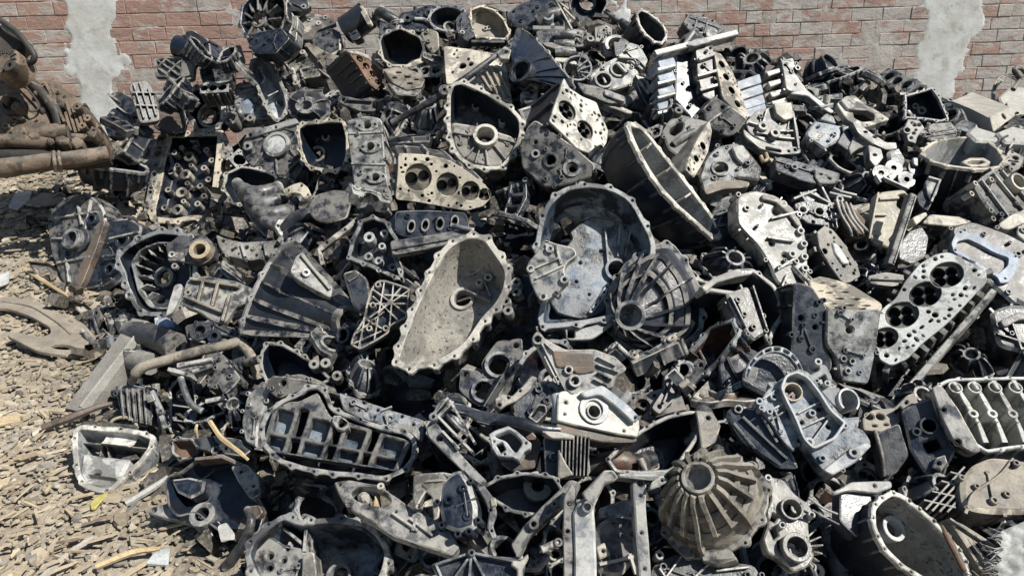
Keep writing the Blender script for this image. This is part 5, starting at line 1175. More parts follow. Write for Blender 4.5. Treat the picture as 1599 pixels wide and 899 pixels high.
t.slab('top_plate', [(168, 148), (186, 142), (214, 158), (222, 178), (206, 182), (184, 166)], -.03, .01, 'K', n=60); t.slab('side_plate', [(160, 190), (176, 168), (206, 180), (216, 200), (196, 214), (168, 212)], -.06, -.01, 'KB', n=60); t.bars('edge', [(168, 146, 188, 160), (176, 150, 180, 146)], 3, .01, .018, 'MG')
t = Thing('brown_tray', 'cover', 'black tray with rusty brown floor between the white edged window and the bright arc case', 260, 180, (.05, .4, .9), .04, ref='brown floored tray')
t.housing([(228, 168), (236, 150), (256, 158), (286, 164), (292, 190), (288, 206), (262, 208), (240, 198)], .05, fw=3, sm=2, bolts=8, ear=2, hole=.8, floor=.9, mf='KD', ms=('K', 'BR'))
t = Thing('arc_case', 'gearbox case', 'black case with broad cream arc of flange, in front of the brown floored tray', 318, 170, (-.1, .3, .95), .10, ref='cream arc case')
t.housing([(284, 160), (288, 142), (306, 134), (330, 132), (346, 140), (352, 165), (350, 190), (330, 205), (306, 208), (298, 190), (288, 178)], .13, fw=7, sm=3, bolts=11, ear=4, hole=1.8, floor=.75, mf='M', ms=('KD', 'KB'), fholes=[(326, 182, 8, 13, .02)])
m = MB(); m.ring(t.L(326, 174), t.R(20), t.R(23), -.07, -.03, 28); t.built(m, 'inner_lip', 'M')
t = Thing('valve_body', 'valve block', 'bluish silver valve body with maze channels in front of the pale lined case', 374, 160, (-.14, .36, .92), .14, ref='bluish maze valve body')
t.slab('body', [(336, 158), (346, 145), (374, 128), (398, 126), (414, 160), (424, 186), (400, 186), (376, 188), (354, 192), (342, 176)], -.08, 0, 'SB', sm=2, bev=.004)
t.bars('channel', [(350, 152, 366, 144), (352, 162, 372, 150), (362, 172, 356, 156), (358, 168, 374, 160), (372, 136, 396, 132), (376, 144, 398, 138), (392, 170, 404, 150), (402, 172, 412, 162), (388, 150, 400, 146)], 3, .012, .012, 'MG')
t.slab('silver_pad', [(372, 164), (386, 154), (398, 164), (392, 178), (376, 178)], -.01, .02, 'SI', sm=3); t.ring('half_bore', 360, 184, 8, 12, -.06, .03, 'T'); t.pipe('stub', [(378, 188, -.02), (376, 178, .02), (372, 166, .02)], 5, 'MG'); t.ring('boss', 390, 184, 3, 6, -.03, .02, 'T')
t = Thing('lined_case', 'gearbox case', 'pale lined case with tan rim and silvery hollow, high, beside the heap', 420, 142, (.22, .42, .88), .10, ref='pale lined case')
t.housing([(388, 100), (396, 91), (410, 88), (426, 100), (438, 122), (448, 146), (452, 165), (442, 186), (428, 190), (414, 168), (402, 140), (392, 118)], .11, fw=5, sm=3, bolts=13, ear=2.5, hole=1.2, floor=.85, mf='T', ms=('GD', 'S'), fholes=[(436, 160, 3, 5, .02)], walls=[(404, 104, 414, 122, 3, -.02), (414, 122, 408, 132, 3, -.02), (418, 150, 434, 142, 2, -.03)], wallm='MW')
t = Thing('throttle_body', 'throttle body', 'smooth black throttle body with open round mouth against the bricks', 295, 78, (-.55, .25, .8), .05, ref='black throttle body')
t.pipe('barrel', [(276, 72, .04), (296, 78, 0), (322, 88, -.04)], 17, 'KB', hollow=True, m=3, n=20); t.ring('mouth_rim', 282, 70, 13, 17, .0, .05, 'KB'); t.slab('motor_box', [(288, 50), (300, 46), (326, 62), (330, 96), (306, 96), (292, 84)], -.06, .03, 'KB', n=60, sm=2, bev=.006)
t = Thing('truss_plate', 'bracket', 'tan truss plate with diagonal ribs beside the black throttle body', 272, 108, (-.05, .35, .94), .08, ref='tan truss plate')
P = [(240, 92), (262, 88), (284, 88), (304, 96), (302, 122), (286, 126), (274, 128), (258, 120), (242, 120)]
t.slab('plate', P, -.05, -.02, 'KD', n=70, sm=1); m = MB(); o_ = t.O(P, 90, 1); m.slab(o_, [inset(o_, t.R(3.5))], -.03, 0, .001); t.built(m, 'rim', 'T')
t.bars('rib', [(246, 94, 280, 118), (258, 92, 282, 108), (246, 106, 262, 118), (284, 90, 282, 124), (246, 104, 258, 92), (258, 116, 282, 94)], 2.2, .02, -.001, 'T'); t.slab('end_pad', [(282, 92), (300, 98), (300, 116), (284, 120)], -.02, .004, 'T')
t = Thing('brown_box', 'cover', 'square brown topped black box behind the bluish valve body', 340, 92, (.1, .5, .86), .06, ref='brown topped box')
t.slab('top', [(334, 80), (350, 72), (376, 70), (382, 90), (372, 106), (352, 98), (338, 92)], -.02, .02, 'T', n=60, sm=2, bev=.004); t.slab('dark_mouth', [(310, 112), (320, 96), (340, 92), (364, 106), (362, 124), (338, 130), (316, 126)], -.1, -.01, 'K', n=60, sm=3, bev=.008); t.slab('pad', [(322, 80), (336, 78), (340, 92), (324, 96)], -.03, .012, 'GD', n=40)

# ------------------------------------------------------------------ crest of the heap
t = Thing('fan_cover', 'bell housing', 'black ribbed fan like housing at the crest corner, cut by the top of the picture', 408, 34, (-.35, .2, .9), .03, ref='black fan like housing')
t.housing([(372, 40), (376, 10), (396, -14), (424, -16), (446, -2), (448, 24), (436, 52), (414, 72), (388, 66)], .10, fw=4, sm=4, bolts=11, ear=3, hole=1.2, floor=.8, mf='G', ms=('KD', 'KB'), fholes=[(404, 30, 9, 14, .03)], walls=[(404 + 15 * cos(a), 30 - 15 * sin(a), 406 + 32 * cos(a), 28 - 38 * sin(a), 3, -.02) for a in [k * .57 for k in range(11)]], wallm='KD')
t.slab('black_shoulder', [(384, 60), (404, 50), (440, 44), (452, 60), (430, 84), (396, 84)], -.08, .02, 'KB', sm=2)
t = Thing('crest_crank_cover', 'cover', 'small black cover with bright bolt eyes at the very top of the crest', 455, 8, (.1, .3, .95), .0, ref='bright eyed crest cover')
t.slab('plate', [(430, -6), (452, -14), (478, -8), (484, 12), (468, 18), (446, 14)], -.05, 0, 'KB', n=60); t.ring('eye', 474, 10, 2, 4.5, -.01, .01, 'MG'); t.ring('eye', 448, 2, 2, 4, -.01, .01, 'MG'); t.bars('rib', [(436, -4, 470, 10)], 3, .02, .01, 'K')
t = Thing('dusty_block_end', 'engine block', 'brownish black block end with pale edge, below the fan like housing', 432, 45, (-.25, .3, .92), .10, ref='brownish block end')
t.slab('face', [(408, 62), (416, 30), (434, 18), (452, 16), (450, 40), (444, 64), (424, 70)], -.08, 0, 'KD', n=60, sm=2, bev=.006); t.slab('edge', [(450, 16), (456, 18), (452, 62), (444, 70), (446, 44)], -.08, .01, 'M', n=50); t.slab('step', [(456, 24), (466, 26), (462, 66), (452, 64)], -.08, -.005, 'T', n=40)
t = Thing('bolted_plate', 'flange plate', 'grey flange plate with four pale bolt pads over a dark half moon mouth', 492, 42, (.0, .42, .9), .07, ref='grey plate over dark mouth')
t.slab('plate', [(466, 26), (488, 20), (516, 28), (526, 36), (510, 42), (494, 48), (486, 62), (472, 62), (466, 46)], -.03, 0, 'MG', holes=[(483, 30, 1.6), (497, 36, 1.8), (508, 27, 1.8), (516, 35, 1.5)], n=80, sm=2)
for x, y in [(483, 30), (497, 36), (508, 27)]: t.ring('bolt_pad', x, y, 1.8, 4.5, -.01, .006, 'MW')
t.slab('black_bowl', [(484, 62), (494, 48), (518, 42), (532, 50), (532, 78), (514, 88), (492, 76)], -.1, -.02, 'K', sm=5, bev=.01)
t = Thing('ribbed_engine_case', 'crankcase', 'brown dusty crankcase with long bolt posts and triangular fin', 468, 92, (-.2, .42, .88), .12, ref='brown bolt post crankcase')
t.slab('body', [(424, 92), (440, 76), (464, 58), (490, 70), (512, 88), (508, 102), (500, 118), (472, 122), (456, 140), (438, 126)], -.1, 0, 'KD', sm=3, bev=.008, n=90)
t.slab('fin', [(466, 58), (484, 68), (516, 84), (534, 88), (528, 96), (506, 108), (498, 96)], -.02, .03, 'T', n=60, sm=1)
for a, b in [((430, 90), (456, 72)), ((444, 98), (470, 78)), ((458, 112), (470, 100)), ((462, 130), (456, 108))]: t.pipe('bolt_post', [(*a, .02), (*b, .03)], 4, 'GD')
for x, y in [(463, 70), (472, 81), (454, 112), (438, 102), (461, 129)]: t.ring('bolt_eye', x, y, 1.8, 4.5, .01, .045, 'MG')
t.bars('rib', [(440, 92, 456, 112), (466, 98, 472, 120), (456, 111, 484, 104)], 2.5, .02, .016, 'GD')
t = Thing('slim_cover_strip', 'gasket', 'thin pale double strip below the brown crankcase fin', 520, 120, (.1, .5, .86), .13, ref='thin double strip')
t.bars('strip', [(498, 108, 536, 136), (504, 108, 538, 130)], 3, .012, 0, 'T')
t = Thing('hooded_hub', 'gearbox case', 'dusty round hub with one black hole above the bright wavy rim', 482, 162, (.05, .45, .9), .10, ref='dusty one hole hub')
t.cone([(448, 160), (452, 146), (472, 138), (500, 140), (514, 158), (516, 178), (500, 190), (470, 190), (452, 180)], (478, 164, 8.5), .05, ribs=5, mf='KD', ms='KD', bolts=8, ear=3, hole=1.2, hubm='GD', hubring=8, fw=5)
t = Thing('rusty_head', 'cylinder head', 'cylinder head on edge with rust orange valve face and black oily ribbed flank', 572, 105, (.62, .40, .67), .12, ref='rust orange head')
t.deck([(542, 78), (556, 80), (580, 90), (598, 108), (598, 128), (588, 140), (578, 132), (560, 104)], .2, [(562, 92, 6), (572, 103, 6), (582, 115, 6), (590, 128, 5)], 2, 12, 'R', 'KB', hr=(1.2, 2.2), chm='R', fins=14, shift=(-8, 2))
t.slab('pale_edge', [(540, 78), (556, 79), (582, 89), (599, 107), (597, 110), (578, 93), (556, 84), (544, 82)], -.01, .006, 'M', n=70)
t = Thing('ported_strip', 'intake manifold', 'tan strip of square ports beside the rust orange head', 634, 124, (.1, .55, .83), .10, ref='tan square port strip')
t.slab('strip', [(598, 108), (620, 104), (650, 112), (664, 124), (658, 136), (636, 140), (612, 128)], -.04, 0, 'T', holes=[(622, 113, 5, .5), (636, 120, 5, .5), (640, 130, 5, .5), (650, 124, 4, .5), (616, 121, 4, .5)], n=80, sm=1)
t.slab('tail', [(604, 128), (634, 140), (660, 138), (650, 150), (620, 148)], -.04, -.01, 'GD', n=50)
t = Thing('silver_sleeve', 'engine liner', 'black cylinder with one bright silver edge lying on the crest', 556, 30, (-.4, .35, .85), .07, ref='silver edged cylinder')
t.pipe('barrel', [(540, 48, 0), (556, 38, 0), (574, 24, 0)], 22, 'KD', m=3, n=24, hollow=True); t.slab('bright_edge', [(558, 10), (566, 8), (580, 36), (574, 40)], .05, .075, 'M', n=50); t.slab('flange', [(530, 36), (546, 26), (564, 58), (550, 64)], -.02, .03, 'K', n=50)
t = Thing('bluish_cube', 'control box', 'bluish black box tilted on the crest, beside the silver edged cylinder', 592, 26, (.2, .4, .9), .05, ref='tilted bluish box')
t.slab('box', [(580, 18), (596, 6), (614, 20), (602, 34), (594, 32)], -.08, 0, 'SB', n=50, sm=1, bev=.004); t.slab('skirt', [(594, 34), (608, 22), (620, 42), (604, 56), (592, 52)], -.06, -.01, 'KB', n=50, sm=1)
t = Thing('black_lump', 'gearbox case', 'lumpy all black casting with a small grey curved lip on the crest', 660, 28, (.05, .35, .94), .05, ref='lumpy black casting')
t.slab('body', [(618, 36), (624, 20), (646, 14), (668, 6), (684, 8), (690, 28), (684, 46), (650, 48), (628, 46)], -.12, 0, 'KB', sm=3, bev=.02, n=90); t.pipe('curved_lip', [(648, 30, .012), (664, 32, .014), (680, 44, .01)], 3, 'MG'); t.ring('boss', 636, 28, 3, 8, -.01, .02, 'K'); t.ring('boss', 672, 20, 4, 9, -.01, .02, 'K')
t = Thing('dark_mouth_case', 'gearbox case', 'wide open black case with bright ears above, centre of the heap top', 626, 76, (.0, .28, .96), .07, ref='wide black mouthed case')
t.housing([(590, 66), (594, 54), (612, 46), (624, 42), (640, 48), (658, 58), (664, 76), (658, 94), (640, 104), (612, 104), (596, 94)], .14, fw=4, sm=3, bolts=10, ear=4, hole=1.4, floor=.75, mf='MG', ms=('KB', 'B'))
t.slab('bright_lip', [(630, 104), (646, 94), (668, 86), (672, 92), (654, 100), (640, 108)], -.01, .012, 'M', n=50); t.slab('tan_side', [(656, 52), (672, 44), (684, 50), (686, 76), (674, 84), (664, 70)], -.06, .004, 'T', n=50, sm=2, bev=.005)
t = Thing('tan_lined_case', 'gearbox case', 'black case with tan dusty hollow and thin pale rim, beside the lumpy black casting', 758, 38, (.15, .4, .9), .07, ref='tan hollow case')
t.housing([(733, 14), (750, 8), (772, 14), (788, 30), (798, 52), (790, 62), (760, 60), (742, 58), (734, 36)], .08, fw=3.5, sm=3, bolts=10, ear=2.5, hole=1, floor=.8, mf='M', ms=('KB', 'T'), fholes=[(758, 44, 2.2, 4, .01), (763, 43, 2.2, 4, .01)])
t.slab('black_flank', [(712, 30), (722, 18), (734, 20), (742, 56), (728, 64), (714, 50)], -.08, -.004, 'KB', n=60, sm=2); t.ring('eye', 722, 50, 2, 4, -.01, .012, 'MG'); t.bars('foot', [(736, 64, 788, 64)], 5, .03, .01, 'KB')
t = Thing('crest_engine', 'engine block', 'black engine top with one gleaming bearing journal at the crest', 855, 22, (.0, .3, .95), .05, ref='gleaming journal engine')
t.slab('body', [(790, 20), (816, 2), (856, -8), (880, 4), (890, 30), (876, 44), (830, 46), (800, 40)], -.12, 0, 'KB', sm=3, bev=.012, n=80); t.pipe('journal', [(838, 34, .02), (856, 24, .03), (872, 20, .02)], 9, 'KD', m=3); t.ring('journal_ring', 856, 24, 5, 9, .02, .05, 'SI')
t.bars('pale_strut', [(868, 0, 894, 46), (880, 12, 898, 30), (864, -4, 888, 14)], 2.5, .015, .03, 'M'); t.bars('ledge', [(832, 43, 882, 44)], 8, .03, .03, 'KD'); t.slab('tan_pad', [(838, 28), (864, 28), (866, 40), (840, 40)], -.01, .012, 'GD')
t = Thing('crest_drum', 'bell housing', 'round black drum with thin rim at the crest beside the narrow plaster strip', 922, 10, (.05, .2, .98), .02, ref='round crest drum')
t.housing([(888, 10), (894, -16), (920, -26), (944, -14), (950, 6), (940, 26), (918, 38), (898, 34)], .12, fw=3, sm=4, bolts=9, ear=2, hole=.8, floor=.8, mf='KD', ms=('KB', 'KB'), fholes=[(918, 4, 10, 14, .03)])
t = Thing('fin_bell', 'bell housing', 'black finned bell seen edge on, its straight rim sloping down across the heap top', 850, 96, (-.55, .30, .78), .10, ref='edge on finned bell')
t.cone([(812, 44), (826, 50), (846, 70), (870, 98), (892, 126), (906, 148), (900, 152), (880, 142), (852, 116), (828, 84), (812, 58)], (812, 110, 14), .20, ribs=16, mf='G', ms='KB', bolts=10, ear=3, hole=1.2, hubm='K', fw=3, bulge=.8, ribh=.018)
t = Thing('bearing_bridge', 'engine bedplate', 'stack of grey bearing caps with pale edges behind the edge on finned bell', 880, 76, (.05, .3, .95), .07, ref='grey bearing cap stack')
t.slab('back', [(836, 48), (884, 46), (894, 66), (896, 96), (860, 98), (846, 80)], -.06, -.02, 'K', n=60)
for x, y in [(884, 55), (882, 70), (884, 82)]: t.pipe('bearing_cap', [(x - 16, y, 0), (x, y - 1, .01), (x + 12, y, 0)], 7, 'MG', m=3)
t.slab('pale_edge', [(846, 66), (862, 66), (876, 72), (900, 74), (898, 80), (872, 78), (850, 72)], -.01, .02, 'M', n=60); t.slab('pale_edge', [(866, 90), (892, 90), (906, 102), (900, 106), (888, 98), (866, 96)], -.01, .02, 'M', n=60)
t = Thing('spoked_cover', 'timing cover', 'grey half round cover with radial ribs, beside the bearing cap stack', 912, 104, (.0, .3, .95), .07, ref='half round radial cover')
t.slab('plate', [(902, 80), (916, 84), (924, 100), (924, 124), (908, 128), (900, 110)], -.05, -.016, 'KD', n=50); t.bars('rib', [(902, 102, 910, 80), (904, 104, 920, 92), (906, 108, 924, 102), (906, 112, 924, 114), (908, 116, 922, 126)], 2, .02, 0, 'MG'); m = MB(); m.ring(t.L(902, 106), t.R(20), t.R(23), -.03, 0, 30); t.built(m, 'rim', 'MG')
t = Thing('small_grey_box', 'control box', 'small pale grey box with cast slots, above the bright ring segment', 940, 52, (.1, .35, .93), .05, ref='small slotted box')
t.slab('box', [(928, 42), (946, 38), (956, 44), (956, 62), (944, 68), (930, 64)], -.05, 0, 'GD', n=50, sm=1, holes=[(936, 58, 2, .4, 1.5), (944, 58, 2, .4, 1.5)]); t.bars('slot', [(936, 44, 934, 56), (946, 42, 946, 54)], 2, .01, .006, 'KD'); t.ring('clip', 922, 60, 3, 6, -.02, .01, 'MG')
t = Thing('ring_segment', 'bearing shell', 'gleaming white crescent shaped ring segment near the narrow plaster strip', 955, 66, (.2, .4, .9), .10, ref='white crescent ring')
m = MB(); c = t.L(966, 72); m.loft([[V((c[0] + t.R(r) * cos(a), c[1] + t.R(r) * sin(a), z)) for r, z in ((17, 0), (22, 0), (22, -.03), (17, -.03))] for a in [1.3 + 2.3 * k / 16 for k in range(17)]], c0=True, c1=True); t.built(m, 'segment', 'MW', wob=.0004)
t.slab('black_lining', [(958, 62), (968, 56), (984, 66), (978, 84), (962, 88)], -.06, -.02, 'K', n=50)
t = Thing('twin_bore_case', 'water pump', 'grey casting with two dark bores, one crossed by a bright pin', 955, 112, (.1, .3, .95), .10, ref='grey two bore casting')
t.slab('body', [(920, 118), (934, 104), (948, 96), (964, 88), (990, 96), (1000, 116), (984, 132), (960, 140), (936, 144), (926, 136)], -.09, 0, 'G', holes=[(943, 124, 11), (966, 108, 10)], sm=3, n=100, bev=.006)
t.ring('bore_rim', 943, 124, 11, 15, -.02, .014, 'GD'); t.ring('bore_rim', 966, 108, 10, 13.5, -.02, .008, 'MG'); t.pipe('bright_pin', [(964, 100, .012), (978, 114, .02)], 2.5, 'MW'); t.pipe('lever', [(940, 118, -.01), (946, 130, .0)], 2, 'S')
t.slab('upper_arm', [(964, 88), (984, 66), (1000, 72), (1012, 94), (1004, 110), (984, 96)], -.05, .012, 'G', n=60, sm=2); t.bars('rib', [(966, 90, 996, 92), (996, 92, 1008, 104)], 2, .02, .02, 'MG')
t = Thing('tri_bracket', 'bracket', 'black bracket with a pale triangular rib, beside the silver saddle block', 1008, 130, (.2, .3, .93), .08, ref='pale triangle bracket')
t.slab('plate', [(990, 116), (1016, 124), (1032, 146), (1030, 166), (1010, 164), (998, 140)], -.04, -.012, 'KB', n=50); t.bars('rib', [(994, 118, 1014, 146), (994, 118, 1012, 128), (1012, 128, 1014, 146)], 3, .02, 0, 'M')
t = Thing('dark_ledge', 'plate', 'dark bar with squared brown end, above the bright rimmed transmission case', 930, 148, (.15, .45, .88), .10, ref='brown ended ledge')
t.slab('bar', [(900, 128), (930, 134), (976, 150), (978, 162), (950, 160), (912, 146)], -.04, 0, 'KD', n=60, sm=1); t.slab('end', [(944, 138), (974, 150), (977, 160), (944, 148)], -.01, .012, 'GD', n=40); t.slab('pale_strip', [(934, 152), (960, 162), (990, 174), (984, 178), (950, 166), (930, 156)], -.05, -.016, 'M', n=50)
t = Thing('bottle_lug', 'pulley', 'grey stud and bottle shaped lug at one end of the cream four valve head', 842, 124, (.1, .5, .86), .12, ref='bottle shaped lug')
t.pipe('lug', [(832, 138, -.02), (842, 126, 0), (846, 116, .02)], [9, 8, 6], 'GD', m=4); t.pipe('stud', [(850, 120, .01), (852, 132, 0)], 4, 'M'); t.slab('plate', [(812, 146), (826, 132), (842, 138), (838, 156), (820, 162)], -.04, -.01, 'SB', n=50, holes=[(830, 144, 4)])
# black box against the wall
t = Thing('wall_box', 'cover', 'black ribbed plastic box lying against the bricks behind the saddle block', 1100, 38, (.2, .4, .9), .03, ref='black box by the bricks')
t.slab('box', [(1066, 34), (1078, 20), (1112, 30), (1134, 42), (1126, 52), (1096, 54), (1076, 48)], -.1, 0, 'KB', n=60, sm=1, bev=.005); t.bars('rib', [(1078, 26, 1126, 44), (1090, 26, 1084, 48), (1106, 32, 1100, 52)], 3, .02, .008, 'K'); t.slab('grey_mouth', [(1102, 48), (1112, 42), (1122, 48), (1118, 58), (1104, 58)], -.02, .014, 'G', n=40)
# ------------------------------------------------------------------ right shoulder of the heap
t = Thing('saddle_block', 'engine block', 'tall engine block, black hollow middle, silver bearing saddles along one side', 1092, 130, (.22, .28, .93), .12, ref='silver saddle block')
t.slab('core', [(1056, 80), (1080, 76), (1112, 80), (1116, 110), (1124, 160), (1116, 190), (1070, 190), (1054, 160)], -.16, -.03, 'KB', n=80, sm=1, bev=.005)
for i, (y0, y1) in enumerate([(86, 108), (110, 130), (132, 152), (154, 176)]):
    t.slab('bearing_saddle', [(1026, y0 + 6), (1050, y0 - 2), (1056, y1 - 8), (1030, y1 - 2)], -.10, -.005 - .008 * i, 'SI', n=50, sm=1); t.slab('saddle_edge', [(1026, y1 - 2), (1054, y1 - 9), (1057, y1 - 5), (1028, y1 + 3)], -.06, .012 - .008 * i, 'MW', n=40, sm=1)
t.bars('top_rail', [(1024, 82, 1152, 50)], 9, .05, .03, 'G'); t.slab('rail_gasket', [(1070, 70), (1086, 60), (1112, 58), (1110, 66), (1086, 72)], 0, .036, 'MG', n=50)
t.slab('flank', [(1086, 78), (1112, 70), (1116, 90), (1122, 130), (1118, 160), (1098, 150), (1090, 120)], -.05, .012, 'KD', n=80, sm=1); t.bars('rib', [(1092, 92, 1116, 84), (1090, 118, 1120, 110), (1094, 140, 1122, 132)], 5, .03, .03, 'GD')
t = Thing('bored_deck', 'cylinder head', 'cream strip deck with four round bores down the side of the silver saddle block', 1140, 128, (.50, .36, .78), .16, ref='cream four bore strip')
t.deck([(1115, 80), (1126, 84), (1144, 112), (1156, 140), (1168, 178), (1164, 188), (1148, 172), (1130, 154), (1122, 120)], .14, [(1127, 100, 6.5), (1134, 120, 6.5), (1143, 141, 6.5), (1152, 162, 6.5)], 2, 12, 'M', 'KD', hr=(1.2, 2), deep=.05, fins=6, shift=(-6, 4))
t = Thing('block_foot', 'engine block', 'dusty black sloping block foot under the cream four bore strip', 1130, 178, (.1, .0, .99), .12, ref='sloping block foot')
t.slab('face', [(1098, 170), (1116, 150), (1150, 172), (1168, 186), (1150, 210), (1132, 214), (1104, 196)], -.1, 0, 'KD', n=70, sm=1, bev=.005, holes=[(1128, 168, 2)]); t.bars('rib', [(1108, 190, 1140, 166)], 3, .02, .01, 'GD')
t = Thing('shell_bank', 'engine block', 'bank of polished silver half shells with cream uprights, beside the cream four bore strip', 1185, 140, (.15, .3, .94), .08, ref='polished half shell bank')
for i, (y, s) in enumerate([(122, 0), (138, 3), (154, 6), (168, 9)]):
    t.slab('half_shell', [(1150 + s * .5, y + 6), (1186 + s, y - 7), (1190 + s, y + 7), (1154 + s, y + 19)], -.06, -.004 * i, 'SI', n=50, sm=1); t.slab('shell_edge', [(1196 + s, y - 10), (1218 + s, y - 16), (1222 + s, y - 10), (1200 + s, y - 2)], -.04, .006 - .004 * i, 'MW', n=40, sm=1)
t.slab('red_lining', [(1196, 100), (1216, 104), (1222, 160), (1200, 170), (1190, 140)], -.1, -.03, 'BR', n=50)
t.slab('upright', [(1220, 94), (1238, 90), (1244, 104), (1240, 112), (1254, 132), (1262, 140), (1244, 146), (1228, 140), (1224, 116)], -.05, .02, 'GD', n=70, sm=1); t.ring('stud', 1246, 106, 2, 5, 0, .03, 'K')
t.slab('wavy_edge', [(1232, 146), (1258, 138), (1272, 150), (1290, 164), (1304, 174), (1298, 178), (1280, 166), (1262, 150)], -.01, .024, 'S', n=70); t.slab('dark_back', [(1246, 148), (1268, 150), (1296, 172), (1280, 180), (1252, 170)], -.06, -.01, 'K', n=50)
t = Thing('half_bearing_bell', 'bell housing', 'black bell half with two round bolt bosses and bright holed lower rim', 1205, 205, (.1, .36, .93), .11, ref='two boss bell half')
t.slab('face', [(1164, 190), (1182, 172), (1208, 166), (1240, 172), (1246, 200), (1250, 228), (1226, 232), (1196, 222), (1170, 208)], -.06, -.01, 'KD', n=80, sm=2)
t.ring('bolt_boss', 1192, 196, 3.5, 8, -.02, .014, 'MG'); t.ring('bolt_boss', 1211, 207, 3.5, 8, -.02, .014, 'MG'); t.bars('rib', [(1170, 190, 1190, 196), (1192, 190, 1198, 170), (1218, 204, 1242, 204), (1216, 214, 1242, 216), (1182, 206, 1204, 210)], 2.5, .02, .002, 'G')
t.slab('holed_rim', [(1160, 200), (1176, 214), (1206, 226), (1240, 228), (1252, 232), (1250, 240), (1220, 242), (1186, 232), (1162, 212)], -.03, .006, 'MG', holes=[(1242, 234, 2.5), (1232, 236, 2), [(1196, 229), (1220, 234), (1220, 238), (1196, 234)]], n=90); t.slab('cream_half_bore', [(1208, 160), (1236, 160), (1240, 184), (1226, 188), (1212, 178)], -.05, .012, 'C', n=60, sm=3, holes=[]); t.bars('side_edge', [(1240, 182, 1248, 232)], 3, .03, .01, 'MG')
t = Thing('square_port_head', 'cylinder head', 'tan dusty head with one square port on top and cream holed face beside it', 1072, 218, (.05, .45, .89), .15, ref='square port head')
t.slab('top', [(1034, 205), (1046, 186), (1064, 178), (1108, 190), (1104, 206), (1080, 236), (1066, 248), (1044, 232)], -.08, 0, 'T', holes=[[(1046, 200), (1060, 190), (1068, 192), (1066, 202), (1054, 212), (1046, 208)], (1050, 226, 3)], n=90, sm=1, bev=.005); t.ring('boss', 1060, 172, 3, 7, -.03, .02, 'T'); t.pipe('ridge', [(1052, 226, .0), (1068, 214, .012), (1084, 206, .004)], 6, 'T')
t = Thing('holed_face', 'cylinder head', 'narrow cream face full of oval holes, beside the square port head', 1092, 240, (.60, .28, .75), .17, ref='narrow cream face')
t.deck([(1108, 188), (1112, 206), (1106, 238), (1094, 262), (1084, 278), (1072, 266), (1076, 246), (1090, 216)], .1, [(1098, 228, 7), (1088, 248, 6), (1076, 264, 4)], 2, 10, 'M', 'T', hr=(1.4, 2.6), deep=.03)
t = Thing('grey_port_casting', 'cylinder head', 'grey blue casting with one oval port below the two boss bell half', 1140, 258, (-.05, .40, .91), .10, ref='grey one port casting')
t.slab('body', [(1092, 276), (1102, 246), (1120, 228), (1150, 222), (1168, 234), (1190, 262), (1186, 282), (1150, 276), (1118, 298), (1098, 296)], -.1, 0, 'SB', holes=[(1126, 262, 11, .6, .2), (1148, 282, 4)], n=90, sm=2, bev=.006); t.ring('port_rim', 1126, 262, 11, 15, -.02, .006, 'G'); t.slab('tab', [(1142, 228), (1160, 226), (1172, 244), (1160, 256), (1150, 246)], -.02, .016, 'S', n=50); t.slab('tan_foot', [(1098, 292), (1120, 282), (1150, 280), (1172, 284), (1168, 292), (1130, 294), (1102, 304)], -.04, .014, 'T', n=60)
t = Thing('hose_elbow', 'hose', 'small bright orange brown clip among the shadows, beside the dark rail', 1194, 250, (.1, .4, .9), .08, ref='orange clip')
t.pipe('clip', [(1188, 244, 0), (1192, 252, .01), (1198, 248, .012), (1196, 240, 0)], 3, 'BRASS')
t = Thing('fuel_rail', 'rail', 'long dark rail with one bolt eye and a tan corroded end', 1260, 268, (.1, .5, .86), .10, ref='dark rail')
t.slab('rail', [(1210, 248), (1218, 244), (1270, 258), (1312, 270), (1310, 284), (1290, 290), (1250, 280), (1212, 266)], -.05, 0, 'KB', n=80, sm=1, holes=[(1241, 260, 3)]); t.ring('bolt_eye', 1241, 260, 3, 6, -.01, .012, 'MG'); t.slab('corroded_end', [(1274, 262), (1300, 266), (1310, 272), (1304, 286), (1280, 286), (1272, 276)], -.02, .008, 'T', n=60, holes=[(1282, 272, 2.5, .6), (1296, 278, 3, .7)]); t.bars('edge', [(1212, 250, 1268, 268)], 2, .01, .006, 'MG')
t = Thing('crumpled_box', 'cover', 'bluish black crumpled box with tan torn corner, beside the two boss bell half', 1300, 205, (.0, .42, .9), .10, ref='crumpled bluish box')
t.slab('left_face', [(1258, 208), (1272, 188), (1316, 196), (1312, 218), (1288, 232), (1262, 216)], -.06, .0, 'SB', n=60, sm=1, bev=.006); t.slab('right_face', [(1314, 194), (1336, 200), (1344, 222), (1326, 236), (1308, 222), (1318, 206)], -.06, .012, 'K', n=60, sm=1); t.slab('torn_corner', [(1334, 210), (1352, 212), (1358, 226), (1340, 232), (1328, 242), (1326, 232)], -.02, .02, 'T', n=60, sm=1); t.slab('lid', [(1280, 186), (1290, 176), (1302, 182), (1306, 194)], -.03, .004, 'SB', n=40)
t = Thing('adapter_flange', 'flange plate', 'pale triangular flange plate with big oval bore below the bricks', 1355, 178, (.1, .62, .78), .08, ref='pale triangular flange')
t.slab('plate', [(1306, 162), (1320, 150), (1334, 148), (1352, 164), (1372, 174), (1390, 186), (1364, 194), (1346, 200), (1322, 186)], -.025, 0, 'M', holes=[[(1332, 172), (1350, 170), (1366, 178), (1366, 188), (1346, 190), (1334, 184)], (1378, 185, 1.6), (1354, 195, 1.8)], n=100, sm=2); t.slab('upper_plate', [(1312, 156), (1324, 150), (1350, 164), (1358, 172), (1340, 172), (1324, 170)], -.01, .012, 'MG', n=60)
t = Thing('rocker_bridge', 'journal saddle', 'crooked grey chain of bearing caps beside the crumpled bluish box', 1372, 215, (.1, .4, .9), .12, ref='bearing cap chain')
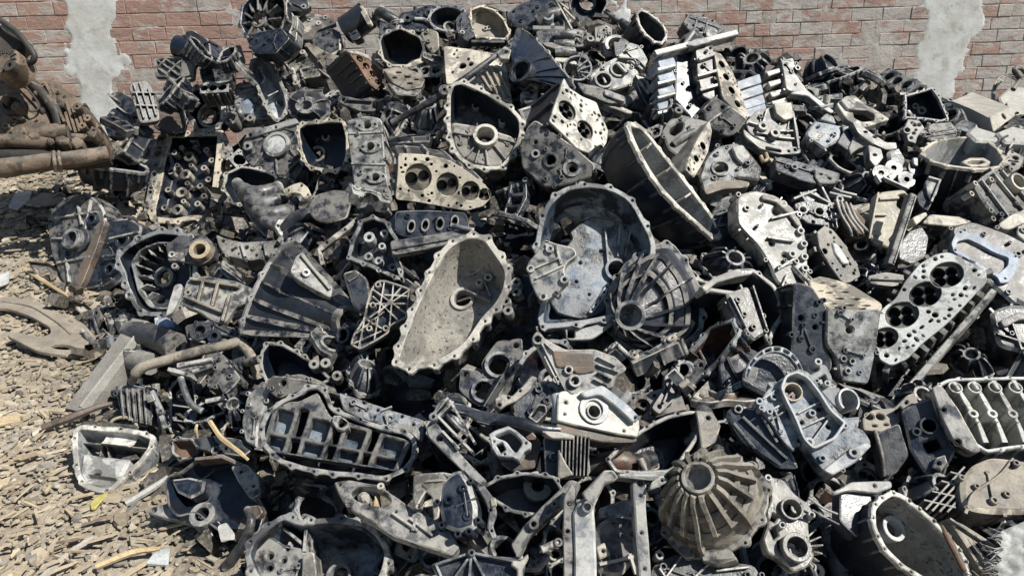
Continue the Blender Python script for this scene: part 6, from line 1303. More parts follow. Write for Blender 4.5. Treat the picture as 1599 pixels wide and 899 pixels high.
t.slab('arm', [(1330, 190), (1344, 194), (1362, 208), (1384, 222), (1400, 222), (1402, 232), (1384, 234), (1362, 224), (1340, 208)], -.03, 0, 'MG', n=90, sm=2, holes=[(1352, 206, 3, .6), (1366, 214, 3, .6)]); t.slab('leg', [(1356, 226), (1376, 232), (1380, 246), (1368, 262), (1358, 250)], -.03, .006, 'MG', n=60, sm=1, holes=[(1366, 242, 3, .6)]); t.slab('black_hood', [(1386, 236), (1404, 228), (1416, 246), (1410, 268), (1392, 270)], -.08, .008, 'KB', n=60, sm=4, bev=.012)
t = Thing('cut_crank_web', 'crankshaft', 'black oily crank webs with glinting white edges under the bearing cap chain', 1400, 275, (.0, .3, .95), .07, ref='glinting crank webs')
for x, y in [(1376, 270), (1396, 262), (1416, 280), (1432, 262)]: t.ring('crank_web', x, y, 4, 14, -.06, .0, 'KB'); 
t.pipe('journal', [(1370, 276, -.02), (1400, 268, -.02), (1436, 268, -.02)], 7, 'KD', m=3); t.slab('glint', [(1386, 274), (1396, 268), (1402, 274), (1392, 284)], -.01, .012, 'M', n=40); t.slab('glint', [(1426, 246), (1434, 246), (1434, 260), (1427, 258)], -.01, .012, 'MW', n=30); t.bars('strap', [(1380, 276, 1420, 294), (1368, 272, 1376, 284)], 3, .02, .012, 'S')  # pale slabs modelled as glints of light on the webs
t = Thing('honeycomb_cap', 'timing cover', 'small grey honeycomb casting beneath the square bluish cover', 1420, 204, (-.1, .35, .93), .08, ref='honeycomb casting')
t.slab('plate', [(1412, 200), (1418, 186), (1436, 188), (1444, 200), (1434, 212), (1430, 224), (1418, 220)], -.03, 0, 'MG', holes=[(1417, 203, 4), (1428, 195, 3), (1424, 192, 2), (1435, 195, 3), (1427, 208, 2.5), (1423, 215, 2.5), (1430, 203, 2)], n=90, sm=2); t.ring('eye', 1417, 203, 4, 6.5, -.01, .008, 'MG')
t = Thing('finned_lid', 'cover', 'low grey fluted lid between the square bluish cover and the tub shaped case', 1465, 205, (.0, .7, .7), .07, ref='grey fluted lid')
t.slab('lid', [(1434, 206), (1454, 192), (1486, 190), (1498, 204), (1490, 214), (1452, 218)], -.05, 0, 'GD', n=60, sm=2, bev=.006); t.bars('flute', [(1442, 208, 1490, 200), (1444, 213, 1494, 206)], 2.5, .015, .006, 'KD')
t = Thing('stone_block', 'stone block', 'rough grey square stone beam with a round hole in its end, against the wall', 1535, 172, (.42, .36, .83), .12, ref='grey stone beam')
fx = t.slab('end_face', [(1546, 182), (1578, 166), (1586, 180), (1552, 206)], -.008, 0, 'STONE', holes=[(1568, 182, 5.5)], n=60, sm=0, bev=.002)
m = MB(); q = [t.L3(*p) for p in [(1546, 182), (1578, 166), (1586, 180), (1552, 206)]]; back = [t.W(ORI + pray(*p) * (hit(1490, 160) + .1)) for p in [(1487, 158), (1512, 140), (1520, 158), (1490, 174)]]
ax = (back[0] - q[0]); m.loft([[p + V((0, 0, -.006)) for p in q], [p + ax * .5 for p in q], [p + ax for p in q]], c1=True); t.built(m, 'beam', 'STONE', wob=.004)
t = Thing('wire_coil', 'wire', 'loops of grey wire standing beside the stone beam', 1562, 140, (.2, .3, .93), .10, ref='wire loops')
for k in range(3): t.pipe('loop', [(1549 + k * 2, 162, 0), (1550 + k * 2, 140, .02), (1560 + k * 3, 122 + k * 2, .03), (1578, 116 + k * 3, .02), (1592, 122 + k * 3, -.02)], 1.1, 'MG')
t = Thing('rim_strap', 'strap', 'tan bent metal strap hooked over the wire loops', 1588, 122, (.3, .4, .87), .14, ref='tan bent strap')
t.pipe('strap', [(1582, 140, 0), (1592, 124, .02), (1584, 110, .04), (1594, 106, .03), (1610, 124, 0)], 4, 'T', n=8)
t = Thing('concrete_lump', 'rubble', 'broken grey concrete lumps under the stone beam', 1540, 205, (.1, .7, .7), .05, ref='broken concrete')
t.slab('lump', [(1510, 206), (1522, 196), (1552, 206), (1570, 212), (1556, 222), (1524, 220)], -.06, 0, 'STONE', n=60, sm=1, bev=.008); t.slab('lump', [(1556, 206), (1580, 196), (1620, 206), (1610, 224), (1570, 222)], -.05, .012, 'STONE', n=60, sm=1, bev=.008); t.slab('darker_pipe', [(1490, 196), (1504, 184), (1530, 194), (1522, 206)], -.06, -.02, 'KD', n=40, sm=4, bev=.01)  # last slab is a dark rounded piece beside the lumps
t = Thing('rubble_slab', 'rubble', 'tilted flat concrete slab at the frame edge behind the wire loops', 1585, 150, (.2, .45, .87), .02, ref='tilted concrete slab')
t.slab('slab', [(1560, 152), (1580, 134), (1640, 140), (1650, 190), (1600, 196), (1572, 176)], -.08, 0, 'STONE', n=70, sm=1, bev=.01); t.slab('chip', [(1572, 160), (1584, 152), (1592, 172), (1580, 180)], -.02, .03, 'STONE', n=40, sm=1)
# cream tray with rod
t = Thing('cream_sump', 'sump', 'cream stained sheet metal sump with black hole, leaning in the dip of the heap', 1388, 348, (-.05, .30, .95), .08, ref='cream stained sump')
t.slab('sheet', [(1372, 300), (1412, 296), (1424, 312), (1420, 350), (1400, 392), (1368, 384), (1356, 370), (1362, 334)], -.02, 0, 'C', holes=[[(1402, 304), (1414, 302), (1418, 318), (1410, 330), (1400, 322)]], n=80, sm=2); t.bars('bead', [(1374, 310, 1404, 308), (1366, 334, 1384, 334), (1362, 364, 1376, 364)], 5, .01, .008, 'C'); t.pipe('bottom_roll', [(1358, 370, .004), (1372, 380, .012), (1396, 388, .006)], 5, 'C'); t.bars('side_wall', [(1372, 300, 1358, 372)], 3, .05, .02, 'C')
t = Thing('black_shaft', 'rod', 'square black shaft standing over the cream stained sump', 1408, 355, (.1, .2, .97), .17, ref='black shaft')
t.bars('shaft', [(1427, 303, 1392, 412)], 10, .03, .012, 'KD'); t.bars('edge', [(1431, 306, 1397, 410)], 2, .03, .016, 'GD')
t = Thing('black_sheet', 'plate', 'flat black sheet corner, beside the black shaft', 1428, 380, (.1, .3, .95), .07, ref='black sheet corner')
t.slab('sheet', [(1404, 384), (1420, 362), (1440, 354), (1450, 370), (1446, 400), (1424, 412), (1404, 404)], -.02, 0, 'KB', n=50, sm=1); t.slab('pale_fold', [(1424, 340), (1446, 330), (1450, 336), (1430, 352)], -.02, .02, 'M', n=40)
t = Thing('thin_fin_panel', 'plate', 'white edged triangular fin in the dip below the tub shaped case', 1458, 296, (-.2, .3, .93), .10, ref='white edged fin')
t.slab('fin', [(1444, 284), (1452, 276), (1470, 280), (1462, 304), (1454, 314), (1448, 304)], -.02, 0, 'G', holes=[(1456, 306, 2.2)], n=60); t.bars('edge', [(1469, 280, 1455, 314), (1450, 276, 1468, 281)], 3, .02, .008, 'MW'); t.slab('trough', [(1430, 306), (1446, 290), (1456, 316), (1448, 330), (1436, 322)], -.06, -.01, 'KB', n=50)
t = Thing('stacked_plates', 'plate', 'fan of thin overlapping pale plates above the silver gasket cover', 1475, 346, (.1, .6, .8), .07, ref='fan of thin plates')
for k in range(5): t.slab('plate', [(1440 + k * 6, 348 + k * 3), (1452 + k * 8, 334 + k * 2), (1500 + k * 8, 338 + k * 3), (1516 + k * 6, 352 + k * 3), (1480 + k * 5, 352 + k * 3)], -.012 - .014 * k, -.004 - .014 * k, ('M', 'KD', 'MG', 'T', 'KD')[k], n=50, sm=1)
t = Thing('gasket_cover', 'cover', 'black cover with bright silver scalloped gasket face and square inner frame', 1540, 395, (-.05, .46, .88), .12, ref='silver gasket cover')
t.slab('body', [(1484, 352), (1520, 344), (1580, 366), (1640, 400), (1640, 470), (1590, 480), (1556, 450), (1520, 420), (1490, 396)], -.1, -.006, 'KD', n=80, sm=3, bev=.008)
P = [(1490, 366), (1500, 360), (1512, 366), (1526, 366), (1536, 378), (1556, 386), (1580, 396), (1590, 404), (1588, 420), (1574, 442), (1560, 444), (1556, 434), (1530, 420), (1506, 404), (1488, 396), (1484, 382)]
m = MB(); o_ = t.O(P, 130, 2); hl = [t.O([(1494, 378), (1510, 374), (1530, 384), (1548, 394), (1574, 404), (1572, 416), (1556, 430), (1530, 414), (1504, 398), (1490, 390)], 80, 2)]
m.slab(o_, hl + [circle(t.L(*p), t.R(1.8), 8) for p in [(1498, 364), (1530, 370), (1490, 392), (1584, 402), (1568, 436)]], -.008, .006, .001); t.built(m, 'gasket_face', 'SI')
t.slab('inner_frame', [(1508, 394), (1530, 386), (1572, 408), (1556, 428)], -.07, -.03, 'GD', n=60, sm=1, holes=[[(1524, 396), (1536, 392), (1558, 406), (1550, 416)]]); t.bars('slat', [(1494, 382, 1522, 388), (1496, 388, 1518, 394), (1498, 376, 1526, 382)], 3, .02, -.02, 'MG')
t = Thing('tan_head', 'cylinder head', 'tan cylinder head strip with holes standing in the dip by the cream sump', 1308, 396, (.25, .35, .9), .09, ref='tan standing head')
t.deck([(1276, 362), (1288, 352), (1300, 358), (1320, 382), (1340, 416), (1344, 430), (1328, 440), (1316, 442), (1296, 414), (1280, 386)], .12, [(1288, 392, 5)], 2, 16, 'T', 'KD', hr=(1.6, 3.4), deep=.03, fins=8); t.slab('glossy_panel', [(1300, 376), (1312, 384), (1328, 412), (1316, 412), (1304, 394)], -.004, .006, 'S', n=50)
t = Thing('ported_flange', 'exhaust manifold', 'dark flange with three round ports, beside the grey half round flange', 1268, 335, (.0, .35, .94), .08, ref='three port flange')
t.slab('plate', [(1240, 318), (1262, 312), (1300, 322), (1316, 338), (1310, 356), (1284, 352), (1262, 348), (1246, 338)], -.05, 0, 'KB', holes=[(1254, 327, 5), (1280, 330, 6), (1304, 338, 4), (1270, 346, 2)], n=80, sm=2); t.ring('port_rim', 1254, 327, 5, 8, -.01, .008, 'MG'); t.ring('port_rim', 1280, 330, 6, 9, -.01, .008, 'MG'); t.ring('port_rim', 1304, 338, 3, 7, -.01, .012, 'S')
t = Thing('tangle_bracket', 'bracket', 'tangle of pale thin bracket arms below the dark rail', 1290, 305, (.1, .4, .9), .09, ref='tangle of bracket arms')
t.bars('arm', [(1240, 310, 1275, 296), (1262, 298, 1300, 318), (1284, 292, 1300, 322), (1250, 300, 1262, 318), (1296, 300, 1330, 308), (1312, 298, 1338, 304), (1300, 318, 1318, 312)], 3.5, .02, 0, 'MG'); t.ring('eye', 1312, 310, 3, 6, -.01, .012, 'MG'); t.slab('plate', [(1250, 300), (1270, 296), (1284, 308), (1264, 318)], -.04, -.012, 'SB', n=40)
t = Thing('fluted_shells', 'bearing shell', 'nest of wavy pale edged brown shells beside the cream stained sump', 1334, 345, (-.1, .35, .93), .09, ref='nest of wavy shells')
for k in range(4): t.pipe('shell_edge', [(1306 + k * 7, 312 + k * 2, 0), (1314 + k * 8, 336 + k * 2, .01), (1326 + k * 9, 356 + k, .006), (1330 + k * 10, 368, -.01)], 2.2, 'MG' if k % 2 else 'S')
t.slab('brown_back', [(1304, 312), (1332, 322), (1362, 356), (1356, 372), (1330, 372), (1314, 344)], -.05, -.012, 'BR', n=60, sm=3)
t = Thing('tube_stub_end', 'bearing shell', 'bent plate scrap in the dip beside the scorched head corner', 1420, 425, (.1, .6, .8), .05, ref='bent plate scrap')
t.slab('scrap', [(1356, 430), (1384, 424), (1420, 430), (1424, 440), (1394, 446), (1360, 442)], -.02, 0, 'T', n=50, sm=1, holes=[(1384, 434, 4, .5), (1402, 436, 3, .5)]); t.bars('rib', [(1362, 434, 1416, 436)], 2.5, .012, .01, 'KD')
t = Thing('perforated_tan_plate', 'head plate', 'tan perforated plate with twin holes between the silver front cover and the soot black block', 1386, 648, (.05, .6, .8), .08, ref='tan twin hole plate')
t.slab('plate', [(1348, 652), (1362, 640), (1396, 636), (1418, 616), (1430, 612), (1434, 630), (1404, 660), (1376, 672), (1350, 670)], -.025, 0, 'T', holes=[(1358, 650, 7, .8), (1375, 650, 7, .8), (1400, 642, 4, .5, .8), (1416, 628, 4, .5, .8), (1366, 664, 4, .5), (1384, 662, 4, .5)], n=100, sm=1)
t = Thing('curved_gasket', 'gasket', 'thin cream curved gasket edge hanging, beside the soot black block', 1372, 700, (-.2, .3, .93), .09, ref='curved gasket edge')
t.pipe('edge', [(1366, 672, 0), (1372, 690, .01), (1378, 716, .01), (1380, 742, 0)], 3, 'T'); t.slab('black_wall', [(1368, 676), (1404, 660), (1420, 710), (1400, 740), (1380, 744)], -.08, -.014, 'K', n=50, sm=2)
t = Thing('far_corner_casting', 'gearbox case', 'dark casting at the frame edge below the silver gasket cover', 1570, 510, (-.1, .4, .9), .06, ref='casting below gasket cover')
t.slab('body', [(1546, 486), (1580, 474), (1640, 480), (1650, 560), (1600, 550), (1560, 540)], -.12, 0, 'K', n=60, sm=3, bev=.01); t.slab('pale_lip', [(1560, 500), (1590, 488), (1640, 492), (1640, 500), (1592, 500), (1568, 512)], -.01, .012, 'MG', n=50); t.bars('rib', [(1558, 520, 1620, 540), (1580, 500, 1596, 545)], 3, .02, .01, 'KD')
t = Thing('lug_arm', 'bracket', 'tan lug with pale arm at the frame edge above the silver gasket cover', 1588, 340, (.1, .5, .86), .14, ref='tan lug at edge')
t.slab('arm', [(1556, 352), (1580, 334), (1640, 312), (1644, 326), (1596, 350), (1572, 360)], -.03, 0, 'M', n=50); t.slab('lug', [(1590, 344), (1640, 336), (1640, 376), (1606, 380), (1588, 366)], -.06, -.01, 'GD', n=50, sm=2)
# ------------------------------------------------------------------ foot of the heap and things on the ground
t = Thing('bell_dish', 'bell housing', 'pale rimmed bell dish with bluish floor, cut by the bottom of the picture', 505, 855, (-.10, .58, .80), .10, ref='pale rimmed bell dish')
t.housing([(392, 838), (418, 818), (442, 800), (470, 812), (500, 808), (540, 806), (574, 814), (598, 834), (610, 858), (604, 890), (588, 925), (540, 945), (480, 948), (420, 930), (392, 900), (380, 868)], .14, fw=9, sm=4, bolts=15, ear=7, hole=2.6, floor=.82, mf='MG', ms=('GD', 'SB'), walls=[(478, 816, 474, 860, 5, -.02), (440, 822, 474, 850, 5, -.03)], wallm='GD')
t.slab('bearing_web', [(386, 870), (420, 836), (446, 850), (474, 856), (482, 880), (470, 920), (420, 925), (390, 900)], -.07, -.025, 'GD', holes=[(420, 868, 5), (442, 874, 4), (420, 886, 5), (448, 856, 3)], n=80, sm=2, bev=.005); t.slab('yellowish_tan_lug', [(472, 862), (490, 860), (494, 900), (470, 905)], -.05, 0, 'T', n=40); t.ring('shaft_ring', 528, 898, 16, 21, -.12, -.09, 'MG')  # lug in the tan casting material
t = Thing('long_timing_plate', 'timing cover', 'long tan plate with big oval hole lying slantwise at the heap foot', 612, 795, (-.02, .64, .77), .14, ref='long tan plate with oval hole')
t.slab('plate', [(520, 752), (544, 748), (572, 754), (592, 756), (602, 764), (622, 778), (648, 796), (690, 814), (706, 830), (718, 852), (706, 866), (676, 856), (646, 846), (614, 836), (590, 820), (566, 806), (540, 788), (528, 770)], -.03, 0, 'GD', holes=[[(546, 768), (560, 758), (584, 758), (606, 772), (612, 784), (600, 792), (576, 788), (554, 780)], (530, 756, 2), (618, 798, 2), (690, 826, 2.5)], n=150, sm=2, bev=.003)
t.bars('rib', [(612, 800, 652, 826), (640, 808, 676, 834), (650, 808, 644, 826)], 4, .02, .010, 'GD'); t.ring('boss', 594, 758, 2, 6, -.02, .012, 'M'); t.ring('boss', 545, 786, 2, 6, -.03, .004, 'GD')
t = Thing('ball_fragment', 'gearbox case', 'pale knob seen through the oval hole of the long tan plate', 568, 778, (0, .5, .86), .0, ref='pale knob')
t.slab('knob', [(556, 772), (566, 764), (576, 770), (576, 786), (562, 790)], -.05, 0, 'MG', sm=6, bev=.012, n=50); t.slab('wood_splinter', [(586, 772), (592, 790), (582, 792)], -.01, .02, 'WOOD', n=30)
t = Thing('thermostat_housing', 'thermostat housing', 'black hump shaped housing with a pale squared flange loop', 706, 785, (-.15, .45, .88), .12, ref='black hump housing')
t.slab('hump', [(688, 752), (704, 736), (720, 732), (734, 752), (746, 790), (744, 824), (716, 832), (692, 822), (684, 790)], -.12, .02, 'KB', sm=5, bev=.025, n=90)
P = [(645, 742), (660, 738), (692, 736), (716, 742), (712, 752), (696, 760), (690, 776), (684, 808), (676, 812), (674, 776), (664, 766), (656, 780), (648, 796), (644, 780)]
t.slab('flange_loop', P, -.02, .014, 'T', holes=[(708, 747, 2.5), (652, 790, 2)], n=110, sm=1, bev=.003); t.bars('crease', [(712, 790, 744, 776)], 2, .01, .024, 'K'); t.slab('yellow_seal', [(656, 756), (664, 748), (684, 746), (704, 750), (690, 754), (666, 764)], -.01, .018, 'C', n=50)
t = Thing('wavy_flange', 'gearbox case', 'black half round case with a wavy tan flange dangling from its edge', 800, 770, (.0, .4, .92), .09, ref='wavy tan flanged case')
t.housing([(742, 762), (756, 756), (782, 742), (820, 736), (866, 742), (880, 764), (872, 792), (840, 806), (800, 800), (774, 784)], .12, fw=5, sm=4, bolts=10, ear=4, hole=1.5, floor=.75, mf='GD', ms=('K', 'KB'), fholes=[(840, 758, 10, 24, .04)], rings='C')
t.slab('wavy_tail', [(742, 758), (756, 758), (770, 776), (776, 800), (770, 820), (776, 838), (768, 842), (760, 822), (764, 800), (756, 780)], -.02, .006, 'MG', n=100, sm=2, holes=[(766, 796, 2), (768, 828, 2)]); t.slab('yellow_seal', [(764, 778), (774, 776), (776, 790), (766, 792)], -.004, .010, 'C', n=30)
t = Thing('square_port_flange', 'thermostat housing', 'bluish white rimmed square port flange over a rusty patch', 796, 692, (-.08, .35, .93), .13, ref='white rimmed port flange')
P = [(763, 678), (772, 672), (794, 664), (806, 672), (822, 686), (830, 692), (828, 700), (818, 706), (810, 720), (800, 714), (790, 714), (776, 712), (768, 700)]
t.slab('flange', P, -.05, 0, 'S', holes=[[(770, 680), (794, 670), (806, 680), (816, 692), (806, 708), (800, 702), (790, 688), (776, 684)], [(774, 694), (784, 690), (790, 702), (782, 708)], (821, 692, 1.8), (771, 689, 1.5), (788, 709, 1.6)], n=130, sm=1)
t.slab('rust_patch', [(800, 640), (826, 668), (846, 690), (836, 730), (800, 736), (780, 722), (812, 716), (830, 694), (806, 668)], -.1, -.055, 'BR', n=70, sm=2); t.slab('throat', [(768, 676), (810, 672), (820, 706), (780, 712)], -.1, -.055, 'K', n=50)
t = Thing('water_pipe', 'pipe', 'black pipe with square pale mouth below the timing plate', 838, 662, (.0, .4, .9), .15, ref='black pipe with square mouth')
t.pipe('pipe', [(780, 654, -.02), (812, 660, 0), (850, 670, 0), (900, 672, -.02)], 9, 'KB', m=4); m = MB(); o_ = t.O([(824, 652), (840, 632), (852, 634), (854, 646), (838, 662)], 70, 2); m.slab(o_, [inset(o_, t.R(3))], -.04, .01, .001); t.built(m, 'square_mouth', 'G')
t = Thing('open_rib_arm', 'bracket', 'long grey arm with a pierced frame slanting down, beside the black bedplate', 712, 705, (-.12, .42, .9), .10, ref='slanting pierced arm')
t.slab('arm', [(664, 668), (672, 656), (684, 660), (698, 684), (720, 710), (744, 734), (758, 748), (748, 756), (726, 740), (700, 714), (680, 694), (668, 682)], -.03, 0, 'GD', holes=[(686, 684, 6, .8)], n=110, sm=2, bev=.003)
t.bars('frame_bar', [(672, 650, 700, 620), (676, 656, 708, 626), (684, 650, 738, 706), (702, 624, 740, 690), (690, 672, 716, 700), (704, 652, 730, 680)], 4, .025, .012, 'G'); t.ring('eye', 676, 650, 3, 7, -.01, .02, 'MG')
t = Thing('black_scrap_plate', 'plate', 'torn black plate lying over the slanting pierced arm', 765, 645, (.0, .5, .86), .14, ref='torn black plate')
t.slab('plate', [(708, 628), (722, 630), (748, 640), (800, 648), (830, 656), (800, 664), (764, 662), (744, 656), (730, 646), (712, 642)], -.015, 0, 'KB', n=80, sm=1); t.bars('edge', [(744, 657, 764, 662)], 2, .012, .004, 'MG')
t = Thing('bearing_arc_case', 'bell housing', 'dark case with curved pale bolt rim under the pear shaped gearbox case', 815, 615, (.1, .35, .93), .07, ref='curved bolt rim case')
t.slab('rim', [(772, 622), (784, 614), (800, 618), (816, 602), (830, 586), (840, 590), (826, 610), (806, 626), (792, 632), (782, 640), (774, 634)], -.04, 0, 'MG', holes=[(780, 632, 2.5), (812, 610, 2), (794, 620, 2.5)], n=80, sm=1); t.slab('wall', [(800, 626), (832, 596), (856, 600), (866, 630), (840, 656), (806, 650)], -.1, -.02, 'KB', n=60, sm=3)
t = Thing('finned_cylinder', 'finned barrel', 'black cylinder barrel with upright cooling fins below the cream pump face', 890, 705, (.05, .3, .95), .10, ref='upright finned barrel')
t.slab('barrel', [(848, 682), (878, 676), (918, 680), (922, 740), (884, 748), (852, 742)], -.12, -.02, 'KB', n=70, sm=3); t.bars('fin', [(x, 680 + abs(x - 890) * .05, x - 2, 742) for x in range(878, 922, 6)], 2, .05, .012, 'KD'); t.slab('top_lip', [(844, 672), (876, 674), (898, 680), (896, 686), (860, 684)], -.02, .02, 'MG', n=50); t.slab('tan_flank', [(872, 700), (884, 724), (896, 740), (872, 748)], -.04, .02, 'T', n=50)
# uprights at the bottom
t = Thing('bracket_frame', 'bracket', 'tall grey bracket upright with a bolt eye and worn silver front', 912, 822, (-.12, .28, .95), .17, ref='tall bracket upright')
t.slab('front', [(894, 800), (905, 780), (916, 776), (926, 792), (930, 840), (932, 925), (896, 925), (896, 860)], -.03, 0, 'S', n=90, sm=1, bev=.004); t.slab('left_web', [(880, 775), (892, 752), (900, 760), (896, 820), (896, 925), (880, 925), (878, 840)], -.05, -.008, 'GD', holes=[(886, 830, 3), (888, 786, 3)], n=80, sm=1)
t.slab('top_arm', [(908, 770), (926, 752), (944, 734), (958, 734), (966, 746), (958, 752), (944, 756), (934, 776), (926, 794), (912, 778)], -.04, .012, 'G', n=80, sm=1, holes=[(917, 791, 5)], bev=.003); t.ring('bolt_eye', 917, 791, 5, 9, -.02, .012, 'G')
t = Thing('slim_upright', 'bracket', 'slim grey post with bolt holes under a short crossbar', 1000, 820, (.05, .35, .93), .15, ref='slim holed post')
t.slab('post', [(988, 752), (1000, 744), (1010, 756), (1008, 790), (1014, 850), (1018, 925), (1000, 925), (994, 840), (990, 790)], -.03, 0, 'GD', holes=[(1000, 754, 5), (1000, 774, 2), (1002, 832, 2.2), (1006, 888, 2.2)], n=110, sm=1, bev=.003); t.slab('crossbar', [(966, 738), (1000, 736), (1040, 734), (1042, 744), (1018, 750), (966, 744)], -.05, .014, 'GD', n=60, sm=1)
t.slab('lug', [(1018, 752), (1034, 742), (1044, 750), (1030, 760), (1014, 764)], -.03, .02, 'T', holes=[(1034, 750, 2.5)], n=50)
t = Thing('diagonal_arm', 'bracket', 'dark diagonal arm with bosses slanting down, beside the tall upright', 850, 800, (-.2, .4, .9), .11, ref='dark diagonal arm')
t.slab('arm', [(796, 850), (818, 820), (846, 790), (890, 748), (904, 752), (894, 774), (850, 812), (826, 836), (806, 870)], -.04, 0, 'GD', n=90, sm=1, bev=.003, holes=[(832, 820, 4)]); t.ring('boss', 833, 818, 4, 8, -.02, .012, 'KD'); t.ring('boss', 866, 786, 2, 6, -.02, .012, 'KD')
t = Thing('buried_case', 'gearbox case', 'half hidden dark case with a square pale pad between the two uprights', 945, 850, (.0, .4, .9), .04, ref='case between the uprights')
t.slab('body', [(930, 820), (960, 800), (992, 806), (996, 870), (970, 900), (934, 896)], -.1, 0, 'KD', n=60, sm=3, bev=.008); t.slab('pale_pad', [(930, 854), (944, 846), (954, 866), (936, 874)], -.01, .012, 'MG', holes=[(942, 860, 3)], n=40); t.bars('rib', [(936, 880, 990, 868), (984, 864, 994, 895)], 5, .02, .012, 'GD')
t = Thing('tan_shelf', 'gearbox case', 'tan dusty shelf shaped casting behind the slim holed post', 960, 790, (.0, .65, .75), .05, ref='tan dusty shelf')
t.slab('shelf', [(934, 792), (960, 782), (984, 774), (990, 792), (984, 806), (940, 806)], -.06, 0, 'T', n=60, sm=3, bev=.008); t.bars('edge', [(936, 806, 988, 800)], 4, .02, .006, 'GD')
t = Thing('star_bracket', 'bracket', 'star shaped web bracket with pale edges at the bottom edge of the picture', 742, 880, (.0, .5, .86), .12, ref='star shaped bracket')
t.slab('plate', [(672, 880), (690, 874), (716, 874), (734, 860), (760, 866), (800, 870), (822, 880), (810, 930), (700, 930)], -.05, -.014, 'KB', n=80, sm=1); t.bars('web', [(736, 862, 680, 880), (736, 862, 730, 925), (736, 862, 818, 878), (736, 862, 770, 925), (680, 880, 700, 925), (736, 864, 700, 915)], 4, .03, .004, 'MG'); t.ring('apex_eye', 736, 862, 2.5, 6, -.02, .014, 'G')
t = Thing('rod_end', 'bracket', 'small pale forked rod end, beside the dark diagonal arm', 815, 880, (.1, .4, .9), .12, ref='pale forked rod end')
t.slab('fork', [(800, 874), (812, 876), (824, 864), (826, 872), (816, 890), (818, 925), (808, 925), (808, 890), (798, 882)], -.02, 0, 'MG', n=70, sm=1); t.pipe('link', [(846, 858, 0), (872, 846, 0)], 6, 'GD'); t.ring('link_eye', 872, 846, 3, 7, -.01, .012, 'MG')
t = Thing('dark_bell_corner', 'bell housing', 'dark ribbed casting in the shadow below the tan ribbed cone', 1060, 890, (.0, .5, .86), .03, ref='casting under the ribbed cone')
t.slab('body', [(1020, 880), (1060, 862), (1110, 876), (1180, 880), (1200, 930), (1010, 930)], -.1, 0, 'K', n=60, sm=2, bev=.006); t.bars('rib', [(1040, 900, 1064, 868), (1080, 905, 1110, 878), (1120, 890, 1170, 884), (1030, 886, 1056, 925)], 3, .02, .012, 'G'); t.ring('boss', 1030, 866, 3, 7, -.02, .02, 'G')
# left foot
t = Thing('axle_tee', 'axle housing', 'dusty grey tee shaped axle housing with a pipe stub, propped on the stones', 165, 568, (-.30, .62, .72), .09, ref='grey tee housing')
m = MB(); m.beam(t.L3(218, 498, .03), t.L3(112, 640, .03), t.R(46), .10, ch=.16); t.built(m, 'beam', 'AX', wob=.003); t.bars('seam', [(226, 502, 124, 634)], 2.5, .01, .036, 'STONE')
t.pipe('stub', [(205, 520, -.01), (240, 526, .0), (278, 542, .0)], 21, 'KD', m=3, n=20); t.ring('stub_end', 278, 543, 6, 14, -.05, .01, 'T'); t.pipe('second_stub', [(185, 556, -.02), (236, 568, -.01)], 17, 'AX', m=3)
t.slab('tab', [(282, 534), (294, 536), (300, 546), (290, 552), (284, 546)], -.1, -.04, 'T', n=40)
t = Thing('steel_disc', 'backing plate', 'flat dusty steel plate with crescent cutout and oval hole on the stones', 70, 512, (.08, .92, .38), .09, ref='dusty crescent plate')
P = [(-30, 470), (10, 462), (50, 464), (90, 486), (130, 504), (152, 528), (132, 540), (130, 556), (100, 554), (60, 548), (8, 522), (20, 516), (60, 526), (80, 522), (78, 510), (50, 494), (10, 480), (-30, 482)]
t.slab('plate', P, -.014, 0, 'AX', n=150, sm=3, holes=[(98, 541, 18, .45, -.15)]); t.pipe('pressed_bead', [(4, 470, .002), (48, 478, .004), (86, 500, .004), (112, 522, .002)], 2, 'AX')
t = Thing('exhaust_pipe', 'pipe', 'ash white bent exhaust pipe lying over black scrap beside the tee housing', 290, 560, (0, .5, .86), .15, ref='ash white pipe')
t.pipe('pipe', [(206, 600, -.06), (212, 584, -.02), (226, 572, 0), (260, 562, .012), (310, 548, .012), (350, 540, .01), (374, 534, 0), (386, 546, -.01), (396, 566, -.03), (404, 590, -.06)], [6, 9, 8, 8, 8, 8, 8, 8, 8, 8], 'PIPE', m=5)
t = Thing('knuckle_clamp', 'bracket', 'black bracket cluster with bent grey strap in the hollow under the ash white pipe', 330, 590, (-.05, .4, .9), .06, ref='bracket cluster under pipe')
t.pipe('bent_strap', [(282, 590, .02), (288, 610, .03), (298, 630, .03), (316, 642, .02)], 5, 'G'); t.slab('plate', [(334, 556), (344, 550), (356, 564), (376, 590), (362, 606), (350, 616), (340, 600), (330, 606), (322, 602), (338, 574)], -.04, .03, 'KD', n=80, sm=0); t.bars('rail', [(276, 570, 330, 560), (262, 576, 300, 586), (320, 626, 400, 610), (300, 580, 336, 568)], 7, .04, .01, 'G'); t.slab('triangle', [(262, 576), (300, 568), (326, 572), (298, 588), (282, 590)], -.03, -.002, 'SB', n=60, sm=1, holes=[(277, 580, 2)])
t.slab('tan_tab', [(338, 630), (352, 626), (362, 638), (350, 642)], -.02, .02, 'T', n=30)
t = Thing('scorched_case', 'gearbox case', 'black open case with bolt bosses above the black bedplate', 445, 562, (.05, .4, .9), .08, ref='open case above bedplate')
t.housing([(406, 548), (418, 532), (444, 536), (470, 552), (500, 572), (520, 592), (500, 602), (470, 588), (440, 592), (414, 596), (404, 572)], .12, fw=5, sm=2, bolts=12, ear=4, hole=1.6, floor=.8, mf='GD', ms=('KD', 'KB')); 
for x, y in [(490, 568), (508, 566), (526, 586)]: t.ring('bolt_boss', x, y, 3, 8, -.03, .02, 'MG')
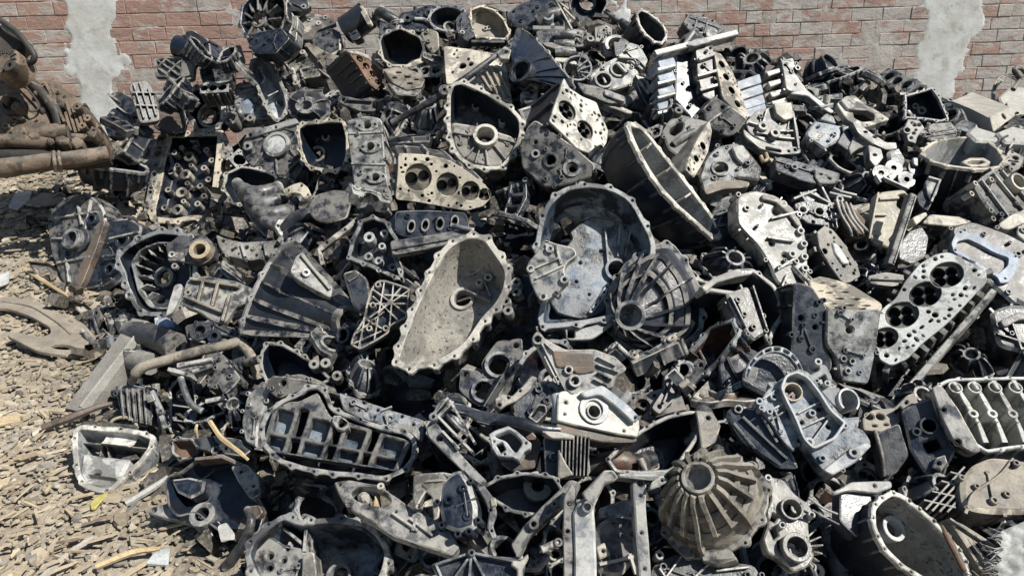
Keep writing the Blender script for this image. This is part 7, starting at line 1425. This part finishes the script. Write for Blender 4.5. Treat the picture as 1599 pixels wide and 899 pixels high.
t = Thing('bent_bracket_stack', 'bracket', 'oily black bracket pile with small bright clip, below the tan ribbed mount', 330, 520, (0, .4, .9), .05, ref='oily bracket pile')
t.ring('coil', 312, 516, 8, 16, -.04, .012, 'K'); t.ring('coil', 334, 524, 5, 11, -.04, .01, 'KB'); t.slab('base', [(288, 508), (330, 500), (372, 516), (370, 534), (320, 538), (292, 530)], -.06, -.012, 'K', n=60, sm=3); t.bars('clip', [(296, 528, 320, 534), (344, 520, 366, 526)], 3, .02, .006, 'G')
t = Thing('finned_shade', 'cover', 'black finned block standing in the shade of the tee housing', 205, 622, (-.1, .3, .95), .06, ref='finned block in shade')
t.slab('block', [(180, 612), (196, 598), (230, 606), (240, 650), (228, 668), (190, 650)], -.08, -.01, 'K', n=60); t.bars('fin', [(188 + k * 9, 606, 192 + k * 9, 654 + k * 2) for k in range(5)], 3, .04, .012, 'KD')
t = Thing('tan_square_fitting', 'bracket', 'small tan square fitting with bent strap hanging beside the black finned block', 240, 630, (.0, .4, .9), .09, ref='tan square fitting')
t.slab('square', [(226, 618), (238, 614), (242, 624), (230, 628)], -.03, .01, 'T', n=30, sm=1); t.bars('strap', [(236, 610, 250, 640), (246, 636, 258, 668)], 7, .015, 0, 'MG'); t.ring('eye', 250, 642, 2, 5, -.01, .008, 'G')
t = Thing('silver_housing', 'gearbox case', 'clean silver funnel shaped casting with two half bearings, alone on the stones', 175, 715, (-.02, .62, .78), .08, ref='lone silver funnel casting')
t.housing([(113, 670), (126, 662), (150, 664), (200, 668), (222, 672), (243, 680), (238, 700), (222, 722), (198, 744), (172, 768), (150, 768), (128, 760), (117, 744), (112, 704)], .11, fw=8, sm=2, bolts=9, ear=2.5, hole=3, floor=.85, mf='MX', ms=('S', 'S'))
t.slab('inner_shelf', [(128, 706), (160, 712), (204, 716), (190, 742), (160, 764), (132, 758), (122, 740)], -.09, -.012, 'MW', holes=[(148, 740, 6, .7)], n=80, sm=3, bev=.01)
for x, y, w, h in [(182, 677, 24, -.02), (150, 760, 22, -.012)]:
    m = MB(); a = t.L3(x - w, y - 3, .006); b = t.L3(x + w, y + 3, .006); d = (b - a).normalized(); up = V((-d.y, d.x, 0)); L_ = []
    for k in range(9): q = pi * k / 8; L_.append([a + d * .0 + up * (cos(q) * .035) + V((0, 0, -sin(q) * .035)), b + up * (cos(q) * .035) + V((0, 0, -sin(q) * .035))])
    m.loft(L_, closed=False); t.built(m, 'half_bearing', 'MX')
t.bars('web', [(160, 690, 156, 712), (166, 690, 170, 714), (126, 690, 232, 700)], 2, .06, -.03, 'KD')
t = Thing('copper_ring', 'hose clip', 'thin copper coloured hoop standing behind the lone silver casting', 193, 662, (.0, .45, .89), .06, ref='copper hoop')
t.pipe('hoop', [(171, 668, 0), (176, 656, .01), (192, 651, .012), (208, 656, .01), (215, 668, 0)], 2.6, 'BRASS')
t = Thing('yellow_tag', 'strap', 'yellow plastic strip poking from beneath the lone silver casting', 154, 782, (.1, .8, .6), .02, ref='yellow strip')
t.slab('strip', [(140, 786), (146, 778), (156, 772), (168, 766), (166, 774), (156, 784), (148, 794), (142, 794)], -.003, .003, 'YEL', n=50, sm=1)
t = Thing('broken_pan', 'cover', 'torn thin walled black bell cover with ragged rim on the litter', 330, 770, (-.08, .50, .86), .05, ref='torn black bell cover')
t.housing([(256, 752), (262, 742), (278, 738), (306, 716), (346, 708), (376, 722), (400, 742), (410, 756), (404, 776), (414, 796), (404, 830), (370, 846), (340, 828), (304, 800), (276, 806), (262, 790)], .08, fw=3, sm=1, bolts=5, ear=3, hole=1.2, floor=.86, mf='KD', ms=('KD', 'KB'), shift=(6, 8))
t.slab('pocket', [(266, 748), (294, 744), (320, 750), (316, 768), (296, 778), (276, 768)], -.06, -.012, 'KB', n=60, sm=1, bev=.006); t.bars('torn_edge', [(304, 716, 346, 712), (346, 712, 376, 726)], 5, .05, .012, 'BR')
t.slab('lug_bank', [(360, 728), (384, 724), (404, 744), (408, 770), (392, 780), (372, 752)], -.06, .01, 'G', holes=[(376, 736, 2.5), (396, 758, 2.5)], n=60, sm=2)
t = Thing('bearing_carrier', 'bearing carrier', 'grey ring boss on a bent arm lying in front of the torn black cover', 316, 806, (-.05, .66, .75), .07, ref='grey ring boss')
t.ring('ring', 315, 802, 11, 20, -.03, .03, 'G', n=30); t.slab('arm', [(226, 798), (250, 786), (272, 792), (300, 804), (316, 816), (338, 810), (346, 818), (320, 828), (288, 814), (250, 806)], -.02, .0, 'GD', holes=[(240, 796, 4)], n=80, sm=2); t.slab('leg', [(316, 824), (330, 822), (334, 848), (318, 850)], -.03, .004, 'KD', n=40)
t = Thing('white_paper', 'paper', 'crumpled dirty white paper scrap beside the grey ring boss', 352, 830, (.05, .6, .8), .08, ref='white paper scrap')
m = MB(); P = [(340, 820), (354, 816), (366, 832), (366, 842), (346, 846), (342, 834)]; o_ = t.O(P, 40, 1); m.slab(o_, (), -.002, .0, 0); m.v = [v + V((0, 0, .008 * noise.noise(v * 60))) for v in m.v]; t.built(m, 'sheet', 'PAPER')
t = Thing('side_sleeve', 'gearbox case', 'dark curved sleeve edge, beside the torn black bell cover', 398, 815, (-.3, .4, .87), .07, ref='dark curved sleeve')
t.pipe('sleeve', [(386, 794, 0), (392, 812, .01), (386, 836, 0), (366, 868, -.02), (350, 886, -.03)], [6, 7, 8, 9, 8], 'KD', m=4); t.slab('foil', [(384, 790), (404, 788), (410, 800), (398, 812), (388, 804)], -.02, .0, 'BR', n=40)
t = Thing('rusty_pocket', 'thermostat housing', 'small rusty pocket casting with wood chips inside, beside the lone silver casting', 285, 702, (-.05, .5, .86), .06, ref='rusty pocket casting')
t.housing([(264, 686), (280, 682), (300, 684), (312, 700), (306, 714), (282, 718), (268, 708)], .05, fw=4, sm=3, bolts=5, ear=3, hole=2.2, floor=.85, mf='G', ms=('KD', 'R'))
t = Thing('shade_plate', 'plate', 'long dark plate with bolt pads behind the rusty pocket casting', 345, 690, (0, .55, .83), .05, ref='long dark bolt pad plate')
t.slab('plate', [(300, 684), (330, 680), (372, 684), (396, 700), (380, 712), (340, 706), (310, 700)], -.03, 0, 'K', n=60, sm=1, holes=[(338, 694, 3), (352, 700, 3)]); t.ring('pad', 336, 702, 3, 7, -.01, .01, 'G')
for i, (lab, P, r, mt) in enumerate([('pale split wood stick leaning on the long dark plate', [(328, 658, .04), (346, 684, .03), (372, 704, .02), (388, 718, .0)], 4, 'WOOD'),
    ('bark coated stick lying behind the lone silver casting', [(66, 668, 0), (110, 652, .012), (150, 636, .01), (182, 628, 0)], 6, 'BR'),
    ('long grey lath lying near the bottom, beside the stones', [(60, 905, 0), (110, 862, .004), (146, 838, .006)], 5, 'STONE'),
    ('straw coloured lath under the white paper scrap', [(150, 884, 0), (206, 862, .006), (250, 856, .004)], 5, 'WOOD'),
    ('thin brown twig beside the bluish round gearbox', [(30, 416, 0), (70, 440, .01), (106, 462, 0)], 3, 'WOOD'),
    ('flat grey board sliver pointing at the torn black cover', [(196, 786, .0), (240, 760, .008), (262, 744, .01)], 5, 'STONE'),
    ('short upright wood splinter beside the pale split stick', [(308, 682, .0), (306, 670, .03), (308, 662, .04)], 2.5, 'WOOD')]):
    x, y = P[len(P) // 2][:2]; t = Thing('wood_stick', 'stick', lab, x, y, (0, .85, .5), .03, group='loose sticks on the litter', ref=lab.split(' lying')[0].split(' leaning')[0])
    t.pipe('stick', P, [r, r * 1.1, r * .9, r * .6], mt, m=3, n=6)
for i, (lab, P, mt) in enumerate([('white foam scrap at the left edge, on the stones below the brown wreck', [(12, 322), (24, 300), (50, 296), (46, 312), (28, 326)], 'PAPER'), ('yellow splintered board end at the left frame edge', [(-10, 652), (30, 646), (32, 656), (-10, 664)], 'WOOD'),
    ('pale yellow board corner lower on the left frame edge', [(-10, 752), (16, 742), (12, 754), (-10, 762)], 'WOOD'), ('pinkish torn card piece among the litter near the bottom', [(226, 878), (244, 856), (266, 854), (262, 880)], 'PAPER'),
    ('pale square paper flake at the left frame edge', [(-6, 430), (14, 422), (14, 440), (-4, 446)], 'PAPER'), ('bent tan tin sheet beside the white foam scrap', [(36, 318), (66, 300), (96, 306), (104, 316), (60, 322)], 'T')]):
    x = sum(p[0] for p in P) / len(P); y = sum(p[1] for p in P) / len(P)
    t = Thing(('foam_scrap', 'board_end', 'board_end', 'card_scrap', 'paper_flake', 'tin_sheet')[i], ('foam', 'board', 'board', 'card', 'paper', 'sheet metal')[i], lab, max(2, x), y, (.05, .88, .46), .025, ref=lab)
    t.slab(('foam', 'board', 'board', 'card', 'paper', 'sheet')[i], P, -.006, .004, mt, n=40, sm=1)
# frayed sack, bottom right
t = Thing('woven_sack', 'sack', 'white woven sack with frayed bristling edge beside the tan finned cover', 1580, 850, (-.1, .55, .83), .16, ref='white frayed sack')
m = MB(); S_ = 34; G_ = []
A_, B_, C_, D_ = t.L(1574, 822), t.L(1680, 780), t.L(1690, 930), t.L(1560, 918)
for j in range(S_ + 1):
    v = j / S_
    for i in range(S_ + 1):
        u = i / S_
        x = (A_[0] * (1 - u) + B_[0] * u) * (1 - v) + (D_[0] * (1 - u) + C_[0] * u) * v; y = (A_[1] * (1 - u) + B_[1] * u) * (1 - v) + (D_[1] * (1 - u) + C_[1] * u) * v
        e = .012 * (1 - u) * noise.noise(V((v * 9, 1, 2)))
        z = .035 * min(1, u * 2.2) + .022 * noise.noise(V((x * 14, y * 14, 1))) + .012 * abs(noise.noise(V((x * 34 + y * 20, y * 30, 4)))) + .0012 * ((i + j) % 2) - .03
        m.v.append(V((x + e, y, z)))
m.f = [[j * (S_ + 1) + i, j * (S_ + 1) + i + 1, (j + 1) * (S_ + 1) + i + 1, (j + 1) * (S_ + 1) + i] for j in range(S_) for i in range(S_)]; m.mi = [0] * len(m.f); G_ = [V(p) for p in m.v]
t.built(m, 'cloth', 'SACK', wob=0, ang=80)
m = MB(); rr = random.Random(3)
for k in range(44):
    j = rr.randrange(S_ + 1); i = 0 if rr.random() < .8 else rr.randrange(4); p = G_[j * (S_ + 1) + i]
    d = V((-1, rr.gauss(0, .45), rr.uniform(-.1, .35))).normalized(); l = rr.uniform(.010, .034)
    m.tube([p, p + d * l * .5 + V((0, rr.uniform(-.004, .004), .004)), p + d * l + V((0, rr.gauss(0, .007), -.006))], [.0013, .0011, .0007], 3, caps=False)
t.built(m, 'frayed_threads', 'SACK', wob=0)
# ------------------------------------------------------------------ brown wreck heap at the left
def gd(px, py, d): return ORI + pray(px, py) * d
t = Thing('engine_wreck', 'engine', 'dusty brown engine and gearbox wreck lying against the wall', 70, 225, (.15, .34, .93), .0, dist=4.35, ref='brown engine wreck')
t.slab('crankcase', [(-40, 140), (0, 122), (36, 120), (58, 140), (74, 170), (78, 205), (60, 214), (0, 220), (-40, 225)], -.25, .05, 'W', n=90, sm=5, bev=.04)
t.slab('bell_housing', [(46, 124), (84, 122), (120, 152), (148, 180), (158, 208), (150, 224), (112, 216), (84, 190), (60, 150)], -.2, .0, 'W', n=90, sm=4, bev=.03); t.bars('rib', [(94 + k * 9, 150 + k * 7, 110 + k * 8, 204 + k * 3) for k in range(6)], 4, .04, .02, 'W')
t.pipe('dark_band', [(44, 124, .05), (66, 146, .07), (86, 172, .07), (94, 196, .05)], 8, 'WD', m=4); t.slab('gap_fill', [(20, 196), (70, 190), (150, 214), (160, 232), (80, 236), (10, 234)], -.2, -.01, 'WD', n=60, sm=4)  # dark slab put in for the shade between crankcase and bell
t.pipe('silencer', [(68, 210, .05), (88, 208, .06), (106, 206, .06)], 12, 'W', m=3, hollow=True, n=18); t.bars('clamp', [(103, 196, 108, 218)], 4, .03, .09, 'WD'); t.pipe('sump_rail', [(-30, 222, .03), (30, 220, .06), (78, 224, .04)], 11, 'W', m=4); t.pipe('sump_rail', [(110, 214, .04), (154, 216, .02)], 6, 'W', m=3)
for x, y in [(8, 196), (22, 186), (16, 208), (120, 166), (136, 184), (128, 196), (146, 204), (66, 132)]: t.ring('bolt_boss', x, y, 2, 6, -.01, .07, 'W')
t.pipe('wire', [(2, 100, .08), (22, 118, .09), (44, 140, .09), (62, 166, .08), (48, 174, .09), (40, 160, .09)], 1.6, 'WD')
rw = random.Random(8)
for k in range(26):
    x, y = rw.uniform(4, 150), rw.uniform(128, 222)
    if y < 122 + max(0, x - 60) * .75: continue
    s_ = rw.uniform(4, 11); a0 = rw.uniform(0, 6)
    t.slab('casting_lump' if k % 3 else 'shade_patch', [(x + s_ * rw.uniform(.7, 1.5) * cos(a0 + q * 1.05), y + s_ * rw.uniform(.6, 1.) * sin(a0 + q * 1.05)) for q in range(6)], -.02, rw.uniform(.05, .12) if k % 3 else .064, 'W' if k % 3 else 'WD', n=40, sm=1, bev=.008)  # every third lump is a dark raised slab painting a shaded hollow
t.slab('shade_disc', [(2, 150), (22, 144), (34, 160), (28, 178), (8, 176)], 0, .066, 'WD', n=50, sm=3); t.ring('mouth_rim', 18, 162, 12, 18, .02, .085, 'W'); t.bars('stay', [(70, 128, 100, 190), (36, 122, 66, 136)], 4, .03, .09, 'W')  # dark slab stands in for the shade inside the mouth
t = Thing('alternator', 'alternator', 'dusty alternator with slotted drum sitting on the brown wreck', 16, 102, (-.2, .35, .92), .0, dist=4.25, ref='dusty alternator')
m = MB(); m.cyl(t.L(14, 102), t.R(25), -.08, .03, 30, .012); t.built(m, 'drum', 'W'); m = MB()
for k in range(14): a = 2 * pi * k / 14; c = t.L(14, 102); m.beam(V((c[0] + cos(a) * t.R(14), c[1] + sin(a) * t.R(14), .036)), V((c[0] + cos(a) * t.R(22), c[1] + sin(a) * t.R(22), .036)), t.R(3), .02)
t.built(m, 'slot_bar', 'WD'); t.ring('hub', 14, 102, 4, 10, .02, .05, 'WD')
t = Thing('drive_belt', 'hose', 'black bent hose loop and cowl above the dusty alternator', 25, 55, (.0, .3, .95), .0, dist=4.35, ref='black hose loop')
t.pipe('loop', [(-20, 20, 0), (4, 34, .02), (28, 52, .03), (46, 74, .03), (54, 88, .02), (48, 98, 0), (34, 92, -.02)], 4.5, 'RUB'); t.slab('cowl', [(-30, 50), (-4, 36), (18, 50), (36, 66), (20, 80), (0, 84), (-30, 80)], -.1, -.02, 'WD', n=60, sm=4, bev=.02); t.slab('dusty_lip', [(2, 34), (22, 46), (48, 66), (40, 68), (18, 54), (0, 44)], -.02, .014, 'T', n=50)
t = Thing('drain_hose', 'hose', 'long dusty rubber hose lying on the ground under the brown wreck', 90, 252, (.1, .6, .8), .0, dist=4.2, ref='dusty rubber hose')
t.pipe('hose', [(-40, 266, 0), (10, 262, .02), (70, 254, .03), (120, 248, .03), (168, 240, .01)], [16, 15, 14, 13, 13, 12], 'W', m=5, n=18)
for x in (84, 92): t.pipe('clip', [(x, 238, .06), (x + 1, 252, .1), (x + 3, 268, .06)], 3, 'W', m=3)
t = Thing('dark_hose', 'hose', 'darker second hose tucked beneath the dusty rubber hose', 40, 246, (.1, .6, .8), .0, dist=4.35, ref='darker second hose')  # hose in the darker of the wreck materials
t.pipe('hose', [(-40, 246, 0), (20, 244, .02), (80, 246, .02), (110, 236, 0)], 12, 'WD', m=4)
# ------------------------------------------------------------------ smaller castings wedged between the big ones
protos = []
GRP = 'small castings wedged between the larger ones'
def proto(name, cat, word, f):
    t = Thing(name, cat, word, 800, 380, (0, 0, 1), .0, group=GRP); THINGS.pop(); f(t); protos.append((t, word, cat)); return t
def circ_px(r, k=1., n=18): return [(800 + r * cos(2 * pi * i / n), 380 + r * k * sin(2 * pi * i / n)) for i in range(n)]
proto('bearing_cap', 'journal saddle', 'dark bearing cap', lambda t: (t.slab('cap', [(760, 400), (760, 372), (782, 368), (786, 384), (800, 390), (814, 384), (818, 368), (840, 372), (840, 400)], -.03, .02, 'G', n=70, sm=1), t.ring('bolt_eye', 769, 388, 3, 7, -.01, .028, 'M'), t.ring('bolt_eye', 831, 388, 3, 7, -.01, .028, 'M')))
proto('bent_bracket', 'bracket', 'black bent bracket', lambda t: (t.slab('plate', [(750, 400), (752, 372), (790, 360), (850, 366), (852, 384), (800, 390), (780, 404)], -.012, .012, 'KD', n=60, sm=1, holes=[(764, 386, 5), (838, 375, 4)]), t.bars('rib', [(770, 390, 830, 374)], 4, .03, .03, 'K')))
proto('flange_elbow', 'pipe elbow', 'black flanged pipe elbow', lambda t: (t.pipe('elbow', [(770, 410, -.04), (776, 384, 0), (796, 370, .03), (830, 366, .03)], 15, 'KD', hollow=True, n=18), t.slab('flange', [(746, 398), (770, 384), (796, 402), (790, 424), (766, 430), (748, 418)], -.05, -.03, 'G', n=50, holes=[(770, 408, 11), (753, 412, 2.5), (788, 402, 2.5)])))
proto('small_housing', 'gearbox case', 'small black open housing', lambda t: t.housing(circ_px(46, .8), .08, fw=6, bolts=9, ear=4, hole=1.6, floor=.75, mf='MG', ms=('K', 'K'), fholes=[(802, 380, 10, 15, .02)]))
proto('port_strip', 'cylinder head', 'short ported head piece', lambda t: t.deck([(748, 366), (850, 362), (854, 396), (750, 402)], .08, [(772, 383, 10), (800, 381, 10), (828, 380, 10)], 2, 8, 'GD', 'KD', hr=(1.5, 2.8), fins=8))
proto('ribbed_lid', 'cover', 'black ribbed lid', lambda t: (t.slab('lid', [(752, 364), (846, 360), (852, 396), (812, 408), (756, 402)], -.02, .01, 'K', n=60, sm=3, bev=.005), t.bars('rib', [(760, 372, 842, 368), (760, 384, 846, 380), (764, 396, 830, 394), (790, 362, 786, 402), (820, 362, 818, 404)], 3, .02, .024, 'KD')))
proto('shaft_piece', 'shaft', 'dark stepped shaft', lambda t: (t.pipe('shaft', [(740, 384, 0), (860, 378, 0)], 8, 'KD', m=1, n=16), t.pipe('step', [(770, 382.5, 0), (810, 380.5, 0)], 13, 'K', m=1, n=18), t.pipe('tip', [(860, 378, 0), (880, 377, 0)], 5, 'G', m=1)))
proto('three_hole_plate', 'flange plate', 'dark three holed flange plate', lambda t: (t.slab('plate', [(756, 398), (766, 366), (800, 352), (836, 366), (846, 398), (820, 404), (800, 396), (778, 406)], -.012, .006, 'KD', n=80, sm=2, holes=[(800, 376, 14), (768, 392, 4), (834, 392, 4)]), t.ring('collar', 800, 376, 14, 19, -.01, .018, 'G')))
proto('half_shell', 'bell housing', 'black broken bell shard', lambda t: t.cone([(756, 400), (752, 372), (780, 352), (822, 352), (850, 374), (846, 400), (800, 410)], (800, 382, 11), .06, ribs=9, mf='G', ms='K', bolts=7, ear=4, hole=1.5, hubm='G', fw=4))
proto('drilled_plate', 'valve plate', 'thin drilled valve plate', lambda t: (t.slab('plate', [(752, 366), (786, 356), (830, 360), (852, 374), (846, 402), (800, 408), (760, 398)], -.01, .004, 'MG', n=90, sm=1, holes=[(770, 376, 6), (790, 370, 4), (808, 378, 8), (830, 376, 4), (780, 394, 4), (824, 394, 5), (798, 396, 3), (840, 386, 2), (762, 388, 2)]), t.bars('channel', [(780, 384, 800, 388), (816, 366, 836, 368), (790, 380, 776, 366)], 2, .008, .010, 'G')))
proto('web_frame', 'frame', 'black webbed frame piece', lambda t: (t.slab('frame', [(750, 404), (754, 362), (800, 352), (850, 368), (848, 404), (800, 398)], -.04, .0, 'K', n=90, sm=1, holes=[[(760, 396), (762, 370), (784, 364), (786, 394)], [(794, 392), (794, 362), (816, 364), (814, 394)], [(822, 396), (824, 368), (842, 374), (840, 396)]]), t.ring('bolt_eye', 754, 362, 3, 7, -.03, .012, 'MG'), t.ring('bolt_eye', 850, 370, 3, 7, -.03, .012, 'MG')))
proto('bore_chunk', 'engine block', 'broken bored block chunk', lambda t: t.deck([(746, 360), (846, 352), (860, 392), (838, 408), (752, 402)], .14, [(772, 382, 15), (806, 380, 15), (838, 378, 13)], 2, 12, 'MG', 'KD', hr=(1.5, 3), deep=.06, fins=12))
proto('long_case', 'gearbox case', 'long black webbed case', lambda t: t.housing([(738, 392), (744, 364), (790, 352), (846, 356), (868, 374), (862, 398), (810, 404), (770, 410)], .10, fw=5, sm=3, bolts=13, ear=3.5, hole=1.5, floor=.8, mf='MG', ms=('K', 'KB'), ribs=9, ribh=4, fholes=[(776, 382, 9, 13, .02)], walls=[(806, 352, 802, 406, 3, -.02), (836, 354, 832, 402, 3, -.03)], wallm='KD'))
proto('pump_case', 'pump housing', 'oily pump housing with one mouth', lambda t: (t.slab('case', circ_px(34, .85), -.06, .0, 'KB', sm=2, bev=.006, n=70, holes=[(806, 376, 10)]), t.ring('mouth', 806, 376, 10, 15, -.02, .035, 'K'), t.pipe('spout', [(812, 390, -.02), (836, 398, -.01), (858, 404, -.01)], 7, 'KD', m=3, hollow=True), t.ring('ear', 762, 366, 3, 8, -.03, .006, 'G'), t.ring('ear', 826, 352, 3, 7, -.03, .006, 'G')))
WT = {'black flanged pipe elbow': .5, 'dark stepped shaft': .8, 'dark bearing cap': 1, 'oily pump housing with one mouth': 1, 'small black open housing': 3, 'broken bored block chunk': 2.5, 'long black webbed case': 3}
rf = random.Random(77); spots = []
heropoly = [(p[1], p[2]) for p in THINGS]
cand = []
for i in range(6500):
    x = rf.uniform(-2.6, 3.4); y = rf.uniform(1.0, 4.7)
    if left_d(x, y) < .06: continue
    z = heap_z(x, y)
    if z < ground_z(x, y) + .03: continue
    p = pix(V((x, y, z)))
    if not (-30 < p[0] < 1630 and -30 < p[1] < 930): continue
    cand.append((x, y, z, p))
NEAR = [(s_, px, py, ref) for s_, px, py, ref, poly in THINGS]
def clear(p):
    return min((p[0] - q[1]) ** 2 + (p[1] - q[2]) ** 2 for q in NEAR)
cand.sort(key=lambda c: -clear(c[3]) + rf.uniform(0, 500))
used_labels = {}
npl = 0
EXTRA = []
for ex, ey in [(184, 176), (200, 208), (222, 150), (242, 134), (262, 136), (284, 118), (302, 130), (332, 116), (352, 68), (368, 52), (312, 58), (1216, 98), (1262, 118), (1292, 140), (1322, 142), (1398, 176), (1182, 84), (1160, 74), (172, 232), (190, 226), (318, 100), (254, 112), (700, 22), (600, 8), (812, 18), (1050, 76), (380, 100), (1340, 158), (1240, 112)]:
    d_ = min(hit(ex, ey), 4.55); q_ = ORI + pray(ex, ey) * d_; EXTRA.append((q_.x, q_.y, q_.z, (ex, ey)))
FILL = []
KEY = [w[:24] for w in ('cylinder head top side up, black oily', 'deep pear shaped gearbox', 'large cylinder head with four', 'long black engine bedplate', 'oil stained silver front', 'dusty tan conical bell', 'large round clutch housing', 'tan topped cylinder head', 'cream faced bell case')]
for ex_, (x, y, z, p) in [(1, c) for c in EXTRA] + [(0, c) for c in cand]:
    if npl >= 280: break
    if any((p[0] - s[0]) ** 2 + (p[1] - s[1]) ** 2 < 27 ** 2 for s in spots): continue
    if not ex_ and clear(p) < 20 ** 2: continue
    if not ex_ and any(inside(p, q[0].poly) or (q[0].e['label'][:24] in KEY and edge_d(p, q[0].poly) < 38) for q in NEAR if q[0].poly): continue
    k = rf.choices(range(len(protos)), [WT.get(q[1], 2) for q in protos])[0]; t, word, cat = protos[k]
    near = sorted(NEAR, key=lambda q: (p[0] - q[1]) ** 2 + (p[1] - q[2]) ** 2)[:12]
    lab = None
    for q in near:
        dx, dy = p[0] - q[1], p[1] - q[2]
        rel = ('just below' if dy > 0 else 'just above') if abs(dy) > abs(dx) else 'beside'
        for c in (f'{word} {rel} the {q[3]}',):
            if c not in used_labels and len(c.split()) <= 16: lab = c; break
        if lab: break
    if not lab: continue
    used_labels[lab] = 1; spots.append((p[0], p[1], npl)); 
    n_ = V((rf.gauss(0, .55), -.4 + rf.gauss(0, .5), .9)).normalized()
    rot = n_.to_track_quat('Z', 'Y') @ Quaternion((0, 0, 1), rf.uniform(0, 6.28))
    s = rf.uniform(.6, 1.1) * (.8 + .1 * y)
    m4 = Matrix.Translation((x, y, z - .02 - rf.uniform(0, .06))) @ rot.to_matrix().to_4x4() @ Matrix.Scale(s, 4)
    FILL.append(dup(t.e, m4, lab, GRP, (rf.random(), .6 if rf.random() < .09 else 0, rf.choice((.1, .2, .5, 1.)), 1))); npl += 1
for t, w, c in protos:
    for o in [t.e] + list(t.e.children_recursive): bpy.data.objects.remove(o)

# loose bits lie between the castings, not on or in them
HP = []
for s_, px, py, ref, poly in THINGS:
    if s_.poly: HP.append((s_, s_.poly, min(p[0] for p in s_.poly), max(p[0] for p in s_.poly), min(p[1] for p in s_.poly), max(p[1] for p in s_.poly)))
for name, items, mat, label in LATER:
    ok_ = []
    for it in items:
        d_ = it[0] - ORI; x, y = pix(it[0]); l_ = d_.length; d_ = d_ / l_; bad = False
        for s_, po, x0, x1, y0, y1 in HP:
            if x0 < x < x1 and y0 < y < y1:
                den = d_.dot(s_.N)
                if den < -.05 and l_ < (s_.P - ORI).dot(s_.N) / den + .08 and inside((x, y), po): bad = True; break
        if not bad: ok_.append(it)
    scatter(name, ok_, mat, label)
# small castings wholly buried behind others are left out
bpy.context.view_layer.update(); dg = bpy.context.evaluated_depsgraph_get()
for r_ in FILL:
    kids = list(r_.children_recursive); pts = []
    for k_ in kids:
        n_ = len(k_.data.vertices); pts += [k_.matrix_world @ k_.data.vertices[i].co for i in range(0, n_, max(1, n_ // 9))]
    seen = 0
    rf.shuffle(pts)
    for p_ in pts[:40]:
        if seen >= 3: break
        d_ = p_ - ORI
        ok, loc, _, _, ob, _ = scene.ray_cast(dg, ORI, d_.normalized(), distance=d_.length + .05)
        if ok and ob.original in kids: seen += 1
    if seen < 3:
        for k_ in list(kids) + [r_]: bpy.data.objects.remove(k_)
PLUR = {}
for o in COL.objects:
    if o.parent is None and 'category' in o: PLUR.setdefault(o['category'], []).append(o)
for c, l in PLUR.items():
    if len(l) > 2:
        for o in l:
            if 'group' not in o or o['group'] == GRP: o['group'] = c + ('es' if c.endswith(('s', 'x')) else 's') + ' in the scrap heap'
